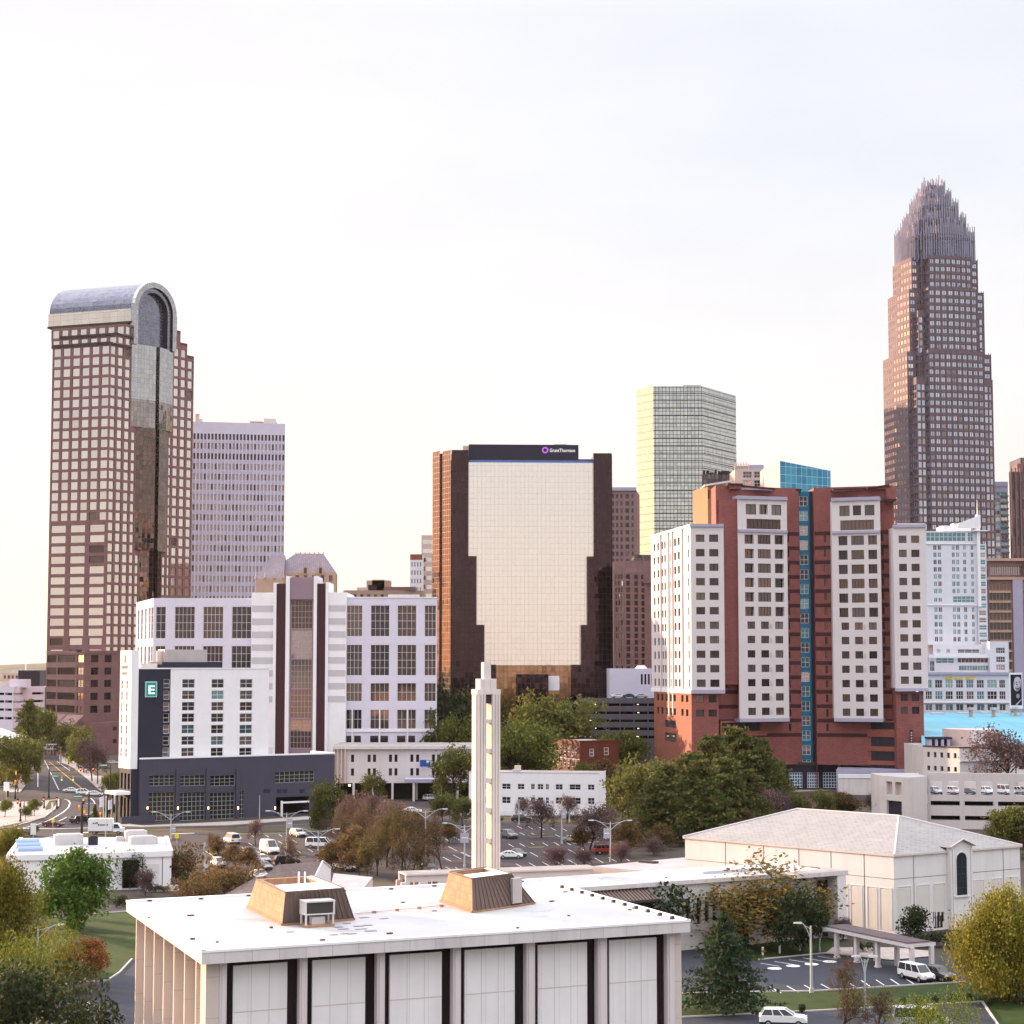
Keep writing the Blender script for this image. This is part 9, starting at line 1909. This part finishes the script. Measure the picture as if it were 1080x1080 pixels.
TD['oval'] = bush_data(14, 5, 4.2, 'leaf_dark', 2200, .17, 7, 'bark')
TD['hedge'] = bush_data(15, 3, 3.6, 'leaf_dark', 1300, .17)
TD['rustbush'] = bush_data(16, 4, 5, 'leaf_rust', 2600, .16, 14)
TD['limebush'] = bush_data(17, 3, 5.5, 'leaf_lime', 5200, .10, 12)
TD['twigbush'] = tree_data(18, 4.5, .75, .05, 'leaf_mauve', 2, .1, .25, 4, .5, (8, 5, 3, 3), multi=4, r0=.06, twig='twig_mauve')
TD['ball'] = bush_data(19, 1.15, 1.1, 'leaf_dark', 420, .09, 4, 'twig', True)
TD['dark'] = bush_data(20, 9, 9, 'leaf_dark', 5200, .27, 8, 'bark')
used_t = {}
PL = []
def plant(kind, x, y, ty, label, cat='tree', group=None, wid=1.0, rz=None, name=None, D=None):
 """stand a plant with its foot at picture point x,y (on the ground) and its top at ty"""
 p = G(x, y) if D is None else P(x, D, y); tmd, cmd, h0 = TD[kind]; h = Z(ty, p[1]); k = h / h0
 shrub = cat != 'tree'; nm = name or {'pine': 'conifer_tree', 'cedar': 'conifer_tree'}.get(kind, 'shrub' if shrub else 'tree')
 o = empty(nm, (p[0], p[1], 0), label, cat, group, rz if rz is not None else rng.uniform(0, 6.28)); o.scale = (k * wid, k * wid, k)
 for d, n in ((tmd, 'stems' if shrub else 'trunk'), (cmd, 'foliage' if shrub else 'crown')): c = bpy.data.objects.new(n, d); COL.objects.link(c); c.parent = o
 return o
T = plant
# left foreground
T('green', 73, 983, 890, 'bright green broad tree on the lawn before the low white building', rz=1.0, wid=.95)
T('yellow', 4, 1030, 893, 'large yellow-olive tree filling the left edge', rz=.4, wid=.62); T('yellow', -14, 1010, 905, 'second yellow-olive tree cut by the left edge, behind the first', rz=2.2, wid=.6); T('yellow', 16, 918, 866, 'golden shrubby tree at the left edge by the curved road', wid=.8)
T('sapling', 78, 1046, 986, 'orange-leaved multi-stemmed sapling before the driveway', wid=1.15); T('sapling', 96, 1040, 988, 'second orange-leaved sapling next to the driveway bend', wid=.75, rz=2); T('limebush', 36, 1056, 993, 'lime green bush beside the grey street lamp', 'shrub', wid=.62)
T('dark', 40, 1120, 1018, 'large dark evergreen mass in the bottom left corner', wid=.95, rz=.5); T('hedge', 88, 1100, 1052, 'dark clipped shrub at the bottom left by the globe lamp', 'shrub', wid=.8); T('bare', 50, 966, 930, 'small dusky bare tree left of the green tree trunk', wid=1.2); T('rust', 30, 972, 940, 'dark reddish shrub beneath the yellow tree', 'shrub', wid=1.2)
T('hedge', 122, 957, 944, 'low dark hedge right of the green tree', 'shrub', 'dark foundation shrubs', wid=1.0); T('hedge', 164, 941, 933, 'round dark shrub by the white planter wall, left', 'shrub', 'dark foundation shrubs'); T('hedge', 175, 941, 933.5, 'round dark shrub by the white planter wall, right', 'shrub', 'dark foundation shrubs'); T('twigbush', 153, 945, 912, 'bare twiggy tree against the low white building', wid=.7); T('dark', 137, 938, 899, 'dark tree top peeking between green tree and low white building', wid=.6)
T('rustbush', 196, 934, 893, 'rusty brown tree right of the low white building', 'tree', wid=.85); T('hedge', 192, 945, 922, 'green-brown shrub at the foot of the rusty tree', 'shrub', wid=.9)
T('rustbush', 228, 950, 916, 'long rust-coloured hedge mass before the left lot, left part', 'shrub', wid=1.15); T('rustbush', 252, 944, 911, 'rust-coloured hedge mass before the left lot, middle part', 'shrub', wid=1.1, rz=1); T('rustbush', 206, 955, 925, 'rust-coloured hedge mass by the street, lower part', 'shrub', wid=1.2, rz=2)
T('rust', 249, 916, 889.5, 'rounded rust-orange tree inside the left lot', wid=1.15); T('rust', 262, 920, 892, 'second rust-orange tree by the parked grey cars', wid=1.0); T('rust', 232, 905, 880, 'olive-rust young tree on the lot island', wid=1.0, rz=2.4); T('bare', 219, 894, 876, 'dusky bare sapling near the lot entrance', wid=1.0)
T('bare_mauve', 269.5, 893, 862, 'thin bare tree before the hotel wall', wid=.85); T('bare', 300.5, 914, 876, 'bare spreading tree before the brown gabled roof', wid=1.0, rz=1.5); T('bare_mauve', 345, 882, 861, 'bare lilac tree before the garage opening', wid=.8)
GM = 'mixed trees between hotel and bell tower'
T('broad', 349, 880, 817, 'olive-green upright tree at the right end of the hotel', 'tree', GM, wid=.75); T('cedar', 336, 878, 834, 'dark evergreen at the hotel garage corner', 'tree', None, wid=.8)
for i, (x, y, ty, k, w, lb) in enumerate(((368, 893, 833, 'bare_mauve', .8, 'mauve bare tree right behind the olive tree'), (383, 905, 842, 'bare', .8, 'brown bare tree left of centre in the grove'), (392, 888, 832, 'bare_mauve', .9, 'tall greyish bare tree in the grove'), (408, 915, 846, 'bare_olive', .8, 'olive-tinted slender tree in the grove'), (424, 918, 845, 'bare_olive', .75, 'olive-tinted slender tree nearest the lamp post'), (436, 920, 858, 'bare', .7, 'bare brown tree beside the rising lamp post'), (366, 918, 869, 'rust', 1.2, 'yellow-rust tree above the white pickup'), (352, 920, 886, 'rust', 1.0, 'low rusty tree by the gabled roof'), (379, 926, 886, 'rust', .9, 'rust tree in front of the grove trunks'), (398, 924, 866, 'bare_olive', .7, 'thin olive tree in front of the grove'), (414, 905, 838, 'bare_mauve', .8, 'mauve bare tree at the back of the grove'), (440, 900, 852, 'rust', .9, 'brown leafy tree behind the lamp post'))): T(k, x, y, ty, lb, 'tree', GM, wid=w)
T('bare', 466, 918, 850, 'bare brown tree between the lamp post and the bell tower', 'tree', None, wid=.7); T('rust', 474, 890, 867, 'rusty tree left of the bell tower base', wid=1.2); T('broad', 467, 868, 834, 'pale olive tree in front of the canopy building', wid=1.15); T('broad', 488, 872, 838, 'olive tree touching the bell tower on the left', wid=1.0); T('broad', 478, 850, 782, 'drooping olive tree at the right end of the pilastered building', wid=.9); T('bare', 392, 838, 795, 'thin bare tree before the pilastered white building', wid=.8); T('broad', 376, 836, 808, 'small olive tree at the left of the pilastered building', wid=.8); T('broad', 395, 848, 812, 'thin olive tree by the twin utility poles', wid=.9)
# behind the bell tower
T('dark', 478, 812, 724, 'dark tree left of the bell tower, against the bronze wing', wid=.75, D=560); T('broad', 470, 815, 745, 'lower dark tree under the striped office', wid=.7, D=540); T('broad2', 552, 815, 752, 'yellow-green rounded tree right of the bell tower', wid=1.1, D=520, rz=1); T('broad2', 540, 815, 760, 'rounded green tree hugging the bell tower', wid=.9, D=512, rz=2); T('broad', 580, 806, 724, 'tall brownish tree before the mirrored tower foot', wid=1.0, D=580); T('broad', 566, 806, 730, 'tall brownish tree half behind the yellow-green one', wid=.85, D=585, rz=3); T('broad', 598, 806, 734, 'tall brownish tree beside the dark garage', wid=.8, D=585, rz=5)
T('broad2', 660, 808, 767, 'bright green tree before the dark garage', wid=1.0, D=562); T('broad2', 640, 806, 769, 'thin green tree behind the brick building', wid=.9, D=570); T('rust', 631, 830, 798, 'rusty bush at the end of the brick building', wid=1.0, D=520); T('broad', 617, 828, 800, 'small olive tree before the brick building', wid=.9, D=525)
# evergreen clump before the apartments
GE = 'evergreen clump before the apartments'
for x, y, ty, k, w, lb in ((776, 872, 767, 'cedar', 1.25, 'tallest evergreen of the clump, right of middle'), (752, 876, 776, 'cedar', 1.2, 'evergreen left of the tallest one'), (728, 882, 795, 'cedar', 1.3, 'lower evergreen toward the left of the clump'), (800, 872, 779, 'cedar', 1.15, 'evergreen on the right side of the clump'), (818, 866, 800, 'cedar', 1.2, 'short evergreen at the right end of the clump'), (704, 884, 806, 'cedar', 1.3, 'low broad evergreen in the left half of the clump'), (740, 890, 802, 'cedar', 1.3, 'front evergreen with dark trunk showing below'), (764, 886, 800, 'cedar', 1.3, 'front evergreen in the middle of the clump'), (682, 880, 792, 'broad', 1.0, 'green leafy tree at the left end of the clump'), (664, 872, 800, 'broad', 1.0, 'olive tree left of the evergreen clump'), (692, 888, 822, 'cedar', 1.4, 'low dark evergreen at the foot of the left half'), (790, 884, 812, 'cedar', 1.3, 'front evergreen on the right half of the clump')): T(k, x, y, ty, lb, 'tree', GE, wid=w)
for x, y, ty, k, w, lb in ((806, 878, 826, 'bare_mauve', 1.0, 'mauve bare tree at the right foot of the evergreens'), (822, 874, 828, 'bare_mauve', 1.0, 'mauve bare tree above the sanctuary roof peak'), (838, 868, 832, 'broad', .9, 'olive shrubby tree before the blue entrance windows'), (850, 866, 836, 'rust', 1.0, 'rust shrub above the sanctuary ridge'), (868, 864, 830, 'broad', 1.0, 'green and rust tree right of the entrance windows'), (885, 862, 833, 'rust', 1.2, 'orange-brown tree behind the sanctuary ridge'), (900, 862, 836, 'rust', 1.2, 'rust bush left of the cream stair tower'), (918, 866, 833, 'bare_mauve', 1.0, 'bare tree against the cream stair tower'), (934, 872, 838, 'bare', .9, 'bare tree before the garage gate'), (780, 888, 852, 'rust', 1.2, 'reddish shrub at the front foot of the evergreens'), (700, 897, 868, 'rust', 1.3, 'rust undergrowth left of the evergreen trunks'), (668, 893, 870, 'rust', 1.3, 'rust undergrowth by the silver suv'), (712, 894, 872, 'hedge', 1.2, 'dark undergrowth left of the sanctuary corner'), (690, 902, 880, 'twigbush', 1.2, 'twiggy pinkish shrub near the grey annex roof'), (655, 905, 862, 'rust', .9, 'brown leafy tree right of the double lamp'), (672, 862, 828, 'bare_mauve', 1.0, 'pale mauve tree on the street by the evergreens')): T(k, x, y, ty, lb, 'tree' if k not in ('hedge', 'twigbush') else 'shrub', wid=w)
# middle lot trees
T('bare_mauve', 571, 884, 838, 'mauve budding tree with dark trunk before the small white building', wid=1.05, rz=.6); T('bare_mauve', 622, 900, 844, 'wide mauve-brown tree shading the tan sedan', wid=1.25, rz=2.0); T('rust', 617, 898, 868, 'orange-tinted tree behind the wide mauve one', wid=1.0); T('bare_mauve', 598, 868, 836, 'small mauve tree right before the small white building', wid=1.0); T('bare_mauve', 552, 866, 840, 'small pinkish tree by the black suv', wid=1.0, rz=4); T('twigbush', 586, 915, 889, 'leafless twiggy shrub at the lot edge', 'shrub', 'leafless shrubs along the walkway', wid=1.1); T('twigbush', 616, 914, 892, 'second leafless twiggy shrub at the lot edge', 'shrub', 'leafless shrubs along the walkway', wid=1.0); T('twigbush', 655, 910, 884, 'tall leafless shrub at the right end of the lot edge', 'shrub', 'leafless shrubs along the walkway', wid=1.0)
T('hedge', 606, 866, 858, 'dark hedge in front of the small white building, right', 'shrub', wid=1.6); T('hedge', 520, 868, 862, 'dark hedge along the small white building, left', 'shrub', wid=1.6)
# church right
T('magnolia', 698, 1002, 925, 'glossy dark magnolia at the corner of the church hall roof', wid=.95); T('willow', 786, 1000, 895, 'drooping golden-green willow before the church wing', wid=1.9, rz=.3); T('pine', 765, 1068, 962, 'full green conifer on the lawn right of the church hall', rz=1, wid=1.18); T('magnolia', 846, 1006, 935, 'dark evergreen beside the glazed church entrance', wid=.75); T('magnolia', 832, 1004, 950, 'lower dark evergreen left of the glazed entrance', wid=.7, rz=2)
T('oval', 957, 994, 953, 'dark oval evergreen against the sanctuary corner', wid=.95); T('hedge', 985, 1000, 984, 'low green hedge by the sanctuary right wall', 'shrub', wid=1.4); T('hedge', 1002, 1000, 983, 'low green hedge near the willow by the sanctuary', 'shrub', wid=1.2); T('twigbush', 889, 992, 964, 'small twiggy tree behind the portico roof', wid=.9); T('hedge', 912, 1004, 992, 'dark shrub under the portico', 'shrub', wid=1.0)
T('yellow', 1073, 1058, 921, 'big yellow-green willow at the right edge', rz=.9, wid=.66); T('yellow', 1086, 1050, 938, 'second yellow-green willow cut by the right edge', rz=3.1, wid=.85); T('yellow', 1064, 1056, 962, 'lower bough-heavy yellow willow joining the big one on its left', rz=5, wid=.66)
T('bare', 890, 1060, 1003, 'bare tree in the church car park by the twin floodlight', wid=1.0); T('bare', 886, 1092, 1030, 'reddish bare tree at the bottom edge, left of floodlight pole', wid=1.2, rz=2); T('bare', 926, 1092, 1034, 'reddish bare tree at the bottom edge, right of floodlight pole', wid=1.1, rz=3); T('limebush', 985, 1100, 1058, 'lime green budding bush at the bottom edge', 'shrub', wid=.8)
for i, (x, y) in enumerate(((825, 1069), (846, 1067.5), (952.5, 1061), (969, 1060.5), (987, 1058.8), (1005, 1057.6), (1021.5, 1056.3), (1044, 1061))): T('ball', x, y, y - 9, ('first', 'second', 'third', 'fourth', 'fifth', 'sixth', 'seventh', 'eighth')[i] + ' clipped round shrub from the left on the lawn edge', 'shrub', 'clipped round shrubs along the lower road')
T('bare', 1043, 898, 852, 'bare tree before the parking garage, left of the green one', wid=1.0); T('bare', 1058, 898, 858, 'second bare tree before the parking garage', wid=.9); T('broad2', 1072, 905, 846, 'leafy green tree at the right edge before the garage', wid=1.1); T('bare_mauve', 1066, 812, 761, 'large bare branching tree behind the cream low building', wid=1.1, D=478); T('rust', 1085, 905, 868, 'brown shrub at the right edge behind the sanctuary', 'shrub', wid=1.0)
# avenue trees
GVL, GVR = 'street trees on the left of the avenue', 'street trees on the right of the avenue'
for i, (x, y, ty, k, lb) in enumerate(((8, 840, 770, 'broad', 'nearest olive street tree on the left, by the cream corner building'), (18, 832, 768, 'broad', 'second olive street tree on the left'), (26, 823, 775, 'broad', 'third olive street tree on the left'), (31, 815, 778, 'broad', 'fourth olive street tree on the left'), (29, 806, 738, 'cedar', 'tall dark green tree against the pale garage'), (38, 803, 742, 'broad2', 'dark green tree beside the tower base'), (36, 800, 762, 'dark', 'shadowed tree at the end of the avenue'))): T(k, x, y, ty, lb, 'tree', GVL, wid=.8)
for i, (x, y, ty, k, lb) in enumerate(((72, 806, 757, 'broad', 'tall slim street tree on the right, first'), (83, 811, 762, 'broad', 'slim olive street tree on the right, second'), (88, 815, 772, 'broad', 'slim olive street tree on the right, third'), (97, 824, 775, 'bare_mauve', 'bare street tree on the right, before the granite base'), (103, 827, 780, 'bare_mauve', 'bare street tree nearest the hotel on the right'), (54, 796, 766, 'bare', 'bare street tree at the far end on the right'), (62, 799, 764, 'bare_mauve', 'second bare street tree at the far end'))): T(k, x, y, ty, lb, 'tree', GVR, wid=.75)
for x, y, ty, lb in ((27, 866, 849, 'young plaza tree, left of the pair'), (36, 861, 841, 'young plaza tree with pale trunk'), (5, 862, 842, 'olive plaza tree at the left edge'), (100, 866, 848, 'small pointed evergreen by the hotel corner'), (115, 864, 846, 'dark small tree before the hotel entrance'), (122, 848, 812, 'dark tree behind the hotel canopy'), (113, 842, 833, 'dark red small tree behind the signal pole'), (35, 883, 869, 'tiny street tree behind the dark blue sedan')): T('cedar' if 'evergreen' in lb else ('rust' if 'red' in lb else 'broad2'), x, y, ty, lb, wid=1.0 if 'evergreen' not in lb else .6)
for x, y, ty, k, w, lb in ((358, 900, 846, 'bare', .9, 'brown bare tree at the left edge of the grove'), (376, 896, 838, 'bare', .9, 'broad bare tree in the middle of the grove'), (402, 898, 838, 'bare', .9, 'tall bare tree right of the middle of the grove'), (420, 896, 844, 'bare_olive', .9, 'olive budding tree at the right back of the grove'), (430, 928, 868, 'bare', .9, 'bare brown tree at the right front of the grove'), (387, 928, 878, 'bare_olive', .9, 'olive budding tree at the front of the grove'), (446, 926, 872, 'bare', .9, 'bare brown tree left of the black suv'), (360, 872, 838, 'bare', .9, 'bare tree behind the olive one, by the pilastered building')): T(k, x, y, ty, lb, 'tree', GM, wid=w)
for i, (x, y) in enumerate(((1105, 900), (1130, 880), (1165, 905), (1120, 850), (1180, 860), (1145, 830), (1210, 880), (1170, 815))): T(('broad', 'broad2', 'bare')[i % 3], x, y, y - 42, 'street tree beyond the right edge, east of the garage', 'tree', 'trees beyond the right edge')
# ================================================================ thin evening haze round the whole place
hm = bpy.data.materials.new('haze'); hm.use_nodes = True; ht = hm.node_tree; ht.nodes.clear(); ho = ht.nodes.new('ShaderNodeOutputMaterial'); hv = ht.nodes.new('ShaderNodeVolumePrincipled')
hv.inputs['Color'].default_value = (0.95, 0.92, 0.92, 1); hv.inputs['Density'].default_value = 1.2e-5; hv.inputs['Anisotropy'].default_value = 0.35; ht.links.new(hv.outputs[0], ho.inputs['Volume']); MATS['haze'] = hm
hb = MB(); hb.prism([(-14500, -3500), (14500, -3500), (14500, 16500), (-14500, 16500)], -1.1, 300, 'haze'); hb.f = hb.f[:6]; hb.m = hb.m[:6]
hb.f = [(3, 2, 1, 0), (4, 5, 6, 7)] + [(i, (i + 1) % 4, 4 + (i + 1) % 4, 4 + i) for i in range(4)]; hb.v = hb.v[:8]; tag(hb.build('haze', uv=False), kind='stuff')
